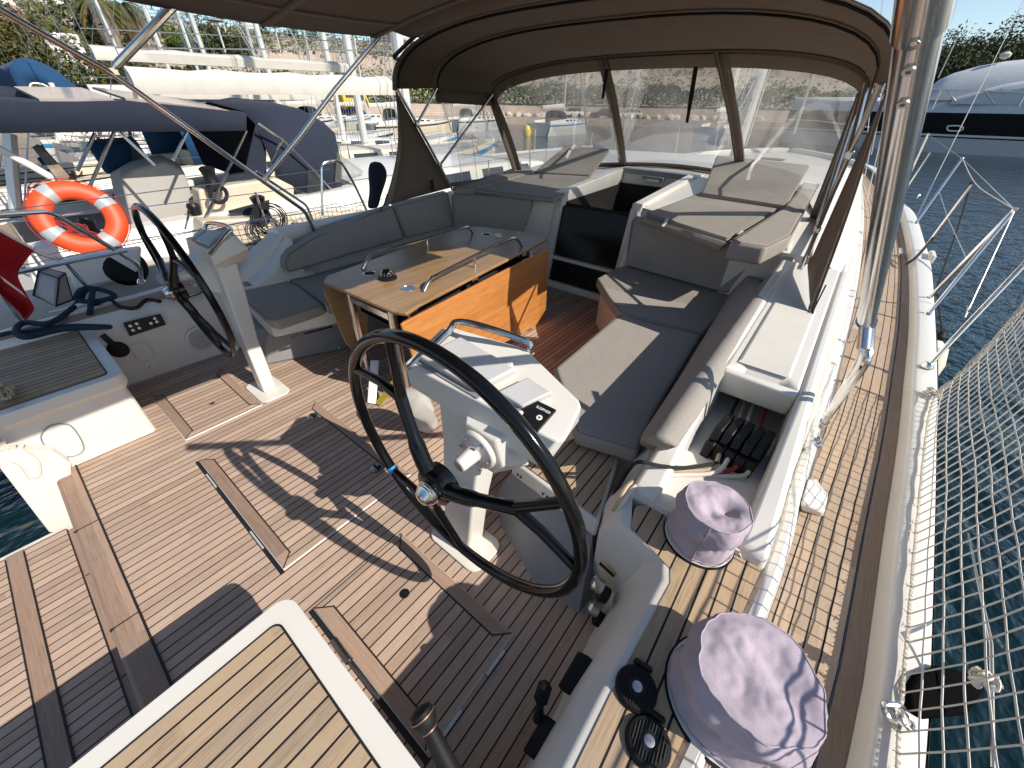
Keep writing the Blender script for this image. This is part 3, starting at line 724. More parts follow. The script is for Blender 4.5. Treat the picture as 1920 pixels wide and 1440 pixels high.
def pedestal(W, label, full):
    cw = 1 if full else .72
    fx = lambda x, y, z: W(V3((x, y, z)))
    f = lambda y: W(V3((0, y, 0))).y
    root = thing('helm_pedestal', label, 'helm pedestal', (.72, f(.82), 0), 'white helm pedestals')
    mb = MB()   # foot plate
    mb.prism([fx(x, y, 0)[:2] for x, y in rrect(.60, .80, .66, .98, .05)], 0, .012)
    obj('foot_plate', mb, M['gel'], root, 40, .004)
    mb = MB()   # tapering column
    L = []
    for z, x0, x1, y0, y1 in ((.01, .64, .77, .745, .895), (.35, .67, .80, .72, .90), (.62, .70, .86, .70, .90), (.86, .72, .9, .66, .92)):
        xm, ym = (x0+x1)/2, (y0+y1)/2; x0, x1, y0, y1 = xm+(x0-xm)*cw, xm+(x1-xm)*cw, ym+(y0-ym)*cw, ym+(y1-ym)*cw
        L.append([fx(x0, y0, z), fx(x1, y0+.02, z), fx(x1, y1-.02, z), fx(x0, y1, z)])
    mb.loft(L); obj('column', mb, M['gel'], root, 40, .014, 3)
    mb = MB(); mb.loft([[fx(x, y, z) for x, y, z in ((.665, .76, .73), (.665, .73, .67), (.665, .60, .67), (.665, .56, .73), (.665, .59, .83), (.665, .72, .83))], [fx(x, y, z) for x, y, z in ((.74, .82, .72), (.74, .78, .64), (.74, .58, .64), (.74, .50, .72), (.74, .54, .86), (.74, .78, .86))]])
    mb.lathe([(.078, .10), (.076, .082), (.03, .074), (.024, .0)], fx(.56, .655, .755), (1, 0, .06), 28); obj('steering_flange', mb, M['gel'], root, 40, .006)
    mb = MB()
    for k in range(6):
        t = 2*pi*k/6; mb.lathe([(.007, 0), (.007, .008)], fx(.633, .655+.06*cos(t), .755+.06*sin(t)), (-1, 0, 0), 8)
    obj('bolt', mb, M['steel_dull'], root)
    # console box
    T = [V3(p) for p in (Z(758, 681, .935), Z(1047, 828, .905), Z(1062, 822, .90), Z(1090, 762, .925), Z(1086, 750, .93), Z(990, 661, .99), Z(975, 650, .99), Z(845, 612, 1.0), Z(828, 615, 1.0))]
    Bt = [V3(p) for p in (Z(768, 724, .83), Z(1005, 873, .80), Z(1028, 868, .79), Z(1086, 790, .84), Z(1082, 780, .86), Z(985, 690, .9), Z(972, 680, .9), Z(848, 640, .9), Z(835, 645, .9))]
    cc0 = sum(T, V3())/len(T)
    g = lambda p: W(cc0+(V3(p)-cc0)*(1 if full else .8))
    cen = sum((p for p in Bt), V3())/len(Bt)
    Lw = [cen + (p-cen)*.5 + V3((.04, 0, -.10)) for p in Bt]
    mb = MB(); mb.loft([[g(p) for p in Lw], [g(p) for p in Bt], [g(p) for p in T]]); cs = obj('console', mb, M['gel'], root, 40, .012, 3)
    # instrument covers on the console face
    o, ex, ey = T[0], (T[1]-T[0]), (T[8]-T[0])
    nrm = ex.cross(ey).normalized();  nrm = nrm if nrm.z > 0 else -nrm
    def P(u, v, h=0): return o + ex*u + ey*v + nrm*h
    def patch(name, q, h, mat, bev=.006, par=cs):
        mb = MB(); mb.loft([[g(P(u, v, -.004)) for u, v in q], [g(P(u, v, h)) for u, v in q]]); return obj(name, mb, mat, par, 30, bev)
    patch('instrument_cover', [(.07, .18), (.50, .10), (.60, .78), (.18, .92)], .026, M['cover_plastic'], .008)
    patch('cover_recess', [(.05, .10), (.52, .02), (.54, .16), (.07, .24)], .004, M['greygel'], .002)
    patch('instrument_cover', [(.60, .24), (.76, .20), (.84, .66), (.68, .72)], .022, M['cover_plastic'], .006)
    patch('cover_recess', [(.56, .10), (.74, .06), (.76, .24), (.6, .28)], .004, M['greygel'], .002)
    if full:
        q = [Z(999, 753, .93), Z(1044, 777, .92), Z(1003, 815, .91), Z(958, 791, .92)]
        pl_ = q[0]; q = [p-nrm*(p-o).dot(nrm) for p in q]
        mb = MB(); mb.slab([p+nrm*.001 for p in q], nrm*.010); bp = obj('thruster_panel', mb, M['black'], cs, 30, .002)
        ctr = (q[0]+q[1]+q[2]+q[3])/4; rt = (q[2]-q[1]).normalized(); up = nrm.cross(rt)
        er = (q[1]-q[0]).normalized(); mb = text_mb('SLEIPNER', .0125, ((q[0]*.36+q[1]*.64)*.80+(q[3]*.36+q[2]*.64)*.20+nrm*.0115, er, nrm.cross(er)))
        obj('lettering', mb, M['white'], bp, 0)
        c = (q[0]*.28+q[1]*.72)*.52+(q[3]*.28+q[2]*.72)*.48+nrm*.0115
        mb = MB(); mb.lathe([(.0095, 0), (.0095, .0012)], c, nrm, 18); obj('arrow_button', mb, M['white'], bp)
        e1 = (q[2]-q[1]).normalized(); e2 = nrm.cross(e1)
        mb = MB(); mb.slab([c+e1*.006+nrm*.0013, c-e1*.004+e2*.005+nrm*.0013, c-e1*.002+nrm*.0013, c-e1*.004-e2*.005+nrm*.0013], nrm*.0005); obj('arrow_mark', mb, M['black'], bp)
        c2 = q[0]*.35+q[3]*.55+ctr*.1+nrm*.0115
        mb = MB(); mb.lathe([(.008, 0), (.008, .0012)], c2, nrm, 18); obj('arrow_button', mb, M['white'], bp)
        k = P(.55, .80, .01); mb = MB(); mb.lathe([(.012, -.01), (.012, .012), (.008, .016)], g(k), nrm, 16); obj('dial', mb, M['gel'], cs)
    # stainless guard rail round the console
    if full: G = [Z(766, 690, .92), Z(838, 625, 1.03), Z(856, 604, 1.05), Z(905, 612, 1.06), Z(985, 640, 1.03), Z(993, 655, 1.0), Z(990, 672, .93)]
    else: G = [P(.0, .0, -.03), P(.0, .8, .02), P(.06, 1.16, .03), P(.42, 1.2, .03), P(.9, 1.02, .02), P(.98, .85, 0), P(.98, .7, -.04)]
    mb = MB(); mb.tube([g(p) for p in bezier(G, 6)], .0125, 10); obj('guard_rail', mb, M['steel'], root)
    return root
pedestal(lambda p: p, 'white helm pedestal with angled instrument console behind the foreground wheel', True)
pedestal(lambda p: V3((p.x-.05, 3.59+.20*min(1, p.z/.9)-p.y, p.z*1.045)), 'white helm pedestal under the far wheel next to the grey settee end', False)

# ================================================================ COCKPIT TABLE
zt = .75
tb = thing('cockpit_table', 'folding teak table with stainless handrails and a bright orange drop leaf', 'table', (1.9, 2.1, 0))
P = [Z(606, 528, zt), Z(737, 584, zt), Z(762, 587, zt), Z(787, 570, zt), Z(1018, 452, zt), Z(1026, 445, zt), Z(1020, 440, zt), Z(965, 432, zt), Z(905, 425, zt), Z(880, 424, zt), Z(862, 428, zt), Z(612, 517, zt)]
mb = MB(); mb.prism([(p.x, p.y) for p in P], zt-.022, zt); obj('tabletop', mb, M['table'], tb, 30, .006)
y0 = 1.735
mb = MB()
Lf = [Z(770, 594, zt-.035), Z(1026, 470, zt-.05), None]
ys = lambda px, py: YP(px, py, 1.75, .09, 1.14)
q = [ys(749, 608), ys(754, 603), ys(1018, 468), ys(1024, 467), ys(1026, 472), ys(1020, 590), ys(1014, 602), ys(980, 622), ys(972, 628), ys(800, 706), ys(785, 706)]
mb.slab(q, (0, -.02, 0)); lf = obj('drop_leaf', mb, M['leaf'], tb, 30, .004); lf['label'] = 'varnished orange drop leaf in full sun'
yp = 2.50
q = [Y(607, 545, yp), Y(612, 541, yp), Y(690, 510, yp), Y(690, 690, yp), Y(655, 650, yp), Y(650, 645, yp)]
mb = MB(); mb.slab(q, (0, .02, 0)); obj('drop_leaf', mb, M['table'], tb, 30, .004)
mb = MB()
for x in (1.22, 2.62):
    for y in (1.90, 2.36): mb.prism(rrect(x-.02, x+.02, y-.03, y+.03, .015, 3), 0, zt-.022)
    mb.box(x-.015, x+.015, 1.9, 2.36, .62, .66); mb.box(x-.03, x+.03, 1.85, 2.4, 0, .012)
obj('leg', mb, M['steel'], tb)
mb = MB(); mb.box(1.3, 2.6, 1.95, 2.40, .50, .52); mb.box(1.3, 2.6, 1.95, 1.97, .5, .64); mb.box(1.3, 2.6, 2.38, 2.40, .5, .64); mb.box(1.3, 1.32, 1.95, 2.4, .5, .64); mb.box(2.58, 2.6, 1.95, 2.4, .5, .64)
obj('stowage_tray', mb, M['dark'], tb)
mb = MB()
for x in (1.30, 1.9, 2.55): mb.box(x-.03, x+.03, 1.775+.09*(x-1.14), 1.80+.09*(x-1.14), .56, .728)
obj('leaf_hinge', mb, M['steel'], tb)
for px in ([(680, 505), (690, 487), (708, 474), (800, 448), (868, 427), (880, 428), (887, 438)], [(794, 547), (806, 525), (822, 515), (890, 480), (955, 449), (970, 450), (979, 462)]):
    base0 = Z(*px[0], zt); base1 = Z(*px[-1], zt)
    path = [base0] + [Y(a, b, base0.y+(base1.y-base0.y)*i/6) for i, (a, b) in enumerate(px) if 0 < i < 6] + [base1]
    mb = MB(); mb.tube(bezier(path, 4), .0125, 10)
    mid = path[3]; mb.tube([mid, V3((mid.x, mid.y, zt-.01))], .009, 8); obj('handrail', mb, M['steel'], tb)
for px, py, r in ((693, 513, .040), (765, 541, .040), (912, 440, .040)):
    c = Z(px, py, zt); mb = MB(); mb.lathe([(r+.006, 0), (r+.006, .003), (r, .003), (r-.003, -.002)], c, (0, 0, 1), 28, False, False); hr = obj('cup_holder', mb, M['steel'], tb)
    mb = MB(); mb.lathe([(r-.002, .001), (r-.004, .0015)], c, (0, 0, 1), 28); mb.lathe([(r-.003, .0018), (r*.2, .0018)], c, (0, 0, 1), 28, False, True); obj('cup_well', mb, M['steel_dull'] if px == 765 else M['dark'], hr)
c = Z(934, 443, zt); mb = MB(); mb.lathe([(.03, 0), (.03, .02), (.024, .022), (.022, .008)], c, (0, 0, 1), 20); tag(obj('cup_ring', mb, M['white']), 'small white ring standing on the table beside the round cup holder', 'ring')
# steering compass on the table
c = Z(727, 522, zt); cp = thing('compass', 'black dome compass standing on the near end of the teak table', 'compass', c)
mb = MB(); mb.lathe([(.062, 0), (.062, .012), (.05, .02), (.045, .021)], c, (0, 0, 1), 28); obj('base', mb, M['black'], cp)
mb = MB(); mb.lathe([(.042*cos(t*pi/16), .02+.045*sin(t*pi/16)) for t in range(9)], c, (0, 0, 1), 28, True, False); obj('dome', mb, M['glass_dark'], cp)
mb = MB()
for k in range(12):
    t = 2*pi*k/12; mb.tube([c+V3((.0435*cos(t)*cos(e), .0435*sin(t)*cos(e), .021+.0465*sin(e))) for e in (.15, .4, .7, .95)], .0016, 4)
obj('card_marks', mb, M['steel'], cp)
# things hanging under the table
mb = MB(); L = []
for t in range(7):
    z = .36-.34*t/6; r = .08+.05*sin(t*.6)
    L.append([V3((1.02+.08*t/6+r*.6*cos(a*pi/5)*(1+.2*sin(3*a+t)), 1.55+r*sin(a*pi/5)*(1+.25*cos(2*a+t)), z)) for a in range(10)])
L = [[p+V3((noise.noise(p*9), noise.noise(p*9+V3((7, 0, 0))), noise.noise(p*11)*.6))*.06 for p in r_] for r_ in L]
mb.loft(L); tag(obj('plastic_bag', mb, M['tarp'], None, 60, 0, 2, 1), 'crumpled pale bag on the sole under the table end', 'bag')
mb = MB(); mb.slab([Z(694, 676, .2), Z(709, 676, .2), Z(703, 758, .01), Z(688, 756, .01)], (.012, 0, 0)); tag(obj('paddle', mb, M['white'], None, 30, .004), 'white paddle blade leaning against the table leg', 'paddle')
mb = MB(); mb.slab([Z(735, 712, .15), Z(742, 728, .15), Z(712, 762, .01), Z(702, 756, .01)], (.012, 0, 0)); tag(obj('paddle', mb, M['yellow'], None, 30, .004), 'yellow paddle tip beside the white blade under the table', 'paddle')

# ================================================================ CUSHIONS
def cushion(name, label, top, thick, off=None, mat='cushion', bev=.022, group='grey cockpit cushions', sub=1, seam=True):
    top = [V3(p) for p in top]; n = (top[1]-top[0]).cross(top[2]-top[0]).normalized(); n = n if n.z > 0 else -n
    o = V3(off) if off else -n*thick
    mb = MB(); mb.slab([p+o for p in top], -o)
    ob = obj(name, mb, M[mat], None, 60, bev, 4)
    if seam:
        q = [p - (p-sum(top, V3())/len(top)).normalized()*bev*.55 + o.normalized()*bev*.2 for p in top]
        s = MB(); s.tube(fillet(q+[q[0]], .02, 3), .0032, 5); obj('piping', s, M['piping'], ob)
    return tag(ob, label, 'cushion', group)
zc = .48
cushion('seat_cushion', 'grey seat cushion of the star-board settee nearest the big wheel, half in sun', [Z(1163, 588, zc), Z(1230, 607, zc), Z(1316, 627, zc), Z(1228, 772, zc), Z(1196, 846, zc), Z(1082, 812, zc), Z(1040, 690, zc)], .09, (0, 0, -.085))
cushion('seat_cushion', 'grey seat cushion at the inner end of the star-board settee, in shade', [Z(1119, 521, zc), Z(1140, 556, zc), Z(1165, 586, zc), Z(1318, 625, zc), Z(1400, 540, zc), Z(1178, 490, zc)], .09, (0, 0, -.085))
bb = [Z(1172, 498, zc+.01), Z(1360, 551, zc+.01)]
def up_px(px, py, z): return Z(px, py, z)
cushion('back_cushion', 'wrinkled grey back cushion leaning on the bulkhead of the star-board settee', [bb[0], bb[1], Z(1385, 535, .56), Z(1431, 470, .86), Z(1425, 464, .87), Z(1192, 407, .89), Z(1184, 414, .87)], .07, (.07, .02, .0), bev=.025)
# long outboard back cushion of the star-board settee
b0, b1 = Z(1196, 838, zc), Z(1395, 505, zc)
t0_, t1_ = Z(1222, 808, .80), Z(1424, 536, .84)
mb = MB(); L = []
for k in range(9):
    t = k/8; p = b0.lerp(b1, t); q = t0_.lerp(t1_, t); d = V3((.02, -.10, 0))*(1 if 0 < k < 8 else .9); e = 0 if 0 < k < 8 else .015
    L.append([p+V3((0, 0, e)), p.lerp(q, .5)+V3((0, .018, 0)), q+V3((0, .01, -.03-e)), q+V3((.0, -.02, .0-e)), q+d*.6+V3((0, 0, .0-e)), q+d+V3((0, 0, -.03-e)), p+d])
mb.loft(L); tag(obj('bolster', mb, M['cushion'], None, 60, .02, 3), 'long grey bolster along the outboard side of the star-board settee', 'cushion', 'grey cockpit cushions')
q0, q1 = t1_+V3((.05, -.02, -.02)), Z(1490, 462, .86)
mb = MB(); mb.loft([[q0+V3((0, .05, -.25)), q0+V3((0, .03, 0)), q0+V3((0, -.06, 0)), q0+V3((0, -.08, -.25))], [q1+V3((0, .05, -.25)), q1+V3((0, .03, 0)), q1+V3((0, -.06, 0)), q1+V3((0, -.08, -.25))]])
tag(obj('bolster', mb, M['cushion'], None, 60, .025, 3), 'short grey bolster in the shaded corner beside the star-board back cushion', 'cushion', 'grey cockpit cushions')
# port settee
zp = .50
cushion('seat_cushion', 'square grey cushion on the aft end of the port settee, above the grey locker', [Z(441, 547, zp-.02), Z(498, 598, zp-.02), Z(512, 602, zp-.02), Z(606, 571, zp-.02), Z(560, 535, zp-.02), Z(525, 521, zp-.02)], .08, (.02, 0, -.085))
cushion('seat_cushion', 'long grey seat cushion of the port settee behind the table', [Z(529, 520, zp-.02), Z(563, 535, zp-.02), Z(612, 572, zp-.02), V3((1.5, 2.75, zp-.02)), V3((3.3, 2.8, zp-.02)), V3((3.15, 3.4, zp-.02)), V3((1.35, 3.4, zp-.02))], .08, (0, 0, -.085))
def backc(label, pts, th=(.0, .09, .02)):
    cushion('back_cushion', label, pts, .08, th, bev=.028)
yb, yt = 3.36, 3.50
backc('curved grey back cushion at the aft end of the port settee', [Y(541, 512, yb), Y(535, 503, yb+.01), Y(533, 488, yb+.03), Y(545, 474, yb+.05), Y(580, 450, yt-.05), Y(625, 428, yt), Y(700, 400, yt), Y(738, 387, yt), Y(760, 448, yb)])
backc('plain grey back cushion between the curved one and the corner of the port settee', [Y(762, 448, yb), Y(740, 387, yt), Y(755, 383, yt), Y(842, 361, yt), Y(853, 425, yb)])
cushion('back_cushion', 'grey back cushion against the port bulkhead beside the companionway', [V3((3.13, 3.34, .5)), V3((3.18, 3.4, .9)), Z(850, 364, .905), Z(992, 375, .905), Z(998, 380, .88), V3((3.42, 2.62, .5))], .08, (.08, .03, 0), bev=.025)
mb = MB(); e0 = Y(520, 508, 3.44); L = []
mb.loft([[(1.02, 3.45, .42), (1.02, 3.45, .5), (1.02, 3.62, .5), (1.02, 3.62, .42)], [(1.22, 3.40, .42), (1.22, 3.43, .60), (1.22, 3.62, .60), (1.22, 3.62, .42)], [(1.45, 3.44, .45), (1.45, 3.53, .78), (1.45, 3.64, .78), (1.45, 3.62, .42)]]); obj('settee_end', mb, M['gel'], yacht, 40, .02, 3)
# sunpads on the coachroof either side of the companionway
zs = .935
sb = 'grey sunpads either side of the companionway'
cushion('sunpad', 'grey sunpad on the star-board coachroof, crossed by thin shadows', [Z(1210, 399, .945), Z(1365, 447, .935), Z(1470, 384, 1.0), Z(1320, 358, 1.0)], .06, (0, 0, -.05), group=sb)
cushion('sunpad_roll', 'grey roll along the aft edge of the star-board sunpad', [Z(1206, 404, .945), Z(1364, 452, .935), Z(1352, 464, .90), Z(1200, 412, .90)], .05, (.05, 0, -.05), group=sb, bev=.02, seam=False)
def backrest(label, q, thick=.06):
    return cushion('tilting_sunpad', label, q, thick, group=sb, bev=.02)
br1 = backrest('tilted grey sunpad backrest on the star-board coachroof with a pale strap', [Z(1315, 362, 1.02), Z(1472, 386, 1.02), Z(1519, 309, 1.27), Z(1344, 291, 1.27)])
cushion('sunpad_bolster', 'grey armrest bolster with two steel fittings beside the star-board sunpad', [Z(1368, 452, .98), Z(1438, 462, .98), Z(1484, 440, .99), Z(1537, 345, 1.06), Z(1508, 341, 1.07), Z(1472, 386, 1.04)], .12, (0, 0, -.13), group=sb, bev=.025)
for px, py in ((1462, 412), (1452, 421)):
    mb = MB(); c = Z(px, py, .992); e = Z(px+22, py-2, .994)
    mb.tube([c, c.lerp(e, .5)+V3((0, 0, .004)), e], [.004, .012, .006], 8); tag(obj('pad_eye', mb, M['steel']), 'small steel fitting on the star-board armrest bolster, one of two', 'fitting', 'steel fittings on the armrest')
cushion('sunpad', 'grey sunpad on the port coachroof in shade', [Z(868, 352, .94), Z(1038, 372, .945), Z(1112, 331, 1.0), Z(985, 322, 1.0)], .06, (0, 0, -.05), group=sb)
backrest('tilted grey sunpad backrest on the port coachroof, beside the port window seam', [Z(1000, 323, 1.01), Z(1106, 329, 1.01), Z(1143, 279, 1.28), Z(1060, 273, 1.28)])
cushion('sunpad_bolster', 'grey armrest bolster outboard of the port sunpad', [Z(848, 350, .97), Z(885, 352, .96), Z(1000, 318, 1.04), Z(985, 308, 1.07)], .09, (0, 0, -.1), group=sb, bev=.025)
def strap(label, pts, w, mat='lightstrap'):
    pts = [V3(p) for p in pts]; mb = MB(); L = []
    for i, p in enumerate(pts):
        t = (pts[min(i+1, len(pts)-1)]-pts[max(0, i-1)]).normalized(); s = t.cross(CAM-p).normalized()*w/2
        L.append([p-s, p+s])
    mb.loft(L, False); return tag(obj('strap', mb, M[mat], None, 0, 0, 2, 0, .003), label, 'strap')
strap('pale strap hanging over the star-board sunpad backrest', [Z(1428, 292, 1.285), Z(1412, 308, 1.262), Z(1406, 322, 1.225), Z(1402, 338, 1.17)], .03)
strap('pale strap hanging over the port sunpad backrest', [Z(1078, 272, 1.295), Z(1068, 284, 1.27), Z(1062, 296, 1.22)], .03)
strap('pale strap at the outboard end of the star-board sunpad roll', [Z(1393, 433, .96), Z(1385, 447, .95), Z(1376, 461, .92)], .03)
strap('pale strap at the inboard end of the star-board sunpad roll', [Z(1252, 409, .96), Z(1247, 418, .94), Z(1242, 424, .92)], .025)
# ================================================================ WINCH COVERS, BUTTONS, CLUTCHES, ROPES
def winch_cover(c, r, h, label, tilt, seed, dent=.012):
    """a limp lilac bag over a winch: gathered waist, sagging crown, irregular folds"""
    rnd = random.Random(seed); ph = [rnd.uniform(0, 6.28) for _ in range(8)]
    root = thing('winch_cover', label, 'winch cover', c, 'lilac winch covers'); c = V3(c); ax = V3(tilt).normalized()
    a = V3((1, 0, 0)); a = (a-ax*a.dot(ax)).normalized(); b = ax.cross(a)
    def P(t, z, rr, amp):
        w_ = amp*(.5*sin(3*t+ph[0])+.35*sin(5*t+ph[1]+z*6)+.3*sin(9*t+ph[2]-z*9)) + amp*.55*max(0, sin(t+ph[3]))*sin(26*t+ph[4])*math.exp(-((z-.44)/.12)**2)*2
        ll = lean*z
        d_ = a*cos(t)+b*sin(t); q_ = c+d_*(rr*r)+ax*(z*h); k_ = min(1, rr*1.3)*min(1, z*8)
        w_ += k_*r/.14*(.0075*noise.noise(q_*16+V3((ph[0], 0, 0)))+.0055*(abs(noise.noise(q_*27+V3((0, ph[1], 0))))-.25)+.003*noise.noise(q_*60))
        return c + ax*(z*h) + ll + a*((rr*r+w_)*cos(t)) + b*((rr*r+w_)*sin(t)) + V3((0, 0, amp*.8*sin(2*t+ph[5]+2*z)*rr))
    lean = V3((.006, -.012, 0))*(r/.14)
    prof = [(0, .96, .001), (.04, 1.0, .003), (.14, 1.0, .005), (.26, .95, .006), (.36, .885, .006), (.43, .84, .004), (.455, .87, .005), (.50, .98, .008), (.57, 1.02, .012), (.66, 1.035, .012), (.76, 1.01, .010), (.85, .955, .007), (.895, .915, .005), (.905, .90, .004)]
    mb = MB(); n = 96; L = []
    prof = [tuple(u_+(v_-u_)*k/3 for u_, v_ in zip(p_, q_)) for p_, q_ in zip(prof, prof[1:]) for k in range(3)]+[prof[-1]]
    for z, rr, am in prof: L.append([P(2*pi*k/n, z, rr, am*r/.15) for k in range(n)])
    mb.loft(L, True, False, False); obj('skirt', mb, M['lilac'], root, 80)
    def crown(x, y):
        q = (.9+.5*(x*x+y*y))*0
        return .022*sin(3.1*x+ph[0])*cos(2.7*y+ph[1]) + .012*sin(6*x-4*y+ph[2]) - dent/h*.9*math.exp(-((x-.15)**2+(y+.25)**2)/.10) - dent/h*.5*math.exp(-((x+.35)**2+(y-.1)**2)/.05)
    mb = MB(); L = []
    for j in range(25):
        rr = .905*(1-j/24.3); q = []
        for k in range(n):
            t = 2*pi*k/n; x, y = rr*cos(t), rr*sin(t); edge = min(1, (.905-rr)*6)
            p = P(t, .905+.035*(1-(rr/.905)**2), rr, .004*r/.15*(rr/.905)); q.append(p + ax*(h*crown(x, y)*edge + edge*r/.14*(.010*noise.noise(p*13+V3((ph[2], 0, 0)))+.006*(abs(noise.noise(p*22))-.25)+.0025*noise.noise(p*50))))
        L.append(q)
    mb.loft(L, True, False, True); obj('crown', mb, M['lilac'], root, 80)
    for z, rr in ((.905, .912), (.43, .855), (.1, 1.01)):
        mb = MB(); mb.tube([P(2*pi*k/n, z, rr, .004*r/.15) for k in range(n)], .0022, 5, True); obj('stitching', mb, M['lilac'], root)
    mb = MB(); mb.tube([P(ph[7], z, rr+.012, .004) for z, rr, _ in prof], .0018, 5); obj('seam', mb, M['lilac'], root)
    mb = MB(); mb.lathe([(r*1.02, -.003), (r*1.03, .010), (r*.9, .014)], c, ax, 40); obj('winch_base', mb, M['gel'], root); mb = MB(); mb.lathe([(r*1.07, -.003), (r*1.07, .004), (r*.9, .005)], c, ax, 40); obj('winch_gasket', mb, M['rubber'], root)
    return root
winch_cover((.60, -.235, ZC+.002), .140, .205, 'large lilac winch cover nearest the camera, netted with shadow lines', (0, 0, 1), 3)
winch_cover((1.015, -.035, ZC+.006), .108, .20, 'smaller crumpled lilac winch cover in front of the rope clutches', (0, 0, 1), 11, .05)
winch_cover((.62, mir(-.01), ZC+.006), .115, .2, 'lilac winch cover on the far coaming behind the port wheel', (0, 0, 1), 5)
# bare winch on the port side by the settee end
c = V3((1.3, 3.98, .5)); c = Z(432, 520, .50)
wn_ = thing('winch', 'black and steel winch on the far coaming by the settee end', 'winch', c)
mb = MB(); mb.lathe([(.085, 0), (.085, .02), (.06, .035)], c, (0, 0, 1), 28); obj('base', mb, M['black'], wn_)
mb = MB(); mb.lathe([(.055, .035), (.05, .07), (.053, .1), (.066, .115)], c, (0, 0, 1), 28); obj('drum', mb, M['rubber'], wn_)
mb = MB(); mb.lathe([(.066, .115), (.066, .125), (.06, .13), (.03, .133)], c, (0, 0, 1), 28); obj('top', mb, M['steel'], wn_)

def button(px, py, label, z=ZC+.005):
    c = Z(px, py, z); root = thing('deck_button', label, 'foot switch', c, 'black winch foot switches')
    mb = MB(); mb.lathe([(.052, 0), (.052, .008), (.046, .016), (.040, .017)], c, (0, 0, 1), 32); obj('housing', mb, M['rubber'], root)
    mb = MB(); d = V3((1, .12, 0)).normalized(); s = V3((-d.y, d.x, 0)); e = c+d*.052
    mb.loft([[e+s*.026+V3((0, 0, 0)), e-s*.026, e-s*.026+V3((0, 0, .02)), e+s*.026+V3((0, 0, .02))], [e+d*.014+s*.022, e+d*.014-s*.022, e+d*.014-s*.022+V3((0, 0, .014)), e+d*.014+s*.022+V3((0, 0, .014))]]); obj('lid_hinge', mb, M['black'], root, 30, .004)
    mb = MB()
    for k in range(-5, 6):
        yy = k*.0072; ln = sqrt(max(0, .039**2-yy*yy)); o = c+s*yy
        for sg in (-1, 1):
            i0 = sqrt(max(0, .02**2-yy*yy)) if abs(yy) < .02 else 0
            if ln-i0 > .006: mb.tube([o+d*sg*i0+V3((0, 0, .0175)), o+d*sg*ln+V3((0, 0, .0175))], .0022, 5)
    obj('grip_rib', mb, M['black'], root)
    mb = MB(); mb.lathe([(.021, .016), (.021, .019), (.014, .0185)], c, (0, 0, 1), 24); obj('ring', mb, M['black'], root)
    mb = MB(); mb.lathe([(.0125, .018), (.0125, .0205), (.010, .0212)], c, (0, 0, 1), 20); rb = obj('push_button', mb, M['steel_dull'], root)
    mb = MB(); a, b_, g = [c+d*.005*cos(t)+s*.005*sin(t)+V3((0, 0, .0214)) for t in (0, 2.1, 4.2)]; mb.tube([a, b_, g], .0006, 4, True); obj('arrow_mark', mb, M['black'], rb)
button(1192, 1292, 'black foot switch with a grey button, farther of two by the big winch cover')
button(1214, 1393, 'black ribbed foot switch, nearer of two by the big winch cover')

# rope clutches
cl = thing('rope_clutch', 'bank of five black rope clutches in the recess of the star-board coaming', 'rope clutch', Z(1385, 850, ZC+.03))
e0, e1 = Z(1345, 842, .60), Z(1425, 888, .60)
dl = [Z(1358, 790, .66), Z(1378, 797, .66), Z(1398, 806, .66), Z(1418, 816, .66), Z(1437, 823, .66)]
fw = V3((1, -.14, 0)).normalized(); sd = V3((-fw.y, fw.x, 0))
for i, p in enumerate(dl):
    z0 = ZC+.03; w_ = .0185
    c = V3((p.x, p.y, 0))
    mb = MB(); mb.loft([[c-fw*.10-sd*w_+V3((0, 0, z0)), c-fw*.10+sd*w_+V3((0, 0, z0)), c+fw*.10+sd*w_+V3((0, 0, z0)), c+fw*.10-sd*w_+V3((0, 0, z0))],
                        [c-fw*.085-sd*w_+V3((0, 0, z0+.07)), c-fw*.085+sd*w_+V3((0, 0, z0+.07)), c+fw*.09+sd*w_+V3((0, 0, z0+.075)), c+fw*.09-sd*w_+V3((0, 0, z0+.075))]])
    bo = obj('clutch_body', mb, M['black'], cl, 30, .005)
    mb = MB(); h = z0+.088
    mb.loft([[c-fw*.07-sd*.016+V3((0, 0, h-.01)), c-fw*.07+sd*.016+V3((0, 0, h-.01)), c-fw*.045+sd*.017+V3((0, 0, h+.035)), c-fw*.045-sd*.017+V3((0, 0, h+.035))],
             [c+fw*.02-sd*.017+V3((0, 0, h-.02)), c+fw*.02+sd*.017+V3((0, 0, h-.02)), c+fw*.03+sd*.0165+V3((0, 0, h+.05)), c+fw*.03-sd*.0165+V3((0, 0, h+.05))],
             [c+fw*.10-sd*.016+V3((0, 0, h-.01)), c+fw*.10+sd*.016+V3((0, 0, h-.01)), c+fw*.10+sd*.015+V3((0, 0, h+.03)), c+fw*.10-sd*.015+V3((0, 0, h+.03))]])
    obj('lever', mb, M['black'], bo, 30, .005)
def rope(name, label, pts, r, mat, cat='rope', group=None, sm=6):
    mb = MB(); mb.tube(bezier(pts, sm), r, 7); return tag(obj(name, mb, M[mat]), label, cat, group)
gr = 'sheets led out of the clutches'
zr = ZC+.06
RR = .0088
ends = [(1350, 850), (1368, 857), (1388, 864), (1410, 872)]
lab = ['tan flecked rope led from the clutches down beside the locker', 'white flecked rope led from the clutches beside the tan one', 'red rope leaving the middle clutch', 'white rope leaving the outer clutch']
tails = [[(1330, 880), (1240, 885), (1185, 905), (1160, 940), (1135, 985)], [(1340, 886), (1250, 892), (1200, 905), (1168, 942), (1140, 990)], [(1370, 882), (1320, 890), (1268, 893), (1220, 897), (1180, 915)], [(1398, 890), (1370, 893), (1320, 892), (1255, 899), (1205, 912)]]
zz = [ZC+.05, ZC+.045, ZC+.04, ZC+.02, .30]
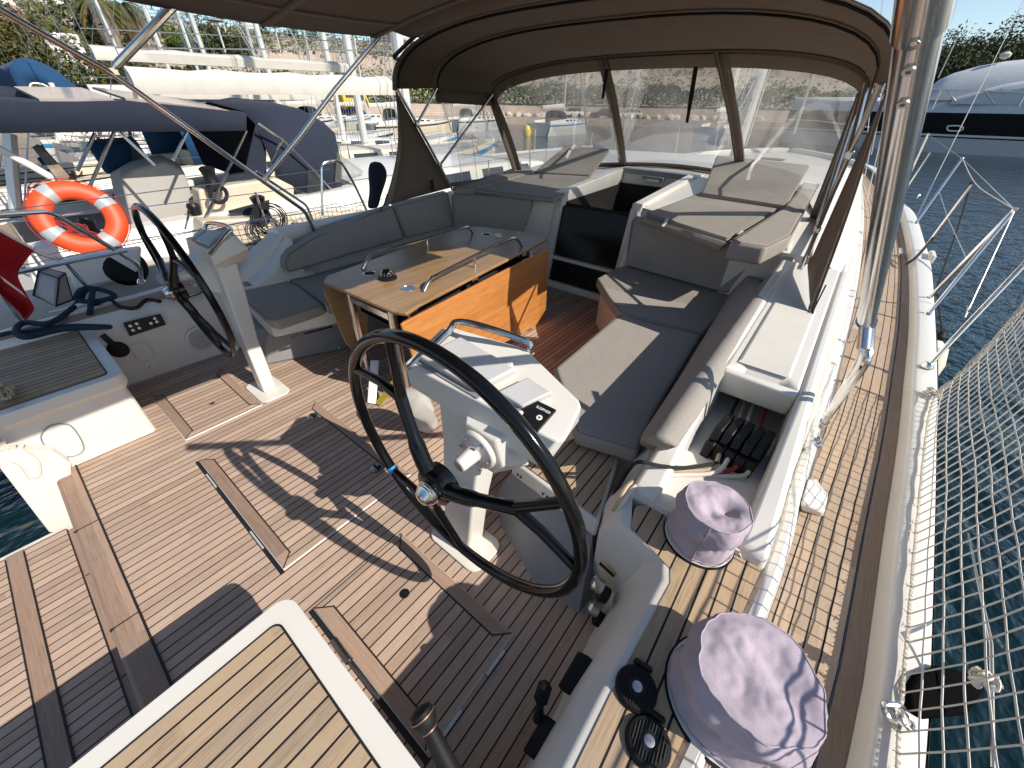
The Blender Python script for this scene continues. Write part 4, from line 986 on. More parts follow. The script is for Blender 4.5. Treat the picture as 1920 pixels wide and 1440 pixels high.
for i, (e, t, lb, mt) in enumerate(zip(ends, tails, lab, ('rope_tan', 'rope_white', 'rope_red', 'rope_white'))):
    rope('rope', lb, [Z(e[0], e[1], zr+.01)] + [Z(a, b_, z+.004*i) for (a, b_), z in zip(t, zz if i < 2 else [ZC+.04, ZC+.03, ZC+.02, ZC+.02, ZC+.01])], .0088, mt, 'rope', gr)
rope('rope', 'black rope looping from the locker to the clutches', [Z(1345, 868, ZC+.06), Z(1290, 877, ZC+.08), Z(1240, 874, ZC+.12), Z(1200, 866, ZC+.14), Z(1180, 880, .5), Z(1150, 930, .42), Z(1125, 985, .32), Z(1112, 1035, .18)], .008, 'rope_black')
for i, (px, py, mt, qx, qy) in enumerate([(1388, 785, 'rope_tan', 1393, 755), (1403, 790, 'rope_white', 1409, 760), (1427, 800, 'rope_red', 1433, 770), (1372, 778, 'rope_black', 1380, 752)]):
    rope('rope', ['tan', 'white', 'red', 'black'][i]+' rope running forward into the coaming from the clutches', [Z(px, py, ZC+.1), Z(px*.5+qx*.5, py*.5+qy*.5, ZC+.1), V3((2.15, Z(qx, qy, ZC+.1).y, ZC+.1))], .0068, mt, 'rope', 'lines inside the coaming')

# engine throttle, handle pockets and valve on the star-board coaming wall
th = thing('throttle_lever', 'black engine throttle lever on the inner coaming wall', 'throttle', Z(1020, 1340, .3))
mb = MB(); mb.tube([Z(1010, 1350, .30), Z(1012, 1325, .33), Z(1018, 1300, .36)], [.018, .012, .012], 8); obj('arm', mb, M['black'], th)
a_, b_ = Z(1012, 1318, .34), Z(1024, 1280, .38)
mb = MB(); mb.tube([a_, a_.lerp(b_, .15), a_.lerp(b_, .85), b_], [.012, .021, .021, .012], 10); obj('grip', mb, M['rubber'], th)
mb = MB(); mb.tube([Z(1006, 1335, .325), Z(1009, 1322, .335)], .004, 6); obj('neutral_button', mb, M['rope_red'], th)
def pocket(q, label):
    mb = MB(); mb.slab([Z(a, b2, z) for a, b2, z in q], (0, .035, -.02)); return tag(obj('handle_pocket', mb, M['rubber'], None, 30, .008, 3), label, 'pocket', 'winch handle pockets')
pocket([(1103, 1228, .36), (1118, 1240, .36), (1078, 1312, .30), (1062, 1300, .30)], 'black winch handle pocket on the coaming wall above the throttle')
pocket([(1040, 1352, .34), (1050, 1358, .34), (1012, 1432, .30), (998, 1425, .30)], 'black winch handle pocket on the coaming wall below the throttle')
vv = thing('fuel_valve', 'steel filler valves with a small warning plate by the foot of the coaming', 'valve', Z(1115, 1150, .05))
for (px, py, z, mt, r) in ((1120, 1095, .20, 'steel', .030), (1130, 1112, .17, 'black', .032), (1112, 1140, .09, 'steel_dull', .026), (1122, 1160, .06, 'rubber', .03)):
    c = Z(px, py, z); mb = MB(); mb.lathe([(r, -.02), (r, .012), (r*.6, .02)], c, (-.2, .9, .35), 16, True, True, lambda t, h: .06*sin(8*t)); obj('valve_cap', mb, M[mt], vv, 30)
mb = MB(); mb.slab([Z(1112, 1082, .26), Z(1118, 1078, .26), Z(1128, 1108, .20), Z(1122, 1112, .20)], (0, -.004, 0)); obj('lever', mb, M['steel'], vv)
mb = MB(); q = [Z(1127, 1053, .27), Z(1154, 1078, .25), Z(1150, 1083, .23), Z(1124, 1059, .25)]; mb.slab(q, (0, .003, 0)); wp = obj('warning_plate', mb, M['black'], vv, 0)
mb = MB(); q2 = [p+V3((0, .004, 0)) for p in q]; mb.tube(q2, .0014, 4, True); cc = (q[0]+q[1]+q[2]+q[3])/4+V3((0, .004, 0)); mb.slab([cc.lerp(p, .22) for p in q2], (0, .001, 0)); obj('plate_border', mb, M['yellow'], wp)
lv = thing('lever_handle', 'black lever handle with copper rings rising beside the near helm seat', 'lever', Z(850, 1440, .42))
p0, p1 = Z(858, 1470, .42), Z(785, 1328, .52)
mb = MB(); mb.tube([p0, p0.lerp(p1, .6), p0.lerp(p1, .76)], [.024, .020, .018], 14); mb.tube([p0.lerp(p1, .72), p0.lerp(p1, .78), p0.lerp(p1, .86), p0.lerp(p1, .96), p1], [.019, .026, .031, .027, .012], 16); obj('handle', mb, M['rubber'], lv)
cop = plain('copper_ring', (.22, .12, .08), .5, metal=.5)
mb = MB(); d = (p1-p0).normalized()
for t in (.72, .90): mb.lathe([(.0205 if t < .8 else .0312, -.0015), (.0205 if t < .8 else .0312, .0015)], p0.lerp(p1, t), d, 18)
obj('ring', mb, cop, lv)
mb = MB(); pA, pB = Z(630, 1205, .30), Z(705, 1300, .30); q0_ = [Z(628, 1205, .35), Z(640, 1215, .35)]
mb.tube([Z(626, 1200, .33), Z(640, 1220, .33), Z(655, 1240, .33)], .012, 8); mb.tube([Z(655, 1240, .33), Z(712, 1310, .33)], .006, 6); obj('seat_latch', mb, M['steel'], yacht)
kb = thing('knob_lever', 'black knob lever on the white wall beside the port helm seat', 'lever', X(200, 640, .09))
a_, b_ = Y(192, 628, 3.42), Y(222, 655, 3.36)
mb = MB(); mb.tube([a_, b_], .018, 10); obj('arm', mb, M['black'], kb)
mb = MB(); mb.lathe([(.02, -.03), (.05, -.012), (.056, .006), (.045, .02), (.015, .026)], b_, (-.3, -.8, .1), 20); obj('knob', mb, M['rubber'], kb)

# ================================================================ STANCHIONS, LIFELINES, NET
def stanchion(base, top, label, brace=None, mid=True):
    root = thing('stanchion', label, 'stanchion', base, 'star-board stanchions')
    base, top = V3(base), V3(top)
    mb = MB(); mb.tube([base, top], .0135, 10); obj('post', mb, M['steel'], root)
    mb = MB(); mb.lathe([(.032, 0), (.032, .008), (.02, .03)], base, (0, 0, 1), 16); obj('foot', mb, M['steel'], root)
    mb = MB(); mb.lathe([(.014, -.01), (.017, 0), (.014, .012), (.004, .016)], top, top-base, 12); mb.tube([top+V3((-.02, 0, .0)), top+V3((.02, 0, 0))], .009, 6); obj('head', mb, M['steel'], root)
    if brace: mb = MB(); mb.tube([V3(brace), base.lerp(top, .97)], .0125, 10); mb.lathe([(.03, 0), (.03, .008), (.018, .025)], V3(brace), (0, 0, 1), 16); obj('brace', mb, M['steel'], root)
    return root
s1 = (Z(1738, 563, .40), Y(1903, 393, -.95)); s1b = Z(1738, 592, .40)
stanchion(s1[0], s1[1], 'stainless gate stanchion with a brace, middle one along the star-board rail', s1b)
s2 = (Z(1738, 688, .40), Y(1945, 470, -.93)); stanchion(s2[0], s2[1], 'stainless stanchion at the forward end of the white net')
s3 = (Z(1716, 420, .51), Y(1804, 297, -.98)); stanchion(s3[0], s3[1], 'stainless stanchion farther forward with a black fender rope')
s4 = (onsurf(1690, 362, zcap), None); t4 = X(1740, 252, s4[0].x); stanchion(s4[0], t4, 'small stainless stanchion well forward beside the stainless pole')
def wire(label, pts, r=.0032, mat='steel_dull', name='lifeline', cat='lifeline', group='star-board lifelines'):
    mb = MB(); mb.tube(pts, r, 6); return tag(obj(name, mb, M[mat]), label, cat, group)
lp = lambda s, t: V3(s[0]).lerp(V3(s[1]), t)
aft_top = V3((-.6, -.72, 1.04)); 
wire('upper lifeline between the gate stanchion and the next one forward', [s1[1], s3[1]])
wire('upper lifeline from the far stanchions', [s3[1], t4])
wire('lower lifeline sagging between the star-board stanchions', [lp(s1, .5), lp(s1, .5).lerp(lp(s3, .5), .5)+V3((0, 0, -.02)), lp(s3, .5)])
wire('thin line with a turnbuckle hanging from the gate stanchion', [s1[1], s1[1].lerp(s2[0], .5)+V3((-.1, -.05, -.2)), Y(1815, 580, -.86)])
mb = MB(); rr_ = Y(1815, 580, -.86); mb.tube(circ(rr_, V3((1, 0, 0)), V3((0, .3, 1)).normalized(), .014, 12), .004, 6, True); tag(obj('shackle', mb, M['steel']), 'steel shackle at the end of the thin line near the net', 'shackle')
wire('upper lifeline running aft above the net', [s2[1], aft_top], .004)
# the net: bottom edge on the bulwark cap, top edge on the lifeline
nb = [Z(1752, 742, .40), Z(1737, 800, .40), Z(1716, 1000, .40), Z(1703, 1150, .40), Z(1690, 1300, .40), Z(1680, 1440, .40)]
nb = nb + [V3((.0, -.58, .40)), V3((-.6, -.52, .40))]
nb = sorted(nb, key=lambda p: -p.x); nbc = bezier(nb, 8)
def along(C, t):
    tot = sum((C[i+1]-C[i]).length for i in range(len(C)-1)); s = t*tot
    for i in range(len(C)-1):
        l = (C[i+1]-C[i]).length
        if s <= l: return C[i].lerp(C[i+1], s/l)
        s -= l
    return C[-1]
ntop0, ntop1 = Y(1950, 527, -.90), aft_top+V3((0, .01, -.02))
NU, NV = 62, 13
def netp(i, j):
    t = i/NU; k = j/NV; a = along(nbc, t); b = ntop0.lerp(ntop1, t)
    p = a.lerp(b, k); s_ = sin(pi*k)
    return p + V3((.002*sin(j*1.3+i*.4)*s_, -.03*s_ + .002*sin(i*.55+j*.3)*s_, -.008*sin(pi*t*5)*s_ + .002*sin(i*1.7+j)))
nt_ = thing('safety_net', 'white rope safety net laced along the star-board rail', 'safety net', (1, -.7, .44))
mb = MB()
for i in range(NU+1): mb.tube([netp(i, j) for j in range(NV+1)], .0027, 4)
for j in range(NV+1): mb.tube([netp(i, j) for i in range(NU+1)], .0027, 4)
obj('mesh', mb, M['net'], nt_, 60)
rnd = random.Random(4)
mb = MB(); P = [netp(i, 0)+V3((0, 0, .004)) for i in range(NU+1)]; mb.tube(P, .0034, 6)
Q = []
for i in range(NU*9):
    t = i/9; k = int(t); p = netp(k, 0).lerp(netp(min(k+1, NU), 0), t-k); a = i*2.1
    Q.append(p+V3((rnd.uniform(-.003, .003), .006*cos(a), .004+.006*sin(a)+.002)))
mb.tube(Q, .0014, 4)
for i in range(70):
    p = netp(rnd.randint(0, NU), 0); mb.tube([p, p+V3((rnd.uniform(-.01, .01), rnd.uniform(.006, .02), rnd.uniform(0, .006))), p+V3((rnd.uniform(-.016, .016), rnd.uniform(.006, .024), rnd.uniform(.002, .014)))], .0012, 4)
obj('bottom_lacing', mb, M['net'], nt_, 60)
mb = MB(); E = [netp(0, j) for j in range(NV+1)]
for s_ in range(5): mb.tube([p+V3((rnd.uniform(-.012, .012), rnd.uniform(-.01, .01), rnd.uniform(-.008, .008))) for p in E], .003, 5)
Q = []
for i in range(NV*14):
    t = i/14; k = int(t); p = E[k].lerp(E[k+1], t-k); a = i*1.7; Q.append(p+V3((.013*cos(a), .005*rnd.uniform(-1, 1), .013*sin(a))))
mb.tube(Q, .0022, 4)
c = netp(0, 0)
for k in range(9): mb.tube(bezier([c+V3((rnd.uniform(-.05, .03), rnd.uniform(-.03, .05), rnd.uniform(-.005, .04))) for _ in range(5)], 4), .0028, 5)
mb.tube([c, c+V3((-.02, .04, .004)), c+V3((-.02, .09, .006)), c+V3((-.03, .12, -.01))], .003, 5)
obj('edge_lacing', mb, M['net'], nt_, 60)
mb = MB(); mb.tube([netp(i, NV) for i in range(NU+1)], .004, 6); obj('head_rope', mb, M['net'], nt_, 60)
# vertical stay with a knot behind the net
wire('thin vertical wire behind the net with a knot of white cord', [Z(1815, 1000, .0), V3((1.2, -.78, .5)), Y(1862, 1440, -.80)], .004)
kc = Y(1848, 1278, -.74); mb = MB()
for k in range(10): mb.tube(bezier([kc+V3((rnd.uniform(-.022, .022), rnd.uniform(-.022, .022), rnd.uniform(-.03, .03))) for _ in range(5)], 4), .0045, 6)
tag(obj('cord_knot', mb, M['rope_white']), 'frayed bunch of white cord knotted to the net', 'cord')
# black mooring bollard plate and shackles outboard of the net
q = [Z(1700, 1290, .41), Z(1715, 1262, .41), Z(1760, 1245, .41), Z(1838, 1265, .38), Z(1850, 1290, .36), Z(1820, 1335, .36), Z(1735, 1345, .41), Z(1705, 1325, .41)]
mb = MB(); mb.slab(q, (0, 0, -.04)); tag(obj('fairlead_block', mb, M['matt_black'], None, 30, .012, 3), 'black block lying on the rail under the net', 'block')
mb = MB()
for px, py in ((1668, 1335), (1700, 1350)):
    c = Z(px, py, .42); mb.tube(circ(c, V3((1, .2, 0)).normalized(), V3((-.2, .8, .5)).normalized(), .020, 16), .006, 7, True)
mb.tube([Z(1655, 1320, .42), Z(1690, 1322, .42)], .007, 7); tag(obj('shackle', mb, M['steel']), 'pair of steel shackles on the rail beside the black block', 'shackle')
# cleat, padeyes and the black fender rope
c = Z(1684, 478, .40); mb = MB(); mb.tube([c+V3((-.12, -.01, .045)), c+V3((-.06, 0, .05)), c+V3((.06, 0, .05)), c+V3((.12, .01, .045))], [.008, .014, .014, .008], 8); mb.tube([c+V3((-.04, 0, -.05)), c+V3((-.04, 0, .05))], .012, 8); mb.tube([c+V3((.04, 0, -.05)), c+V3((.04, 0, .05))], .012, 8)
tag(obj('deck_cleat', mb, M['steel']), 'stainless cleat on the star-board side deck past the pole', 'cleat')
rope('rope', 'black mooring line from the rail out to the water', [Z(1700, 495, .42), Z(1722, 478, .5), Y(1770, 420, -.92), Y(1806, 365, -.97), Y(1822, 342, -.99)], .013, 'rope_black', sm=5)
rope('fender_line', 'thin black fender line hanging from the rail', [Y(1822, 342, -.99), Y(1795, 430, -1.0), Y(1755, 545, -.95)], .008, 'rope_black')
rope('rope', 'short white lanyard tied between the far stanchions', [s3[1], Y(1830, 345, -1.0), s1[1]], .004, 'rope_white')
mb = MB(); c = Z(1741, 490, .42); mb.loft([[c+V3((x, y, z)) for x, y in ((-.12, -.02), (.12, -.02), (.12, .03), (-.12, .03))] for z in (0, .09)]); tag(obj('fairlead', mb, M['gel'], None, 30, .015, 3), 'white fairlead on the rail near the middle stanchion', 'fairlead')
fd = thing('fender', 'pale cream fender hanging outside the star-board rail', 'fender', V3((4.3, -1.08, .0)))
c = V3((4.35, -1.0, -.25)); mb = MB(); mb.lathe([(.02, -.45), (.10, -.40), (.145, -.25), (.15, 0), (.145, .25), (.1, .38), (.03, .43)], c, (.25, -.05, 1), 24); obj('body', mb, M['fender'], fd)
mb = MB(); mb.lathe([(.03, .42), (.04, .46), (.02, .5)], c, (.25, -.05, 1), 14); mb.tube([c+V3((.12, -.02, .48)), V3((4.55, -.86, .5))], .006, 6); obj('eye', mb, M['lblue'] if False else M['rubber'], fd)
# shrouds and backstay beside the cockpit
for i, (a, b_, lb) in enumerate([((1655, 0, 9), (1620, 310, 9), 'thin shroud rising past the sprayhood edge, nearest the hood'), ((1690, 0, 7.5), (1634, 290, 7.8), 'thin shroud rising past the sprayhood edge, between two others'), ((1668, 100, 8), (1622, 330, 8.2), 'thin lower shroud behind the pole')]):
    wire(lb, [X(a[0], a[1], a[2]), X(b_[0], b_[1], b_[2])], .006, 'steel_dull', 'shroud', 'shroud', 'wire shrouds')
p0, p1 = Y(1960, -80, -.95), Y(1748, 350, -.9)
bs = thing('backstay', 'pale wire stay with a steel turnbuckle slanting up across the motor yacht', 'stay', p1)
p2 = Y(1752, 338, -.905); p1 = Y(1720, 405, -.86)
mb = MB(); mb.tube([p0, p2], .0055, 6); obj('wire', mb, M['rope_white'], bs)
mb = MB(); mb.tube([p2, p2.lerp(p1, .5), p1], [.010, .014, .007], 8); mb.tube(circ(Y(1722, 368, -.88), V3((1, 0, 0)), V3((0, 0, 1)), .03, 12), .01, 6, True); obj('turnbuckle', mb, M['steel'], bs)
# ================================================================ SPRAYHOOD AND BIMINI
sh = thing('sprayhood', 'taupe canvas sprayhood with clear windows over the companionway', 'sprayhood', (3.2, CL, .95))
hm = CL-.1   # 1.75
def hoop(x0, ys, yp, zs, zt, bow, n=24, p=2.6):
    """arch from the star-board shoulder to the port shoulder"""
    out = []
    for i in range(n+1):
        t = pi*i/n; c = cos(t); s_ = sin(t)
        y = (ys+yp)/2 - (yp-ys)/2*math.copysign(abs(c)**(2/p), c)
        z = zs + (zt-zs)*abs(s_)**(2/p)
        out.append(V3((x0 + bow*abs(s_)**1.2, y, z)))
    return out
HA = hoop(2.60, .05, 3.38, 1.80, 2.22, .05); HB = hoop(3.05, .12, 3.38, 1.82, 2.19, .06)
HC = hoop(3.86, .17, 3.40, 1.80, 2.085, .22)
def lerpL(a, b, t, sag=0): return [p.lerp(q, t)+V3((0, 0, -sag*sin(pi*t)*sin(pi*i/(len(a)-1)))) for i, (p, q) in enumerate(zip(a, b))]
rows = [lerpL(HA, HA, 0)] + [lerpL(HA, HB, t, .012) for t in (.25, .5, .75)] + [HB] + [lerpL(HB, HC, t, .018) for t in (.2, .4, .6, .8)] + [HC]
mb = MB(); mb.loft(rows, False); obj('canopy', mb, M['canvas'], sh, 60, 0, 2, 0, .004)
for H in (HA, HB, HC):     # webbing pockets and hoops
    mb = MB(); mb.loft([[p+V3((-.028, 0, -.010)) for p in H], [p+V3((.028, 0, -.010)) for p in H]], False); obj('hoop_pocket', mb, M['canvas_seam'], sh, 60, 0, 2, 0, .003)
    mb = MB(); mb.tube([p+V3((.032, 0, -.016)) for p in H], .009, 6); obj('seam_cord', mb, M['strap'], sh)
# window base line on the coachroof
def basept(t):
    pts = [V3((4.45, .16, zrf(4.4)-.02)), V3((5.2, .45, zrf(5.2)-.0)), V3((5.65, 1.15, zrf(5.65)+.02)), V3((5.8, CL, zrf(5.8)+.03)), V3((5.65, 2.55, zrf(5.65)+.02)), V3((5.2, 3.2, zrf(5.2))), V3((4.45, 3.42, zrf(4.4)+.0))]
    return along(bezier(pts, 6), t)
NB = 24
BL = [basept(i/NB) for i in range(NB+1)]
BLc = [V3((p.x, p.y, p.z)) for p in BL]
def remap(i):
    K = [(0, 0), (8, 10.0), (16, 13.5), (24, 24)]
    for (a, b), (c, d) in zip(K, K[1:]):
        if i <= c: v = b+(d-b)*(i-a)/(c-a); break
    j = min(int(v), 23); return HC[j].lerp(HC[j+1], v-j)
HW = [remap(i) for i in range(NB+1)]
def wp_(i, k):
    p = HW[i].lerp(BLc[i], k); return p + V3((.03*sin(pi*k), 0, .03*sin(pi*k)))
def band(k0, k1, i0, i1, mat, name, parent, n=8, solid=0, off=0):
    mb = MB(); L = [[wp_(i, k0+(k1-k0)*j/n)+V3((-off, 0, 0)) for i in range(i0, i1+1)] for j in range(n+1)]
    mb.loft(L, False); return obj(name, mb, M[mat], parent, 70, 0, 2, 0, solid)
w_ = band(.10, .96, 0, NB, 'vinyl', 'front_window', sh)
band(0, .105, 0, NB, 'canvas', 'window_header', sh, 3, .004, .006); band(.955, 1.0, 0, NB, 'canvas', 'window_skirt', sh, 2, .004, .006)
mb = MB()
for i, wd in ((0, .05), (8, .055), (16, .055), (NB, .05)):
    L = []
    for j in range(11):
        p = wp_(i, j/10)+V3((-.008, 0, 0)); L.append([p+V3((0, -wd, 0)), p+V3((0, wd, 0))])
    mb.loft(L, False)
obj('window_seam', mb, M['canvas'], sh, 60, 0, 2, 0, .003)
mb = MB()
for i, wd in ((0, .015), (8, .012), (16, .012), (NB, .015)):
    for s_ in (-1, 1):
        L = []
        for j in range(11):
            p = wp_(i, j/10)+V3((-.013, s_*.03, 0)); L.append([p+V3((0, -.008, 0)), p+V3((0, .008, 0))])
        mb.loft(L, False)
obj('seam_webbing', mb, M['canvas_seam'], sh, 60, 0, 2, 0, .002)
for px, y_ in (((1138, 130), (1130, 185)), ((1305, 125), (1288, 230))):
    a_ = X(px[0], px[1], 4.05); b_ = X(y_[0], y_[1], 4.2)
    mb = MB(); mb.loft([[a_+V3((0, -.018, 0)), a_+V3((0, .018, 0))], [a_.lerp(b_, .5)+V3((0, -.018, 0)), a_.lerp(b_, .5)+V3((0, .018, 0))], [b_+V3((0, -.012, 0)), b_+V3((0, .012, 0))]], False)
    obj('roll_up_strap', mb, M['strap'], sh, 0, 0, 2, 0, .004)
for s in (0, 1):      # side panels, side windows, tubes
    iA = 0 if not s else -1
    ya = HA[iA]; yb_ = HB[iA]; yc = HC[iA]
    if s: base, low = Y(845, 352, 3.42), Y(719, 386, 3.45)
    else: base, low = V3((3.05, .04, .90)), Y(1522, 588, -.075)
    piv = base
    def bulge(p, q, t, d): return p.lerp(q, t)+V3((0, d*sin(pi*t), 0))
    sg = 1 if s else -1
    # opaque aft triangle
    mb = MB(); n = 10; L = []
    for j in range(n+1):
        t = j/n; a = ya.lerp(low, t) + V3((.10*sin(pi*t), 0, 0)); b = ya.lerp(base, t)
        L.append([a+V3((0, sg*.01*sin(pi*t), 0)), a.lerp(b, .33)+V3((0, sg*.018*sin(pi*t)+.006*sin(9*t), 0)), a.lerp(b, .66)+V3((0, sg*.012*sin(pi*t), 0)), b])
    mb.loft(L, False); obj('side_panel', mb, M['canvas'], sh, 60, 0, 2, 0, .004)
    mb = MB(); mb.loft([[p+V3((0, -sg*.012, 0)) for p in r_[:1]]+[r_[0].lerp(r_[1], .3)+V3((0, -sg*.012, 0))] for r_ in L], False); obj('panel_edge', mb, M['canvas_seam'], sh, 60, 0, 2, 0, .003)
    # clear side window with canvas frame
    fb = BLc[0] if not s else BLc[-1]
    mb = MB(); K = 8; L = []
    for j in range(K+1):
        t = j/K; a = yb_.lerp(base, t); b = yc.lerp(fb, t); L.append([a.lerp(b, q/6) for q in range(7)])
    sub = [[r_[0].lerp(r_[-1], .06+.88*q/6) for q in range(7)] for r_ in L]
    mb.loft(sub[1:], False); obj('side_window', mb, M['vinyl2'], sh, 60)
    mb = MB(); mb.loft([L[0], L[1]], False); mb.loft([[r_[-1].lerp(r_[0], .09), r_[-1]] for r_ in L], False); mb.loft([L[-1], [p+V3((0, 0, .05)) for p in L[-1]]], False)
    obj('side_frame', mb, M['canvas'], sh, 60, 0, 2, 0, .004)
    mb = MB(); mb.tube([ya+V3((0, -sg*.03, 0)), ya.lerp(base, .5)+V3((0, -sg*.035, 0)), base+V3((0, -sg*.03, -.02))], .0125, 10)
    mb.tube([yb_+V3((0, -sg*.03, 0)), ya.lerp(base, .30)+V3((0, -sg*.035, 0))], .0125, 10)
    mb.tube([yc+V3((0, -sg*.03, 0)), ya.lerp(base, .72)+V3((0, -sg*.035, 0))], .0125, 10)
    obj('hoop_tube', mb, M['steel'], sh)
    mb = MB()
    for k in (.30, .72, 1.0):
        c = ya.lerp(base, k)+V3((0, -sg*.035, 0)); mb.box(c.x-.018, c.x+.018, c.y-.018, c.y+.018, c.z-.02, c.z+.02)
    obj('joint', mb, M['steel'], sh, 30, .006)
    if not s:
        mb = MB()
        tl = low+V3((0, 0, .02))
        mb.tube([tl, tl+V3((-.02, -.01, -.05)), tl+V3((-.10, -.04, -.10))], .005, 6); mb.tube([tl+V3((.06, 0, .12)), tl+V3((.0, 0, -.03)), tl+V3((-.05, .05, -.05))], .004, 6)
        obj('tie_down', mb, M['strap'], sh)
    else:
        mb = MB(); mb.tube([low+V3((.05, -.02, .10)), low+V3((.0, -.02, .02)), low+V3((-.05, 0, -.04))], .006, 6)
        c = base+V3((-.3, -.05, .06)); mb.box(c.x-.015, c.x+.015, c.y-.01, c.y+.01, c.z-.05, c.z+.05); obj('tie_down', mb, M['strap'], sh)
# grab handle on the aft corner of the hood
g0 = HA[21]; g1 = HA[18]
mb = MB(); o_ = V3((-.03, 0, .0)); mb.tube(fillet([g0+V3((-.02, 0, -.01)), g0+V3((-.07, 0, .0)), g1+V3((-.07, 0, .0)), g1+V3((-.02, 0, -.01))], .03), .014, 8); obj('grab_handle', mb, M['strap'], sh)

# bimini
bm = thing('bimini', 'taupe canvas bimini overhead on bent stainless tubes', 'bimini', (1.5, CL, 2.2))
x0, x1 = -.75, 2.30
YB0, YB1 = .58, 3.12
P_ = lambda x, y: V3((x, y, 2.09 + .13*sin(pi*max(0, min(1, (y-YB0)/(YB1-YB0)))) - .02*abs(sin(pi*(x-x0)/(x1-x0)*2))))
mb = MB(); mb.grid(lambda u, v: P_(x0+(x1-x0)*u, YB0+(YB1-YB0)*v), 16, 20); obj('canopy', mb, M['canvas'], bm, 60, 0, 2, 0, .004)
def yb(v): return YB0+(YB1-YB0)*v/20
mb = MB()
for x in (x0+.02, .6, 1.5, x1-.03): mb.loft([[P_(x-.03, yb(v))+V3((0, 0, -.008)) for v in range(21)], [P_(x+.03, yb(v))+V3((0, 0, -.008)) for v in range(21)]], False)
mb.loft([[P_(x0+(x1-x0)*u/8, 2.80)+V3((0, 0, -.008)) for u in range(9)], [P_(x0+(x1-x0)*u/8, 2.85)+V3((0, 0, -.008)) for u in range(9)]], False)
obj('seam_webbing', mb, M['canvas_seam'], bm, 60, 0, 2, 0, .003)
mb = MB(); mb.loft([[P_(x1-.02, 2.95-2.2*v/16) for v in range(17)], [p.lerp(q, .5)+V3((0, 0, -.03)) for p, q in zip([P_(x1-.02, 2.95-2.2*v/16) for v in range(17)], [along(HA[::-1], .16+.66*v/16) for v in range(17)])], [along(HA[::-1], .16+.66*v/16) for v in range(17)]], False)
obj('joining_panel', mb, M['canvas'], bm, 60, 0, 2, 0, .004)
# port tubes
tA = [Y(588, 432, 3.6), Y(572, 396, 3.57), Y(510, 342, 3.5), Y(213, 140, 3.3), Y(-10, 12, 3.16), Y(-60, -20, 3.12)]
mb = MB(); mb.tube(fillet(tA[:2]+tA[3:], .05), .0155, 10)
mb.tube([Y(213, 130, 3.3), Y(222, 118, 3.28)], .014, 10); mb.tube([Y(219, 122, 3.28), Y(338, -3, 3.1)], .0195, 10)
mb.tube([Y(498, 333, 3.5), Y(560, 258, 3.4), Y(630, 165, 3.26), Y(712, 68, 3.12)], .0155, 10)
for c in (Y(213, 134, 3.3), Y(500, 335, 3.5)): mb.box(c.x-.016, c.x+.016, c.y-.016, c.y+.016, c.z-.014, c.z+.014)
obj('port_frame', mb, M['steel'], bm).name = 'frame_tube'
# star-board tubes: the thick pole close to the camera
a_ = V3((.30, .045, 1.93)); d_ = ray(1735, 0); a_ = CAM + d_*.105; top = CAM + ray(1748, -70)*.105
b_ = Y(1622, 596, -.205); b_ = CAM + ray(1625, 600)*1.0
b_ = Y(1624, 604, -.19)
top = CAM+ray(1737, -10)*.42; 
mb = MB(); pole = [top+(top-b_)*.25, b_]
mb.tube(pole, .0225, 20)
obj('pole', mb, M['steel'], bm)
dv = (b_-top)
tt = lambda px, py: min(((pole[0].lerp(pole[1], k/200)) for k in range(201)), key=lambda p: abs((lambda q: q)(720-FPX*((p-CAM).dot(_U)/(p-CAM).dot(_f)))-py))
mb = MB()
c = tt(0, 55); u_ = dv.normalized(); mb.lathe([(.0235, -.3), (.026, -.3), (.026, .0), (.0235, .003)], c, u_, 24, False, False)
obj('sleeve', mb, M['steel'], bm)
mb = MB()
for py in (40, 95, 165):
    c = tt(0, py); n_ = (CAM-c); n_ = (n_-u_*n_.dot(u_)).normalized(); n_ = (Matrix.Rotation(radians(8), 4, u_) @ n_)
    mb.lathe([(.0066, -.004), (.0066, .0035 if py > 45 else .006), (.003, .0035), (.0026, .001)], c+n_*.0222, n_, 16)
obj('screw', mb, M['steel_dull'], bm)
low_ = Y(1612, 692, -.245); foot = Z(1540, 800, .56)
mb = MB(); mb.tube([b_+u_*-.01, b_+u_*.012], .027, 16)
mb.tube([b_, Y(1618, 655, -.215)], .018, 12); mb.tube(fillet([Y(1621, 630, -.205), Y(1616, 672, -.235), foot], .05), .0125, 10); mb.tube(fillet([Y(1636, 575, -.20), Y(1627, 676, -.238), foot.lerp(Y(1627, 676, -.238), .04)], .05), .0125, 10)
mb.tube([foot.lerp(low_, .12), foot.lerp(low_, .04)], .018, 10)
fo2 = Z(1536, 822, .50)
mb.tube(circ(fo2, V3((1, .2, 0)).normalized(), V3((0, .5, .8)).normalized(), .020, 14), .007, 6, True); mb.tube([foot, fo2], .008, 8); mb.lathe([(.028, 0), (.024, .012)], fo2+V3((0, 0, -.03)), (-.0, -.5, 1), 16)
obj('pole_foot', mb, M['steel'], bm)
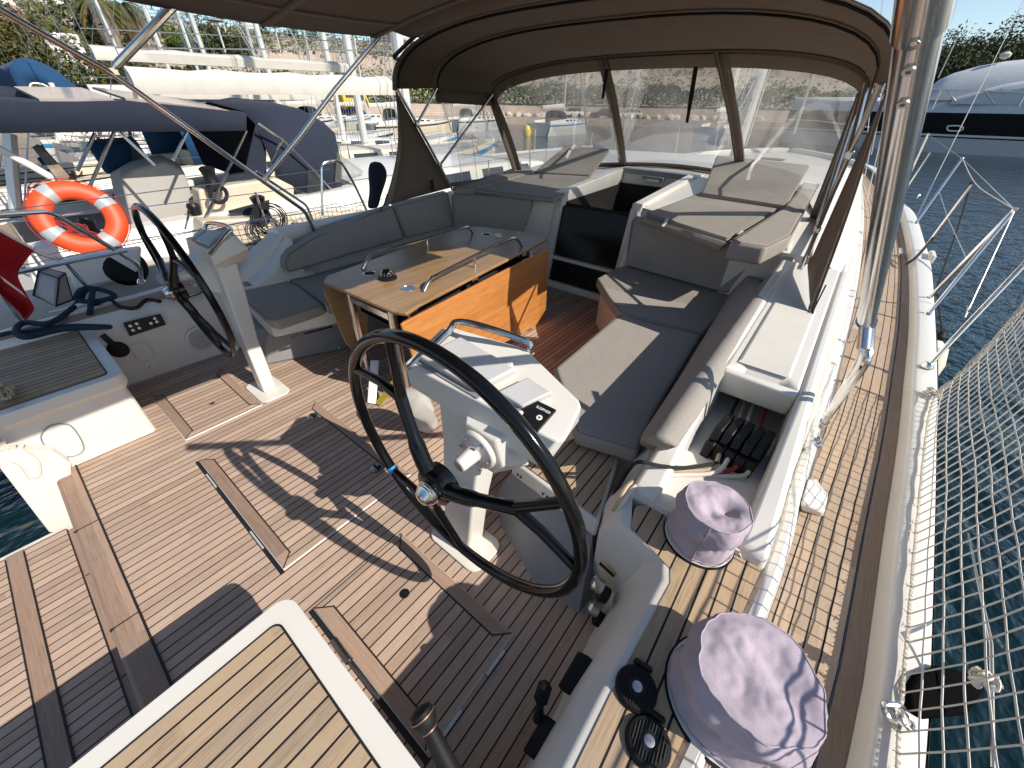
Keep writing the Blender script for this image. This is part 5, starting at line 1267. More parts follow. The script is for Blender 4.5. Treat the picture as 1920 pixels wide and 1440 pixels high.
# ================================================================ OUR PORT QUARTER: rails, lifebuoy, flag, rope, bag
pp = thing('pushpit_rail', 'bent stainless rails round the port quarter above the teak seat', 'rail', (0, 4.0, .5))
yA = 4.0
mb = MB(); mb.tube(fillet([Z(266, 530, .48), Y(262, 497, yA), Y(95, 396, yA), Y(-30, 404, 3.6)], .08, 6), .0145, 10); obj('upper_rail', mb, M['steel'], pp)
mb = MB(); mb.tube([Y(236, 470, 3.96), Y(100, 497, 3.7), Y(-20, 522, 3.45)], .013, 10); obj('lower_rail', mb, M['steel'], pp)
mb = MB(); mb.tube([Z(165, 540, .5), Y(120, 490, 4.08), Y(60, 470, 4.1), Y(-20, 425, 4.0)], .0125, 8); mb.lathe([(.03, 0), (.03, .01), (.018, .03)], Z(266, 530, .48), (0, 0, 1), 14); obj('brace', mb, M['steel'], pp)
# port gate rails and lifelines
pg = thing('gate_rail', 'stainless hoop rail at the port gate beside the sprayhood', 'rail', Z(604, 402, .5))
mb = MB(); mb.tube(fillet([Y(604, 404, 4.15), Y(603, 305, 4.15), Y(638, 300, 4.15), Y(664, 345, 4.15), Y(690, 400, 4.15)], .06), .013, 8); obj('hoop', mb, M['steel'], pg)
mb = MB(); mb.tube(fillet([Y(592, 428, 4.0), Y(575, 385, 4.0), Y(480, 322, 4.0)], .04), .012, 8); obj('brace', mb, M['steel'], pg)
for z, lb in ((.0, 'upper wire lifeline along the port side in front of the neighbouring yacht'), (-.32, 'lower wire lifeline along the port side in front of the neighbouring yacht')):
    wire(lb, [V3((-.2, 4.05, 1.12+z)), V3((2.3, 4.22, 1.15+z))], .0035, 'steel_dull', 'lifeline', 'lifeline', 'port lifelines')
NU2, NV2 = 34, 9
n2 = thing('safety_net', 'grey netting on the port lifelines below the neighbouring sprayhood', 'safety net', (1.8, 4.2, .5))
def np2(i, j): return V3((.95+1.65*i/NU2, 4.2+.01*sin(i+j), .40+.40*j/NV2+.015*sin(i*.6)+.01*((i+j) % 2)))
mb = MB()
for i in range(NU2+1): mb.tube([np2(i, j) for j in range(NV2+1)], .0022, 4)
for j in range(NV2+1): mb.tube([np2(i, j) for i in range(NU2+1)], .0022, 4)
obj('mesh', mb, M['dark_net'], n2, 60)
# lifebuoy
cb = Y(150, 409, 5.15); lb_ = thing('lifebuoy', 'orange lifebuoy with silver bands hung on the neighbouring stern rail', 'lifebuoy', cb)
ex = (Y(247, 447, 5.05)-Y(52, 378, 5.25)); ex = ex.normalized(); nb_ = (CAM-cb).normalized()+V3((.0, .0, .25)); nb_ = nb_.normalized(); ex = (ex-nb_*ex.dot(nb_)).normalized(); ey = nb_.cross(ex)
Rb, rb = .226, .060
mb = MB(); mb.grid(lambda u, v: cb + (ex*cos(2*pi*u)+ey*sin(2*pi*u))*(Rb+rb*1.25*cos(2*pi*v)) + nb_*(rb*.8*sin(2*pi*v)), 48, 14); obj('ring', mb, M['orange'], lb_, 60)
mb = MB()
for k in range(4):
    u0 = .15+.25*k; mb.grid(lambda u, v: cb + (ex*cos(2*pi*(u0+.05*u))+ey*sin(2*pi*(u0+.05*u)))*(Rb+rb*1.27*cos(2*pi*v)) + nb_*(rb*.83*sin(2*pi*v)), 5, 14)
obj('reflective_band', mb, M['reflect'], lb_, 60)
mb = MB(); mb.tube([cb+(ex*cos(2*pi*k/40)+ey*sin(2*pi*k/40))*(Rb+rb*1.35+.012*abs(sin(2*2*pi*k/40))) for k in range(40)], .004, 5, True)
for k in range(6): mb.tube(bezier([cb+ey*-.12+ex*random.uniform(-.1, .22)+nb_*.05+V3((0, 0, random.uniform(-.1, .1))) for _ in range(5)], 4), .005, 5)
obj('grab_line', mb, M['rope_red'], lb_)
# flag
fl = thing('ensign', 'red flag with a white stripe hanging from a staff at the port stern', 'flag', Z(40, 605, .46))
mb = MB(); mb.tube([Z(42, 606, .47), Y(-10, 530, 3.30)], .011, 8); mb.tube([Y(-10, 530, 3.3), Y(-60, 455, 3.05)], .011, 8); obj('staff', mb, M['steel'], fl)
cl_px = [[(-40, 410), (30, 450), (66, 466)], [(-40, 445), (20, 480), (40, 500)], [(-40, 475), (10, 515), (34, 520)], [(-35, 505), (20, 540), (52, 556)], [(-20, 530), (30, 565), (64, 578)], [(10, 560), (40, 588), (56, 592)], [(38, 585), (44, 598), (48, 602)]]
mb = MB(); L = [[Y(px, py, 3.35+.05*sin(i*1.9)+.04*sin(k*2.5)) for k, (px, py) in enumerate(r_)] for i, r_ in enumerate(cl_px)]
L = [bezier(r_, 4) for r_ in L]; L2 = list(zip(*[bezier(c_, 4) for c_ in zip(*L)])); mb.loft([list(c_) for c_ in zip(*L2)], False); obj('cloth', mb, M['red'], fl, 80, 0, 2, 0, .002)
mb = MB(); a_, b_ = Y(-40, 405, 3.30), Y(70, 468, 3.33); mb.loft([[a_, a_+V3((0, -.01, -.03))], [a_.lerp(b_, .5)+V3((0, -.02, .0)), a_.lerp(b_, .5)+V3((0, -.02, -.025))], [b_+V3((0, -.01, 0)), b_+V3((0, -.01, -.02))]], False)
a_, b_ = Y(0, 517, 3.28), Y(50, 553, 3.30); mb.loft([[a_, a_+V3((0, 0, -.03))], [b_, b_+V3((0, 0, -.03))]], False); obj('white_stripe', mb, M['white'], fl, 0, 0, 2, 0, .002)
# dark blue mooring rope with cleat
z0 = .50
cb_ = Z(150, 575, .44)
rope('rope', 'thick dark blue mooring rope looped over the port teak seat and cleat', [Z(-40, 640, z0), Z(20, 625, z0), Z(60, 622, z0), Z(120, 612, z0), Z(205, 613, z0), Z(120, 617, z0+.01), Z(50, 632, z0+.02), Z(30, 622, z0+.03), Z(45, 605, z0+.03), Z(95, 605, z0+.03), Z(145, 570, z0), Z(160, 545, z0+.08), Z(185, 542, z0+.09), Z(215, 555, z0+.05), Z(180, 565, z0+.03), Z(145, 562, z0+.05), Z(150, 545, z0+.1), Z(172, 540, z0+.1), Z(172, 560, z0+.06), Z(168, 590, z0)], .017, 'rope_blue', sm=6)
rope('rope', 'dark rope running forward from the port cleat to the lilac cover', [Z(170, 575, z0), Z(205, 562, z0), Z(225, 575, z0), Z(255, 577, z0), Z(275, 562, z0), Z(300, 565, z0)], .013, 'rope_black')
mb = MB(); c = Z(150, 572, .50); mb.tube([c+V3((-.16, .0, 0)), c, c+V3((.2, .0, .02))], [.008, .016, .008], 8); mb.box(c.x-.04, c.x-.02, c.y-.01, c.y+.01, c.z-.1, c.z); mb.box(c.x+.03, c.x+.05, c.y-.01, c.y+.01, c.z-.1, c.z); tag(obj('deck_cleat', mb, M['alu']), 'pale cleat under the dark blue rope on the port quarter', 'cleat')
# coiled rope bits at the port stern
mb = MB(); rnd = random.Random(2)
for k in range(6): mb.tube(bezier([Y(15+rnd.uniform(-25, 30), 850+rnd.uniform(-28, 30), 2.8) for _ in range(6)], 5), .006, 5)
mb.tube(bezier([Y(0, 862, 2.8), Y(35, 870, 2.78), Y(55, 895, 2.78), Y(75, 890, 2.78), Y(70, 862, 2.78), Y(40, 840, 2.78)], 5), .005, 5); tag(obj('rope', mb, M['rope_white']), 'tangled white cord below the port helm seat', 'rope')
mb = MB()
for k in range(7): mb.tube(bezier([Z(5+rnd.uniform(-14, 22), 735+rnd.uniform(-14, 14), .47+rnd.uniform(0, .03)) for _ in range(6)], 5), .006, 5)
tag(obj('rope', mb, M['rope_tan']), 'small heap of tan cord on the edge of the port teak seat', 'rope')
for a_, b_, lb in ((V3((-1.1, 2.6, -.35)), V3((-3.5, 7.5, -.4)), 'pale mooring line crossing the water below the port quarter, upper'), (V3((-.9, 2.5, -.45)), V3((-4.2, 6.8, -.9)), 'pale mooring line crossing the water below the port quarter, lower')):
    rope('mooring_line', lb, [a_, a_.lerp(b_, .5)+V3((0, 0, -.08)), b_], .010, 'rope_white', 'mooring line')
# bag standing outboard of the rope
bg_ = thing('deck_bag', 'grey bag with dark piping and a clear window on the port quarter', 'bag', Z(105, 572, .45))
F = [Y(62, 553, 4.05), Y(105, 574, 4.0), Y(111, 522, 4.02), Y(72, 508, 4.07)]
Bk = [Y(80, 545, 4.3), Y(137, 562, 4.25), Y(122, 512, 4.25), Y(88, 503, 4.3)]
mb = MB(); mb.loft([F, Bk]); obj('body', mb, M['tarp'], bg_, 0, .012)
mb = MB(); mb.slab([F[0].lerp(F[2], .14), F[1].lerp(F[3], .14), F[2].lerp(F[0], .14), F[3].lerp(F[1], .14)], (0, -.004, 0)); obj('clear_window', mb, M['reflect'], bg_, 0)
mb = MB(); mb.tube([p+V3((0, -.006, 0)) for p in F], .006, 5, True); mb.tube([p for p in Bk], .006, 5, True)
for p, q in zip(F, Bk): mb.tube([p, q], .006, 5)
obj('piping', mb, M['navy'], bg_)
# folded jacket on the gate rail
mb = MB(); L = []
for j in range(8):
    t = j/7; w_ = .05+.05*sin(pi*t)**.5+.02*sin(7*t); c = Y(703+5*sin(t*4), 302+90*t, 4.05); L.append([c+V3((w_*cos(2*pi*k/10)*(1+.3*sin(3*k+4*t)), .06*sin(2*pi*k/10), 0)) for k in range(10)])
mb.loft(L); tag(obj('jacket', mb, M['navy'], None, 60, 0, 2, 1), 'dark cloth bundle hanging beside the port sprayhood panel', 'cloth bundle')
# ================================================================ WATER AND NEIGHBOURING BOATS
ZW = -1.0
mb = MB(); n = 40
mb.poly([(-400, -400, ZW), (900, -400, ZW), (900, 900, ZW), (-400, 900, ZW)]); wt = obj('water', mb, M['water'], None, 0); tag(wt, kind='structure')

def leafcloud(mb, c, rad, n, size, rnd, flat=.6):
    c = V3(c)
    cl_ = [(V3((rnd.gauss(0, .45), rnd.gauss(0, .45), rnd.gauss(0, .42))), rnd.uniform(.25, .5)) for _ in range(max(5, n//90))]
    for _ in range(n):
        o, r = rnd.choice(cl_); d = V3((rnd.gauss(0, 1), rnd.gauss(0, 1), rnd.gauss(0, 1))).normalized()*r*rnd.uniform(.5, 1.05)
        q = o+d; p = c+V3((q.x*rad[0], q.y*rad[1], q.z*rad[2]))
        a = V3((rnd.gauss(0, 1), rnd.gauss(0, 1), rnd.gauss(0, flat))).normalized()*size*rnd.uniform(.6, 1.4); b = a.orthogonal().normalized()*size*rnd.uniform(.3, .7)
        b = Matrix.Rotation(rnd.uniform(0, 6.28), 3, a.normalized()) @ b
        mb.poly([p-a, p+b, p+a, p-b])

def hullform(cy, x0, L, B, zd, bow=1.0, n=22):
    """half-breadth per station, stern at x0"""
    out = []
    for i in range(n+1):
        t = i/n; h = B/2*(.86+.14*sin(min(1, t*2.2)*pi/2)) if t < .45 else B/2*max(.0, 1-((t-.45)/.55)**2.2)
        out.append((x0+L*t, max(.02, h), zd+.35*t*t*bow))
    return out
def sailboat(label, cy, x0, L, B, zd, hullm='hull', stripe=None, hood='navy', bim=None, boom=True, mastx=.47, cover='sailbag', boomz=1.95, mast=True, mh=14, seed=1, cabinm='gel', detail=True, bh=.34, bend=None):
    rnd = random.Random(seed)
    rt = thing('moored_sailboat', label, 'sailing yacht', (x0, cy, ZW), 'sailing yachts moored side by side')
    st = hullform(cy, x0, L, B, zd)
    mb = MB()
    for s in (-1, 1):
        mb.loft([[(x, cy+s*h, z+.06), (x, cy+s*(h+.02), z-.1), (x, cy+s*h*.96, z-.55), (x, cy+s*h*.80, ZW-.2)] for x, h, z in st], False)
    x, h, z = st[0]; mb.poly([(x, cy-h, z+.05), (x, cy+h, z+.05), (x-.3, cy+h*.85, ZW), (x-.3, cy-h*.85, ZW)])
    ho = obj('hull', mb, M[hullm], rt, 40)
    if stripe:
        mb = MB()
        for s in (-1, 1): mb.loft([[(x, cy+s*(h+.024), z-.08), (x, cy+s*(h+.014), z-.22)] for x, h, z in st], False)
        obj('stripe', mb, M[stripe], ho, 0)
    mb = MB(); mb.loft([[(x, cy-h+.0, z), (x, cy, z+.07), (x, cy+h, z)] for x, h, z in st], False); obj('deck', mb, M['deckgrey'], rt)
    # cabin
    xa, xb = x0+L*.30, x0+L*.72
    mb = MB(); Lp = []
    for k in range(7):
        t = k/6; x = xa+(xb-xa)*t; w = B*.30*(1-.45*t*t); hgt = .48*(1-.75*t**2.5); z = zd+.35*((x-x0)/L)**2
        Lp.append([(x, cy-w-.1, z), (x, cy-w, z+hgt*.85), (x, cy-w*.6, z+hgt), (x, cy+w*.6, z+hgt), (x, cy+w, z+hgt*.85), (x, cy+w+.1, z)])
    mb.loft(Lp); cb2 = obj('cabin', mb, M[cabinm], rt, 35)
    mb = MB()
    for k in range(4):
        t0 = .12+.2*k; 
        for s in (-1, 1):
            q = []
            for t, e in ((t0, .3), (t0+.13, .3), (t0+.13, .68), (t0, .68)):
                x = xa+(xb-xa)*t; w = B*.30*(1-.45*t*t); hgt = .48*(1-.75*t**2.5); z = zd+.35*((x-x0)/L)**2
                q.append((x, cy+s*(w+.1-.1*e/.85+.006), z+hgt*e))
            mb.poly(q)
    obj('window', mb, M['winglass'], cb2, 0)
    # cockpit: coamings, well, wheel
    mb = MB(); ck0, ck1 = x0+.5, xa
    for s in (-1, 1):
        mb = MB(); mb.loft([[(ck0, cy+s*B*.26, zd), (ck0+.1, cy+s*B*.27, zd+.28), (ck0+.1, cy+s*B*.33, zd+.28), (ck0, cy+s*B*.36, zd)], [(ck1, cy+s*B*.26, zd), (ck1, cy+s*B*.27, zd+.42), (ck1, cy+s*B*.34, zd+.42), (ck1, cy+s*B*.37, zd)]]); obj('coaming', mb, M[cabinm], rt, 30, .02)
    mb = MB(); mb.box(ck0, ck1, cy-B*.26, cy+B*.26, zd+.075, zd+.09); obj('cockpit_well', mb, M['teak_trim'], rt, 0)
    if mast:
        xm = x0+L*mastx
        mb = MB(); mb.lathe([(.10, 0), (.10, mh), (.06, mh+.3)], (xm, cy, zd+.3), (0, 0, 1), 10); ms = obj('mast', mb, M['alu'], rt)
        mb = MB(); tp = V3((xm, cy, zd+mh))
        for s in (-1, 1):
            mb.tube([tp, V3((xm-.2, cy+s*B*.46, zd+.1))], .006, 4, caps=False); mb.tube([V3((xm, cy, zd+mh*.6)), V3((xm-.5, cy+s*B*.45, zd+.1))], .006, 4, caps=False)
            mb.tube([V3((xm, cy, zd+mh*.55)), V3((xm-.3, cy+s*B*.26, zd+mh*.56))], .02, 5)
            mb.tube([tp, V3((x0+.2, cy+s*B*.3, zd+.6))], .006, 4, caps=False)
        mb.tube([tp, V3((x0+L-.3, cy, zd+.5))], .03, 6, caps=False)
        for k in range(4): mb.tube([V3((xm-.1-.05*k, cy+.1*(k-1.5), zd+mh*.9)), V3((xm-.3, cy+.12*(k-1.5), zd+.5))], .008, 4, caps=False)
        obj('rigging', mb, M['steel_dull'], ms, 0)
        if boom:
            b0, b1 = V3((xm-.15, cy, boomz+.06)), V3((bend or x0+.55, cy, boomz-.02))
            mb = MB(); mb.tube([b0, b1], .08, 8); bo = obj('boom', mb, M['alu'], rt)
            mb = MB(); Lp = []
            for k in range(13):
                t = k/12; p = b0.lerp(b1, t); hh = bh-.5*bh*t*(bh > .25); ww = .13-.03*t; sag = .015*sin(k*2.3)
                Lp.append([p+V3((0, -ww*.7, -.10)), p+V3((0, -ww, .04)), p+V3((0, -ww*.75, hh*.6+sag)), p+V3((0, 0, hh+sag)), p+V3((0, ww*.75, hh*.6)), p+V3((0, ww, .04)), p+V3((0, ww*.7, -.10))])
            mb.loft(Lp); obj('sail_cover', mb, M[cover], bo, 60)
            mb = MB(); mb.tube([b0+V3((-.1, 0, .5)), b1+V3((0, 0, .32))], .008, 4); mb.tube([b1, V3((b1.x-.1, cy, zd+mh))], .006, 4, caps=False); obj('topping_lift', mb, M['steel_dull'], bo, 0)
    if hood:
        hx = xa-.45; w = B*.31; z0 = zd+.40; mb = MB(); Lp = []
        for dx, hh, ww in ((0, .80, 1.0), (.45, .86, 1.0), (.95, .80, .95), (1.55, .06, .80)):
            Lp.append([V3((hx+dx, cy-w*ww*math.copysign(abs(cos(pi*k/12))**.5, cos(pi*k/12)), z0+hh*abs(sin(pi*k/12))**.5)) for k in range(13)])
        mb.loft(Lp, False); so2 = obj('sprayhood', mb, M[hood], rt, 60, 0, 2, 0, .01)
        mb = MB()
        for k0, k1 in ((2, 5), (5, 8), (8, 10)): mb.loft([[Lp[2][k].lerp(Lp[3][k], .22)+V3((.012, 0, .012)) for k in range(k0, k1)], [Lp[2][k].lerp(Lp[3][k], .85)+V3((.012, 0, .012)) for k in range(k0, k1)]], False)
        obj('clear_panel', mb, M['reflect'], so2, 0)
    if bim:
        bx0, bx1, w = x0+.15, x0+2.3, B*.33; zt2 = zd+1.42
        mb = MB(); Lp = []
        for k in range(7):
            x = bx0+(bx1-bx0)*k/6; zz = zt2+.06*sin(pi*k/6)
            Lp.append([(x, cy-w, zz-.2), (x, cy-w*.97, zz-.03), (x, cy-w*.5, zz+.08), (x, cy, zz+.10), (x, cy+w*.5, zz+.08), (x, cy+w*.97, zz-.03), (x, cy+w, zz-.2)])
        mb.loft(Lp, False); bo2 = obj('bimini', mb, M[bim], rt, 50, 0, 2, 0, .01)
        mb = MB()
        for s in (-1, 1):
            for x, x2 in ((bx0+.3, bx0+.9), (bx1-.3, bx0+1.1), (bx0+1.0, bx0+1.0)): mb.tube([V3((x, cy+s*w*.97, zt2-.1)), V3((x2, cy+s*B*.42, zd+.05))], .013, 6)
        obj('bimini_tube', mb, M['steel'], bo2)
    mb = MB()
    for s in (-1, 1):
        P = [V3((x, cy+s*(h-.05), z)) for x, h, z in st[1:-2:3]]
        for p in P: mb.tube([p, p+V3((0, 0, .58))], .011, 5)
        for zz in (.3, .57): mb.tube([p+V3((0, 0, zz)) for p in P], .004, 4)
        x, h, z = st[0]
        mb.tube(fillet([V3((x+1.2, cy+s*(h-.05), z+.58)), V3((x+.1, cy+s*(h-.08), z+.58)), V3((x+.1, cy+s*.5, z+.58)), V3((x+.1, cy+s*.5, z))], .1), .012, 6)
    obj('guard_rail', mb, M['steel'], rt)
    if detail:
        mb = MB()
        for s in (-1, 1):
            for k in (0, 1): c = V3((x0+1.1+.9*k, cy+s*B*.31, zd+.3)); mb.lathe([(.07, 0), (.05, .05), (.065, .13), (.05, .16)], c, (0, 0, 1), 12)
        obj('winch', mb, M['black'], rt)
        mb = MB()
        for k in range(5): mb.tube(bezier([V3((x0+rnd.uniform(.3, L*.4), cy+rnd.uniform(-.4, .4)*B, zd+.1+rnd.uniform(0, .3))) for _ in range(4)], 6), .01, 5)
        obj('deck_rope', mb, M[rnd.choice(['rope_white', 'rope_blue', 'rope_black'])], rt)
    return rt

# nearest neighbour
n1 = sailboat('nearest white sailing yacht alongside with navy sprayhood, navy bimini and solar panels', 7.05, -.6, 13.5, 4.3, .30, 'hull', None, None, None, True, .46, boomz=1.86, seed=3, bh=.15, bend=1.65)
yb1 = 5.55
def vz(px, py, y=yb1): return Y(px, py, y)
mb = MB(); Lp = []
prof = [(-20, 192, 250), (60, 192, 249), (150, 192, 248), (230, 190, 247), (300, 196, 247), (380, 204, 246), (462, 213, 245)]
for px, a, b in prof:
    lo, hi = vz(px, b), vz(px, a, yb1+.05); Lp.append([lo, hi, hi+V3((0, .15, .015)), hi+V3((0, 1.2, .03)), hi+V3((0, 2.6, .01)), lo+V3((0, 2.8, 0))])
mb.loft(Lp, False); b1_ = obj('bimini', mb, M['navy'], n1, 50, 0, 2, 0, .008)
mb = MB()
for (pa, pb) in (((75, 184), (215, 184)), ((236, 182), (430, 205))):
    q0_, q1_ = vz(pa[0], pa[1]+6, 5.64), vz(pb[0], pb[1]+6, 5.64); mb.slab([q0_, q1_, q1_+V3((0, 1.1, .09)), q0_+V3((0, 1.1, .09))], (0, 0, .02))
obj('solar_panel', mb, M['solar'], b1_, 0)
mb = MB()
for (pa, pb) in (((60, 192), (225, 190)), ((236, 190), (445, 212))): mb.tube([vz(pa[0], pa[1]+3, 5.66), vz(pb[0], pb[1]+2, 5.66)], .018, 5)
obj('panel_frame', mb, M['alu'], b1_, 0)
mb = MB()
for a, b in (((215, 246), (168, 350)), ((178, 250), (145, 320)), ((350, 248), (325, 300)), ((462, 245), (384, 410)), ((222, 246), (290, 310))): mb.tube([vz(a[0], a[1], 5.6), vz(b[0], b[1], 5.5)], .015, 6)
obj('bimini_tube', mb, M['steel'], b1_)
# its sprayhood
yh = 5.75
def hoodrow(px, top, foot, dy):     # star-board foot -> over the top -> port foot
    f0 = Y(foot[0], foot[1], yh); t0 = Y(top[0], top[1], yh+.12); w = 2.6
    return [f0, f0.lerp(t0, .5)+V3((0, -.02, 0)), t0, t0+V3((0, .25, .12)), t0+V3((0, 1.2, .2)), t0+V3((0, w-.4, .12)), t0+V3((0, w-.1, 0)), f0+V3((0, w, 0))]
R1 = [hoodrow(0, (478, 232), (525, 345), 0), hoodrow(0, (520, 222), (545, 350), 0), hoodrow(0, (585, 226), (575, 362), 0), hoodrow(0, (628, 250), (612, 372), 0), hoodrow(0, (640, 310), (640, 378), 0)]
mb = MB(); mb.loft(R1, False); h1_ = obj('sprayhood', mb, M['navy'], n1, 70, 0, 2, 0, .008)
mb = MB(); mb.slab([Y(578, 318, yh-.06), Y(600, 335, yh-.06), Y(622, 368, yh-.06), Y(575, 372, yh-.06)], (0, -.006, 0)); mb.slab([Y(632, 285, yh-.02), Y(680, 320, yh+.3), Y(672, 352, yh+.3), Y(628, 340, yh-.04)], (0, -.006, 0)); obj('clear_panel', mb, M['vinyl2'], h1_, 0)
mb = MB(); mb.tube([Y(485, 232, yh-.04), Y(530, 262, yh-.04), Y(590, 320, yh-.04), Y(640, 375, yh-.04)], .014, 6); mb.tube([Y(530, 262, yh-.04), Y(505, 310, yh-.04)], .013, 6); obj('hoop_tube', mb, M['steel'], h1_)
mb = MB(); mb.slab([Y(480, 235, yh+.1), Y(498, 238, yh+.1), Y(500, 330, yh+.1), Y(450, 352, yh+.1), Y(458, 330, yh+.1)], (0, .02, 0)); obj('side_curtain', mb, M['navy'], h1_)
# cockpit coaming and grey wheel cover
mb = MB(); mb.slab([Y(372, 356, 5.7), Y(520, 334, 5.7), Y(552, 350, 5.7), Y(552, 395, 5.7), Y(540, 402, 5.7), Y(385, 432, 5.7)], (0, .25, 0)); mb.slab([Y(380, 415, 5.3), Y(690, 395, 5.3), Y(690, 440, 5.3), Y(380, 470, 5.3)], (0, .3, 0)); obj('cockpit_side', mb, M['beigehull'], n1, 30, .02)
wc = thing('wheel_cover', 'grey canvas cover over the wheel pedestal of the neighbouring yacht', 'canvas cover', Y(300, 435, 6.2), None)
mb = MB()
A_ = [Y(226, 332, 6.1), Y(250, 318, 6.1), Y(306, 303, 6.1), Y(345, 320, 6.1), Y(376, 412, 6.1), Y(345, 440, 6.1), Y(250, 436, 6.1)]
mb.loft([A_, [p+V3((.05, .25, .05)) for p in A_], [p+V3((0, .55, -.02)) for p in A_]]); obj('cloth', mb, M['tarp'], wc, 60, .03, 3)
mb = MB()
for p in (Y(400, 348, 5.65), Y(492, 400, 5.25)): mb.lathe([(.09, -.05), (.075, .05), (.06, .1), (.08, .17), (.05, .19)], p, (0, 0, 1), 14)
obj('winch', mb, M['black'], n1)
mb = MB(); c = Y(503, 412, 5.15)
for k in range(6): mb.tube(circ(c+V3((rnd.uniform(-.03, .03), -.02, 0)), V3((1, 0, 0)), V3((0, -.2, 1)).normalized(), .13+.012*k, 18), .007, 5, True)
c = Y(410, 365, 5.55)
for k in range(4): mb.tube(circ(c, V3((1, 0, .1)).normalized(), V3((0, -.2, 1)).normalized(), .07+.01*k, 14), .007, 5, True)
obj('coiled_rope', mb, M['rope_black'], n1)
mb = MB(); c = Y(560, 415, 5.2); mb.tube(circ(c, V3((1, 0, 0)), V3((0, -.3, 1)).normalized(), .06, 14), .012, 6, True); mb.box(c.x-.01, c.x+.01, c.y-.01, c.y+.01, c.z-.25, c.z); obj('hand_wheel', mb, M['white'], n1)
mb = MB(); mb.slab([Y(430, 395, 5.5), Y(505, 375, 5.5), Y(505, 398, 5.5), Y(432, 415, 5.5)], (0, .03, 0)); mb.box(1.6, 2.5, 5.05, 5.35, .31, .33); obj('hatch', mb, M['winglass'], n1, 0)
mb = MB(); q = [Y(142, 498, 4.9), Y(225, 488, 4.9), Y(226, 498, 4.9), Y(142, 508, 4.9)]; mb.slab(q, (0, .1, 0)); c = Y(235, 500, 4.85); mb.lathe([(.14, -.05), (.17, 0), (.14, .05)], c, (.3, -1, .2), 20); obj('stern_fender', mb, M['rubber'], n1, 30, .01)
mb = MB(); mb.loft([[Y(120, 480, 4.8), Y(265, 460, 4.8), Y(262, 520, 4.8), Y(140, 545, 4.8)], [Y(120, 480, 5.6), Y(265, 462, 5.6), Y(262, 515, 5.6), Y(140, 540, 5.6)]]); obj('stern_quarter', mb, M['gel'], n1, 30, .03)

# the row of yachts beyond
sailboat('beige sailing yacht with a blue stripe and blue canvas, second in the row', 11.3, -1.0, 14, 4.3, .28, 'beigehull', 'bluestripe', 'blue', 'navy', True, .60, boomz=2.36, seed=8, cabinm='beigehull', bh=.10, bend=2.28)
sailboat('white sailing yacht with blue sprayhood, third in the row of yachts', 15.6, 2.2, 13, 4.0, .22, 'hull', 'bluestripe', 'blue', None, True, .55, cover='sailbag', boomz=1.8, seed=9)
sailboat('white sailing yacht with a navy sail cover, fourth in the row of yachts', 19.8, 2.2, 12.5, 3.9, .2, 'hull', 'navy', 'navy', 'navy', True, .56, cover='navy', boomz=1.7, seed=10)
sailboat('cream sailing yacht with grey cover, fifth in the row of yachts', 24.0, 2.6, 12, 3.8, .2, 'beigehull', None, 'tarp', None, True, .5, boomz=1.6, seed=12)
sailboat('white sailing yacht at the far end of the row with a blue hull stripe', 28.5, 2.4, 12, 3.8, .2, 'hull', 'bluestripe', 'navy', 'blue', True, .5, boomz=1.6, seed=13)
for i, (y, x, lb) in enumerate(((33, 3, 'small white yacht beyond the row, nearest the palms'), (37.5, 8, 'small white yacht beyond the row, right of the palms'), (42, 14, 'white yacht moored under the green bushes on the slope'), (46, 21, 'white yacht in front of the stone wall, behind the boom'), (50, 29, 'white yacht by the yellow excavator'), (36, 24, 'white yacht moored nearest the hedge behind the mast'))):
    sailboat(lb, y, x, 10.5, 3.4, .1, ['hull', 'beigehull'][i % 2], ['bluestripe', None, 'navy'][i % 3], ['navy', 'blue', 'tarp'][i % 3], None, True, .45, seed=40+i, boomz=1.5, detail=False)
# blue folded hood, passerelle and davit pole on the sterns to port
bh_ = thing('folded_dodger', 'blue canvas dodger with an oval window standing on the second yacht', 'canvas hood', Y(85, 185, 9.5))
out = [Y(a, b_, 9.5) for a, b_ in ((40, 172), (22, 140), (20, 122), (38, 115), (62, 120), (95, 134), (125, 155), (150, 180))]
mb = MB(); L_ = [[p, p+V3((.1, .5, .06)), p+V3((.12, 1.6, .06)), p+V3((0, 2.1, 0))] for p in bezier(out, 4)]
mb.loft(L_, False); obj('canvas', mb, M['blue'], bh_, 60, 0, 2, 0, .01)
inn = [Y(a, b_, 9.5) for a, b_ in ((58, 178), (56, 160), (66, 156), (84, 160), (100, 172), (110, 183))]
oo = bezier(out, 4); ii = bezier(inn, 4); nn_ = min(len(oo), len(ii)); mb = MB(); mb.loft([[along(oo, k/24) for k in range(25)], [along(ii, k/24) for k in range(25)]], False); obj('side_panel', mb, M['blue'], bh_, 60, 0, 2, 0, .01)
mb = MB(); mb.tube([along(ii, k/24)+V3((0, -.02, 0)) for k in range(25)], .012, 5); mb.tube([Y(95, 155, 9.45), Y(108, 182, 9.45)], .03, 6); obj('piping', mb, M['white'], bh_)
mb = MB(); mb.slab([Y(60, 276, 6.2), Y(70, 279, 6.2), Y(122, 338, 5.6), Y(112, 342, 5.6)], (.05, .05, .02)); tag(obj('gangplank', mb, M['trunk'], None, 0), 'tan gangplank tilted up over the neighbouring sterns', 'gangplank')
mb = MB(); mb.tube([Y(-10, 275, 5.8), Y(60, 312, 5.8), Y(112, 342, 5.8)], .03, 8); tag(obj('davit_pole', mb, M['white'], None), 'white slanting pole at the left edge above the lifebuoy', 'pole')
mb = MB(); mb.tube([Y(18, 250, 7), Y(24, 330, 7), Y(31, 398, 7)], .05, 8); tag(obj('post', mb, M['alu'], None), 'grey upright post behind the lifebuoy at the left edge', 'post')
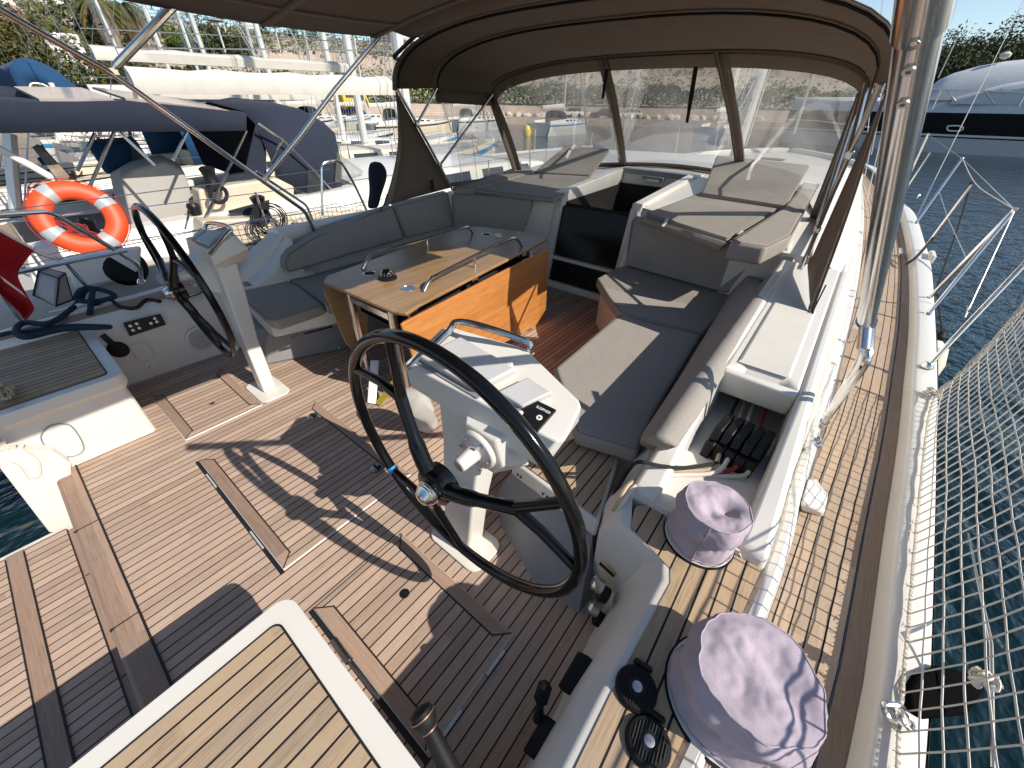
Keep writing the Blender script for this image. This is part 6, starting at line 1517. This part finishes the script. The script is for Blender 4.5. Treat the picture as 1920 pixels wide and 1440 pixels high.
mb = MB(); mb.loft([[Y(a, b_, 6.6) for a, b_ in ((160, 268), (245, 262), (248, 310), (200, 330))], [Y(a, b_, 8.0) for a, b_ in ((165, 262), (250, 255), (285, 305), (210, 325))]]); tag(obj('stowed_sail', mb, M['blue'], None, 60, .05), 'bundled blue tarpaulin on the neighbouring deck behind the bimini tubes', 'tarpaulin')
# yachts lying off the far quay, seen through the windows
for i, (x, y, lb, hd) in enumerate(((42, 30, 'white sailing yacht off the far quay, seen past the port window seam', 'navy'), (50, 14, 'white sailing yacht seen through the middle sprayhood window', None), (40, 42, 'white sailing yacht near the hedge wall with furled grey sails', 'tarp'))):
    sailboat(lb, y, x, 11, 3.6, .1, 'hull', ['bluestripe', None, 'navy'][i], hd, None, True, .45, seed=20+i, boomz=1.6, detail=False)
# our own mast and rigging forward
ms = thing('mast', 'own bare aluminium mast and rigging seen through the star-board sprayhood window', 'mast', (8.6, CL, 1.1))
mb = MB(); mb.loft([[(8.6+.14*cos(2*pi*k/14), CL+.09*sin(2*pi*k/14), z) for k in range(14)] for z in (.9, 18)]); obj('tube', mb, M['alu'], ms)
mb = MB()
for s in (-1, 1):
    mb.tube([(8.6, CL, 17), (8.4, CL+s*2.2, .5)], .006, 5, caps=False); mb.tube([(8.6, CL, 9), (8.2, CL+s*2.1, .5)], .006, 5, caps=False)
    mb.tube([(8.6, CL, 2.3), (7.9, CL+s*.12, 1.2)], .012, 5)
mb.tube([(8.6, CL, 17), (14.6, CL, 1.2)], .035, 6, caps=False)
for k in range(6): mb.tube([(8.75 if k % 2 else 8.45, CL+.05*(k-2.5), 12), (8.7 if k % 2 else 8.3, CL+.07*(k-2.5), 1.2)], .006, 4, caps=False)
obj('rigging', mb, M['rope_white'], ms)
mb = MB()
for x, y in ((10.6, CL), (12.3, CL)): mb.prism(rrect(x-.28, x+.28, y-.28, y+.28, .05), zdk(x)+.05, zdk(x)+.13)
obj('deck_hatch', mb, M['winglass'], yacht, 30, .01)
mb = MB()
for s in (1, -1):
    for x in (6.2, 9.0, 11.6, 13.4):
        y = ca(x)+.06; y = y if s == 1 else mir(y); mb.tube([(x, y, zdk(x)+.1), (x, y-.05*s, zdk(x)+.75)], .012, 6)
mb.tube(fillet([(13.4, ca(13.4)+.1, zdk(13.4)+.75), (15.0, CL-.3, 1.5), (15.0, CL+.3, 1.5), (13.4, mir(ca(13.4)+.1), zdk(13.4)+.75)], .2), .013, 6)
obj('bow_rail', mb, M['steel'], yacht)

# motor yacht across the fairway
my = thing('motor_yacht', 'large motor yacht with black hull under pale grey covers across the fairway', 'motor yacht', (53, -8, ZW))
xf = 52.0
def zz_(py, px=1850): return X(px, py, xf).z
yl, yr = X(1600, 240, xf).y, -34.0
zt_, zb_, zk_ = zz_(212), zz_(262), ZW-.3
mb = MB(); ys_ = [yl+6, yl+3, yl, yl-3, -6, -14, -24, yr]
wdt = [.1, 1.2, 2.2, 2.9, 3.4, 3.6, 3.6, 3.4]
def rowm(y, w, z0, z1, tum=.0): return [(xf+3.5-w, y, z1), (xf+3.5-w*(1-tum), y, z0)]
mb.loft([rowm(y, w, zb_, zt_+.02*i, .08) for i, (y, w) in enumerate(zip(ys_, wdt))], False); mb.loft([[(xf+3.5-w, y, zt_), (xf+3.5+w, y, zt_)] for y, w in zip(ys_, wdt)], False); obj('topsides', mb, M['blackhull'], my)
mb = MB(); mb.loft([[(xf+3.5-w*.92, y, zb_+.02), (xf+3.5-w*.86, y, zk_)] for y, w in zip(ys_, wdt)], False); obj('lower_hull', mb, M['cover_grey'], my)
mb = MB(); mb.loft([[(xf+3.5-w*.93-.05, y, zb_+.25), (xf+3.5-w*.93-.05, y, zb_+.1)] for y, w in zip(ys_, wdt)], False); obj('waterline_stripe', mb, M['hull'], my)
mb = MB(); zd2 = zz_(190)
mb.loft([[(xf+3.5-w-.05, y, zt_-.02), (xf+3.5-w+.3, y, zd2), (xf+3.5, y, zd2+.3), (xf+3.5+w, y, zd2)] for y, w in zip(ys_, wdt)], False); obj('deck_side', mb, M['cover_grey'], my, 50)
mb = MB(); Lp = []
for px, py in ((1738, 172), (1760, 152), (1790, 138), (1840, 124), (1890, 115), (1960, 108), (2100, 100), (2400, 110)):
    t = X(px, py, xf+2.5); y = t.y; h = t.z
    Lp.append([(xf+.6, y, zd2+.05), (xf+.9, y, zd2+(h-zd2)*.45), (xf+1.6, y, zd2+(h-zd2)*.85), (xf+2.5, y, h), (xf+4, y, h+.1), (xf+6.4, y, zd2)])
mb.loft(Lp, False); obj('cover', mb, M['cover_grey'], my, 70)
mb = MB(); Lp = []
for px, py in ((1785, 188), (1830, 177), (1880, 165), (1940, 155), (2100, 150)):
    t = X(px, py, xf+.4); Lp.append([(xf+.25, t.y, zd2-.2), (xf+.32, t.y, t.z), (xf+.9, t.y, t.z+.25)])
mb.loft(Lp, False); obj('lower_cover', mb, M['cover_grey'], my, 70)
mb = MB(); p_ = [X(px, py, xf+.3) for px, py in ((1640, 166), (1745, 167), (1840, 170), (1925, 173), (2100, 180))]; mb.tube(p_, .05, 6)
for a, b in (((1765, 167), (1748, 205)), ((1775, 168), (1792, 190)), ((1848, 170), (1866, 196)), ((1925, 172), (1902, 216)), ((1648, 175), (1658, 190))): mb.tube([X(a[0], a[1], xf+.3), X(b[0], b[1], xf+.25)], .045, 6)
obj('guard_rail', mb, M['steel_dull'], my)
mb = MB(); c0, c1 = X(1782, 240, xf-.02), X(1804, 240, xf-.02)
mb.tube(bezier([X(px, py, xf-.05) for px, py in ((1780, 236), (1800, 236), (1806, 240), (1800, 245), (1780, 245), (1776, 240))], 4, True), .06, 6, True); obj('porthole', mb, M['steel_dull'], my)
mb = MB(); c = X(1881, 111, xf+2.5); mb.lathe([(.1, 0), (.3, .12), (.35, .3), (.15, .45)], c, (0, 0, 1), 14); mb.tube([X(1759, 146, xf+2.5), X(1800, 60, xf+2.5)], .04, 5); obj('antenna', mb, M['hull'], my)
# ================================================================ SHORE
QL = [(150, -160), (128, -60), (104, -8), (84, 24), (69, 46), (50, 60), (26, 64), (0, 60), (-30, 52), (-80, 46)]
QL = [V3((x, y, 0)) for x, y in QL]; QC = bezier(QL, 8)
QN = []
for i in range(len(QC)):
    t = (QC[min(i+1, len(QC)-1)]-QC[max(i-1, 0)]).normalized(); n_ = V3((t.y, -t.x, 0)); QN.append(n_ if n_.dot(QC[i]) > 0 else -n_)
def strip(rows, uvscale=None):
    mb = MB(); s = 0
    for i in range(len(QC)-1):
        l = (QC[i+1]-QC[i]).length
        for (o0, z0), (o1, z1) in zip(rows, rows[1:]):
            d = sqrt((o1-o0)**2+(z1-z0)**2); q = [QC[i]+QN[i]*o0+V3((0, 0, z0)), QC[i+1]+QN[i+1]*o0+V3((0, 0, z0)), QC[i+1]+QN[i+1]*o1+V3((0, 0, z1)), QC[i]+QN[i]*o1+V3((0, 0, z1))]
            mb.poly(q, [(s, z0+o0), (s+l, z0+o0), (s+l, z1+o1), (s, z1+o1)])
        s += l
    return mb
tag(obj('quay', strip([(0, -1.6), (0, .1), (3, .12)]), M['quay'], None, 0), kind='structure')
tag(obj('retaining_wall', strip([(3, .12), (3.2, 1.7), (3.8, 1.72)]), M['quay'], None, 0), 'long pinkish stone retaining wall along the far quay below the hedge', 'wall')
tag(obj('hillside', strip([(3.7, 1.6), (8, 2.2), (14, 6.6), (14.5, 6.7)]), M['earth'], None, 0), kind='structure')
tag(obj('terrace_wall', strip([(14.4, 6.4), (14.6, 8.4), (15.2, 8.42)]), M['quay'], None, 0), 'upper stone terrace wall on the slope above the hedge', 'wall')
tag(obj('terrain', strip([(15, 8.3), (24, 11.2), (40, 11.6), (160, 24), (400, 40)]), M['earth'], None, 60), kind='structure')
rnd = random.Random(21)
def onq(t, off, z=0):
    k = t*(len(QC)-1); i = min(int(k), len(QC)-2); f = k-i; return QC[i].lerp(QC[i+1], f)+QN[i].lerp(QN[i+1], f)*off+V3((0, 0, z))
# hedge
mb = MB()
for k in range(15000):
    t = rnd.uniform(.22, .80); c = onq(t, 3.9+rnd.uniform(0, 2.2)*(rnd.random()**.5), 1.7+3.1*rnd.random()**.6+.35*sin(t*160)+.2*sin(t*411))
    a = V3((rnd.gauss(0, 1), rnd.gauss(0, 1), rnd.gauss(0, 1))).normalized()*rnd.uniform(.18, .42); b = a.orthogonal().normalized()*rnd.uniform(.1, .22); b = Matrix.Rotation(rnd.uniform(0, 6), 3, a.normalized()) @ b
    mb.poly([c-a, c+b, c+a, c-b])
tag(obj('hedge', mb, M['hedge'], None, 0), 'long trimmed green hedge above the quay wall', 'hedge')
# scrub on the slope
mb = MB()
for k in range(22000):
    t = rnd.uniform(.1, .9); o = rnd.uniform(7.5, 24); z = 1.9+(o-8)*.7 if o < 14 else 8.3+(o-15)*.3
    c = onq(t, o, max(2, z)+rnd.random()**2*1.4*(1+.6*sin(t*90)))
    a = V3((rnd.gauss(0, 1), rnd.gauss(0, 1), rnd.gauss(0, 1))).normalized()*rnd.uniform(.15, .42); b = a.orthogonal().normalized()*rnd.uniform(.1, .3)
    mb.poly([c-a, c+b, c+a, c-b])
tag(obj('undergrowth', mb, M['bush'], None, 0), kind='stuff')
# boulders
def boulder(c, r, seed):
    q = random.Random(seed); mb = MB(); ph = [q.uniform(0, 6) for _ in range(4)]
    mb.lathe([(r*.7, -r*.5), (r, -.1*r), (r*.85, r*.4), (r*.35, r*.65)], c, (q.uniform(-.3, .3), q.uniform(-.3, .3), 1), 9, True, True, lambda t, h: .22*sin(2*t+ph[0]+h)+.12*sin(3*t+ph[1]))
    return mb
bl0 = None
for k in range(44):
    t = .30+.22*k/44+rnd.uniform(-.004, .004); p = onq(t, 1.6+rnd.uniform(-.8, .8), .3)
    o = obj('boulder', boulder(p, rnd.uniform(.5, 1.0), k), M['rock'], None, 25)
    tag(o, 'rough tan boulder on the far quay', 'rock', 'boulders along the far quay')
# palms
def palm(px, py, y, crown, h, label):
    base = Y(px, py, y); g = base.z-h
    rt = thing('palm_tree', label, 'palm tree', (base.x, base.y, g), 'palm trees by the road')
    mb = MB(); mb.lathe([(.55, 0), (.5, h*.3), (.48, h*.7), (.6, h*.95), (.3, h)], (base.x, base.y, g), (.03, 0, 1), 10, True, True, lambda t, z: .06*sin(z*9)+.03*sin(5*t)); obj('trunk', mb, M['trunk'], rt)
    mb = MB(); mb2 = MB()
    for k in range(64):
        az = rnd.uniform(0, 6.28); el = rnd.uniform(-.9, 1.1); d = V3((cos(az), sin(az), 0)); P = [base]
        for s in range(1, 8):
            u = s/7; P.append(base + d*(crown*u*cos(el*.6)) + V3((0, 0, crown*(el*.55*u - .75*u*u))))
        tgt = mb if el > -.35 else mb2
        for a, b in zip(P, P[1:]):
            t = (b-a); sd_ = t.cross(V3((0, 0, 1))).normalized()
            for q in range(6):
                o = a.lerp(b, q/6)
                for sg in (-1, 1): e = o+sd_*sg*crown*.11+t*.5+V3((0, 0, -crown*.09)); w_ = t.normalized()*crown*.011; tgt.poly([o-w_, o+w_, e])
    obj('crown', mb, M['palm'], rt, 0); obj('dead_fronds', mb2, M['dryleaf'], rt, 0)
palm(66, 48, 34, 2.3, 3.4, 'tall palm with a shaggy crown at the left edge, nearest the corner')
palm(170, -2, 42, 1.5, 8, 'palm in front of the apartment balconies, middle of three')
palm(226, 10, 44, 1.9, 8.5, 'palm right of the other two with drooping brown fronds')
# bushes
def bush(px, py, y, rad, n, size, mat, label):
    c = Y(px, py, y); mb = MB(); leafcloud(mb, c, rad, int(n*1.8), size*1.15, rnd)
    return tag(obj('bush', mb, M[mat], None, 0), label, 'bush')
bush(12, 98, 33, (2.0, 2, 1.7), 2600, .11, 'dryleaf', 'ochre bush at the left edge under the tall palm')
bush(62, 122, 31, (3.2, 2, 2.0), 3200, .10, 'bush', 'dark bush at the foot of the tall palm')
bush(12, 152, 30, (2.4, 2, 1.1), 1800, .09, 'hedge', 'light green bush low at the left edge')
bush(204, 72, 46, (1.5, 2, 2.0), 2600, .13, 'pine', 'dark green conical shrub beside the balconies')
bush(160, 118, 40, (4, 2, 1.0), 2000, .12, 'bush', 'dark scrub behind the boom end')
bush(350, 84, 66, (3.4, 3, 1.3), 2200, .18, 'hedge', 'green bushes below the pale cliff')
bush(425, 86, 66, (3.4, 3, 1.3), 2200, .18, 'pine', 'dark bush right of the thick white mast')
for px, py in ((487, 57), (455, 60), (545, 60), (580, 66)):
    c = Y(px, py, 85); rt = thing('tree', 'small round tree on the promenade, %s' % {487: 'standing alone', 455: 'left of the lone one', 545: 'palm-like and dark', 580: 'farthest right'}[px], 'tree', c+V3((0, 0, -2.5)), 'promenade trees')
    mb = MB(); mb.tube([c+V3((0, 0, -3.5)), c], .15, 6); obj('trunk', mb, M['trunk'], rt); mb = MB(); leafcloud(mb, c, (1.5, 1.5, 1.7), 700, .16, rnd); obj('crown', mb, M['pine'], rt, 0)
# promenade railing and lamps
rl = thing('railing', 'pale blue railing along the promenade on the slope', 'railing', Y(540, 75, 78))
mb = MB(); P = [onq(.45+.35*k/60, 21, 10.4) for k in range(61)]
for p in P: mb.tube([p, p+V3((0, 0, 1.3))], .05, 4)
for z in (.5, .9, 1.3): mb.tube([p+V3((0, 0, z)) for p in P], .04, 4)
obj('rails', mb, plain('pale_blue_paint', (.18, .33, .42), .5), rl, 0)
for px, py, b, y in ((405, 42, 98, 60), (515, 53, 97, 66), (416, 36, 62, 80)):
    t = Y(px, py, y); f = Y(px+22 if px < 410 else px+12, b, y); f = V3((t.x, t.y, f.z))
    lm = thing('street_lamp', {405: 'white street lamp with a flat disc head beside the thick mast', 515: 'white street lamp with a dish head farther right', 416: 'small conical street lamp head higher up the slope'}[px], 'street lamp', f, 'street lamps on the slope')
    mb = MB(); mb.tube([f, t], .09, 6); obj('post', mb, M['alu'], lm); mb = MB(); mb.lathe([(.1, 0), (.75, .12), (.7, .22), (.1, .3)], t, (0, 0, 1), 14); obj('lamp_head', mb, M['greygel'], lm)
# pale cliff / tent-like mounds behind
for pts, lb in ((((300, 62), (345, 22), (420, 60)), 'pale peaked canopy roof behind the masts, left one'), (((390, 62), (470, 18), (640, 62)), 'broad pale peaked canopy roof behind the masts, right one')):
    a, p, b = [Y(px, py, 120) for px, py in pts]; mb = MB(); Lp = []
    base = (a+b)/2; w = (b-a).length/2
    for k in range(9):
        t = k/8; r = w*(1-t)**1.6+.3; Lp.append([V3((base.x+(p.x-base.x)*t+r*cos(2*pi*q/20), 128+.7*r*sin(2*pi*q/20), a.z-2+(p.z-a.z+2)*t)) for q in range(20)])
    mb.loft(Lp); tag(obj('canopy_roof', mb, M['tent'], None, 60), lb, 'canopy roof')
# apartment buildings
def apartments(x0, x1, y, z0, z1, nf, label, wm, dep=14):
    rt = thing('apartment_building', label, 'building', ((x0+x1)/2, y, z0)); hgt = (z1-z0)/nf
    mb = MB(); mb.box(x0, x1, y, y+dep, z0-12, z1); obj('wall', mb, M[wm], rt, 0)
    for f in range(nf):
        z = z0+f*hgt
        mb = MB(); mb.box(x0-.2, x1+.2, y-1.6, y-.002, z-.12, z+.12); bo = obj('balcony', mb, M['wall'], rt, 0)
        mb = MB(); mb.box(x0-.1, x1+.1, y-1.6, y-1.5, z+.12, z+1.0); obj('parapet', mb, M['wall2' if f % 3 == 1 else 'wall'], bo, 0)
        nx = max(2, int((x1-x0)/3.2))
        for k in range(nx):
            a = x0+(x1-x0)*(k+.2)/nx; b = x0+(x1-x0)*(k+.8)/nx
            mb = MB(); mb.box(a, b, y-.06, y+.02, z+.2, z+hgt*.78); obj('window', mb, M['winglass'], rt, 0)
    mb = MB(); mb.box(x0-.4, x1+.4, y-1.7, y+dep+.3, z1, z1+.5); obj('roof', mb, M['wall'], rt, 0)
def bx(px, y): return Y(px, 60, y).x
apartments(bx(72, 92), bx(150, 92), 92, Y(100, 78, 92).z, Y(100, -90, 92).z, 7, 'pale apartment block with brick-red balcony bands behind the palms', 'wall')
apartments(bx(-60, 80), bx(48, 80), 80, Y(20, 60, 80).z, Y(20, -120, 80).z, 7, 'apartment block with dark balconies at the left corner of the photo', 'wall2')
apartments(bx(152, 100), bx(212, 100), 100, Y(180, 85, 100).z, Y(180, -20, 100).z, 5, 'white terraced apartment block right of the red-banded one', 'wall')
apartments(bx(214, 115), bx(285, 115), 115, Y(240, 85, 115).z, Y(240, 30, 115).z, 3, 'low white terraced block at the edge of the bimini', 'wall')
apartments(bx(742, 95), bx(800, 95), 95, Y(760, 75, 95).z, Y(760, 35, 95).z, 2, 'reddish house on the slope beside the sprayhood corner', 'wall2', 10)
# white box and hut by the left bushes
c = Y(120, 112, 33); tag(obj('utility_box', MB().box(c.x-.9, c.x+.9, c.y-.5, c.y+.5, c.z-1.1, c.z+1.0), M['white'], None, 30, .05), 'white utility box under the leaning palm trunk', 'box')
dg = thing('digger', 'yellow excavator standing on the quay in front of the hedge', 'excavator', Y(652, 200, 52))
c = Y(648, 183, 52); mb = MB(); mb.box(c.x-.9, c.x+.9, c.y-.8, c.y+.8, c.z-.9, c.z+.8); obj('body', mb, M['yellow'], dg, 30, .1)
mb = MB(); mb.box(c.x-1.3, c.x+1.3, c.y-1, c.y-.5, c.z-1.8, c.z-.95); mb.box(c.x-1.3, c.x+1.3, c.y+.5, c.y+1, c.z-1.8, c.z-.95); obj('track', mb, M['black'], dg, 30, .2)
mb = MB(); mb.tube([c+V3((.9, 0, 0)), c+V3((2.2, 0, 1.2)), c+V3((3.2, 0, -.9))], .22, 6); obj('boom_arm', mb, M['yellow'], dg)
mb = MB(); mb.box(c.x-.5, c.x+.5, c.y-.82, c.y-.79, c.z, c.z+.6); obj('cab_window', mb, M['winglass'], dg, 0)
# cars parked on the quay
def car(t, off, matn, label):
    p = onq(t, off, .14); q = onq(t+.004, off, .14); d = (q-p).normalized(); s_ = V3((-d.y, d.x, 0))
    rt = thing('parked_car', label, 'car', p, 'cars parked on the far quay'); W_ = lambda l, w, z: p+d*l+s_*w+V3((0, 0, z))
    mb = MB(); mb.loft([[W_(l, w, z) for l, z in ((-2.1, .3), (2.1, .3), (2.15, .7), (1.1, .85), (-2.0, .9), (-2.15, .6))] for w in (-.85, .85)]); obj('body', mb, M[matn], rt, 30, .08)
    mb = MB(); mb.loft([[W_(l, w, z) for l, z in ((-1.9, .88), (1.0, .86), (.3, 1.42), (-1.4, 1.45))] for w in (-.72, .72)]); obj('cabin', mb, M['winglass'], rt, 30, .08)
    for l in (-1.3, 1.3):
        for w in (-.86, .86): mb = MB(); mb.lathe([(.32, -.1), (.32, .1)], W_(l, w, .32), s_, 14); obj('wheel', mb, M['black'], rt)
car(.405, 1.7, 'navy', 'dark blue car parked on the far quay behind the middle window')
car(.385, 1.7, 'alu', 'silver car parked on the far quay right of the dark blue one')
car(.43, 1.7, 'white', 'white car parked on the far quay left of the dark blue one')
# yellow buoy on the water
c = Z(1007, 246, ZW); bu = Z(988, 248, ZW); k_ = bu.lerp(CAM, .35); k_ = Z(988, 254, ZW)
by = thing('buoy', 'yellow mooring buoy on the water seen through the port front window', 'buoy', k_)
s_ = (k_-CAM).length/721; mb = MB(); mb.lathe([(2*s_, -3*s_), (5.5*s_, 0), (6.5*s_, 6*s_), (4*s_, 12*s_), (1*s_, 14*s_)], k_, (0, 0, 1), 16); obj('float', mb, M['yellow'], by)
mb = MB(); mb.tube([k_+V3((0, 0, 14*s_)), k_+V3((0, 0, 18*s_))], .7*s_, 6); obj('eye', mb, M['steel_dull'], by)
# right bank: trees and houses
def tree(px, py, x, rad, label, mat='pine', n=2600):
    c = X(px, py, x); rt = thing('tree', label, 'tree', (c.x, c.y, 2), 'trees on the right bank'); h = c.z
    mb = MB(); mb.tube([V3((c.x, c.y, 1)), c+V3((0, 0, -rad[2]*.3)), c+V3((.5, .3, rad[2]*.4))], [.45, .3, .1], 7)
    for k in range(5): mb.tube([c+V3((0, 0, -rad[2]*.4)), c+V3((rnd.uniform(-.5, .5)*rad[0], rnd.uniform(-.5, .5)*rad[1], rnd.uniform(0, .5)*rad[2]))], [.18, .05], 5)
    obj('trunk', mb, M['trunk'], rt)
    mb = MB(); leafcloud(mb, c, rad, int(n*2), .24, rnd); obj('crown', mb, M[mat], rt, 0)
tree(1845, 108, 112, (6, 6.5, 5.0), 'tallest round tree above the motor yacht')
tree(1912, 106, 118, (6, 6, 3.2), 'olive tree at the right edge above the motor yacht', 'bush')
tree(1800, 128, 108, (5, 5, 3.0), 'dark tree left of the tallest one')
tree(1772, 132, 108, (5, 4, 3.0), 'dark low tree beside the stainless pole')
tree(1745, 132, 112, (5, 4, 2.6), 'low dark tree behind the stainless pole', 'bush', 1400)
for px, x, w, lb, wm in ((1683, 120, 5.5, 'white house with a red tiled roof between hood and pole', 'wall'), (1768, 125, 4, 'pinkish house half hidden by the dark trees', 'wall2'), (1668, 135, 5, 'white house behind the red-roofed one', 'wall')):
    p = X(px, 140, x); hs_ = thing('house', lb, 'house', (p.x, p.y, 2)); z1 = X(px, 126, x).z; zr = X(px, 110, x).z
    mb = MB(); mb.box(p.x, p.x+8, p.y-w, p.y+w, 1, z1); obj('wall', mb, M[wm], hs_, 0)
    mb = MB(); mb.loft([[(p.x-.6, p.y-w-.6, z1), (p.x+4, p.y-w-.6, zr), (p.x+8.6, p.y-w-.6, z1)], [(p.x-.6, p.y+w+.6, z1), (p.x+4, p.y+w+.6, zr), (p.x+8.6, p.y+w+.6, z1)]]); obj('roof', mb, M['roof'], hs_, 0)
    mb = MB()
    for k in (-.6, 0, .6): mb.box(p.x-.04, p.x+.02, p.y+k*w-.6, p.y+k*w+.6, z1-2.6, z1-1)
    obj('window', mb, M['winglass'], hs_, 0)
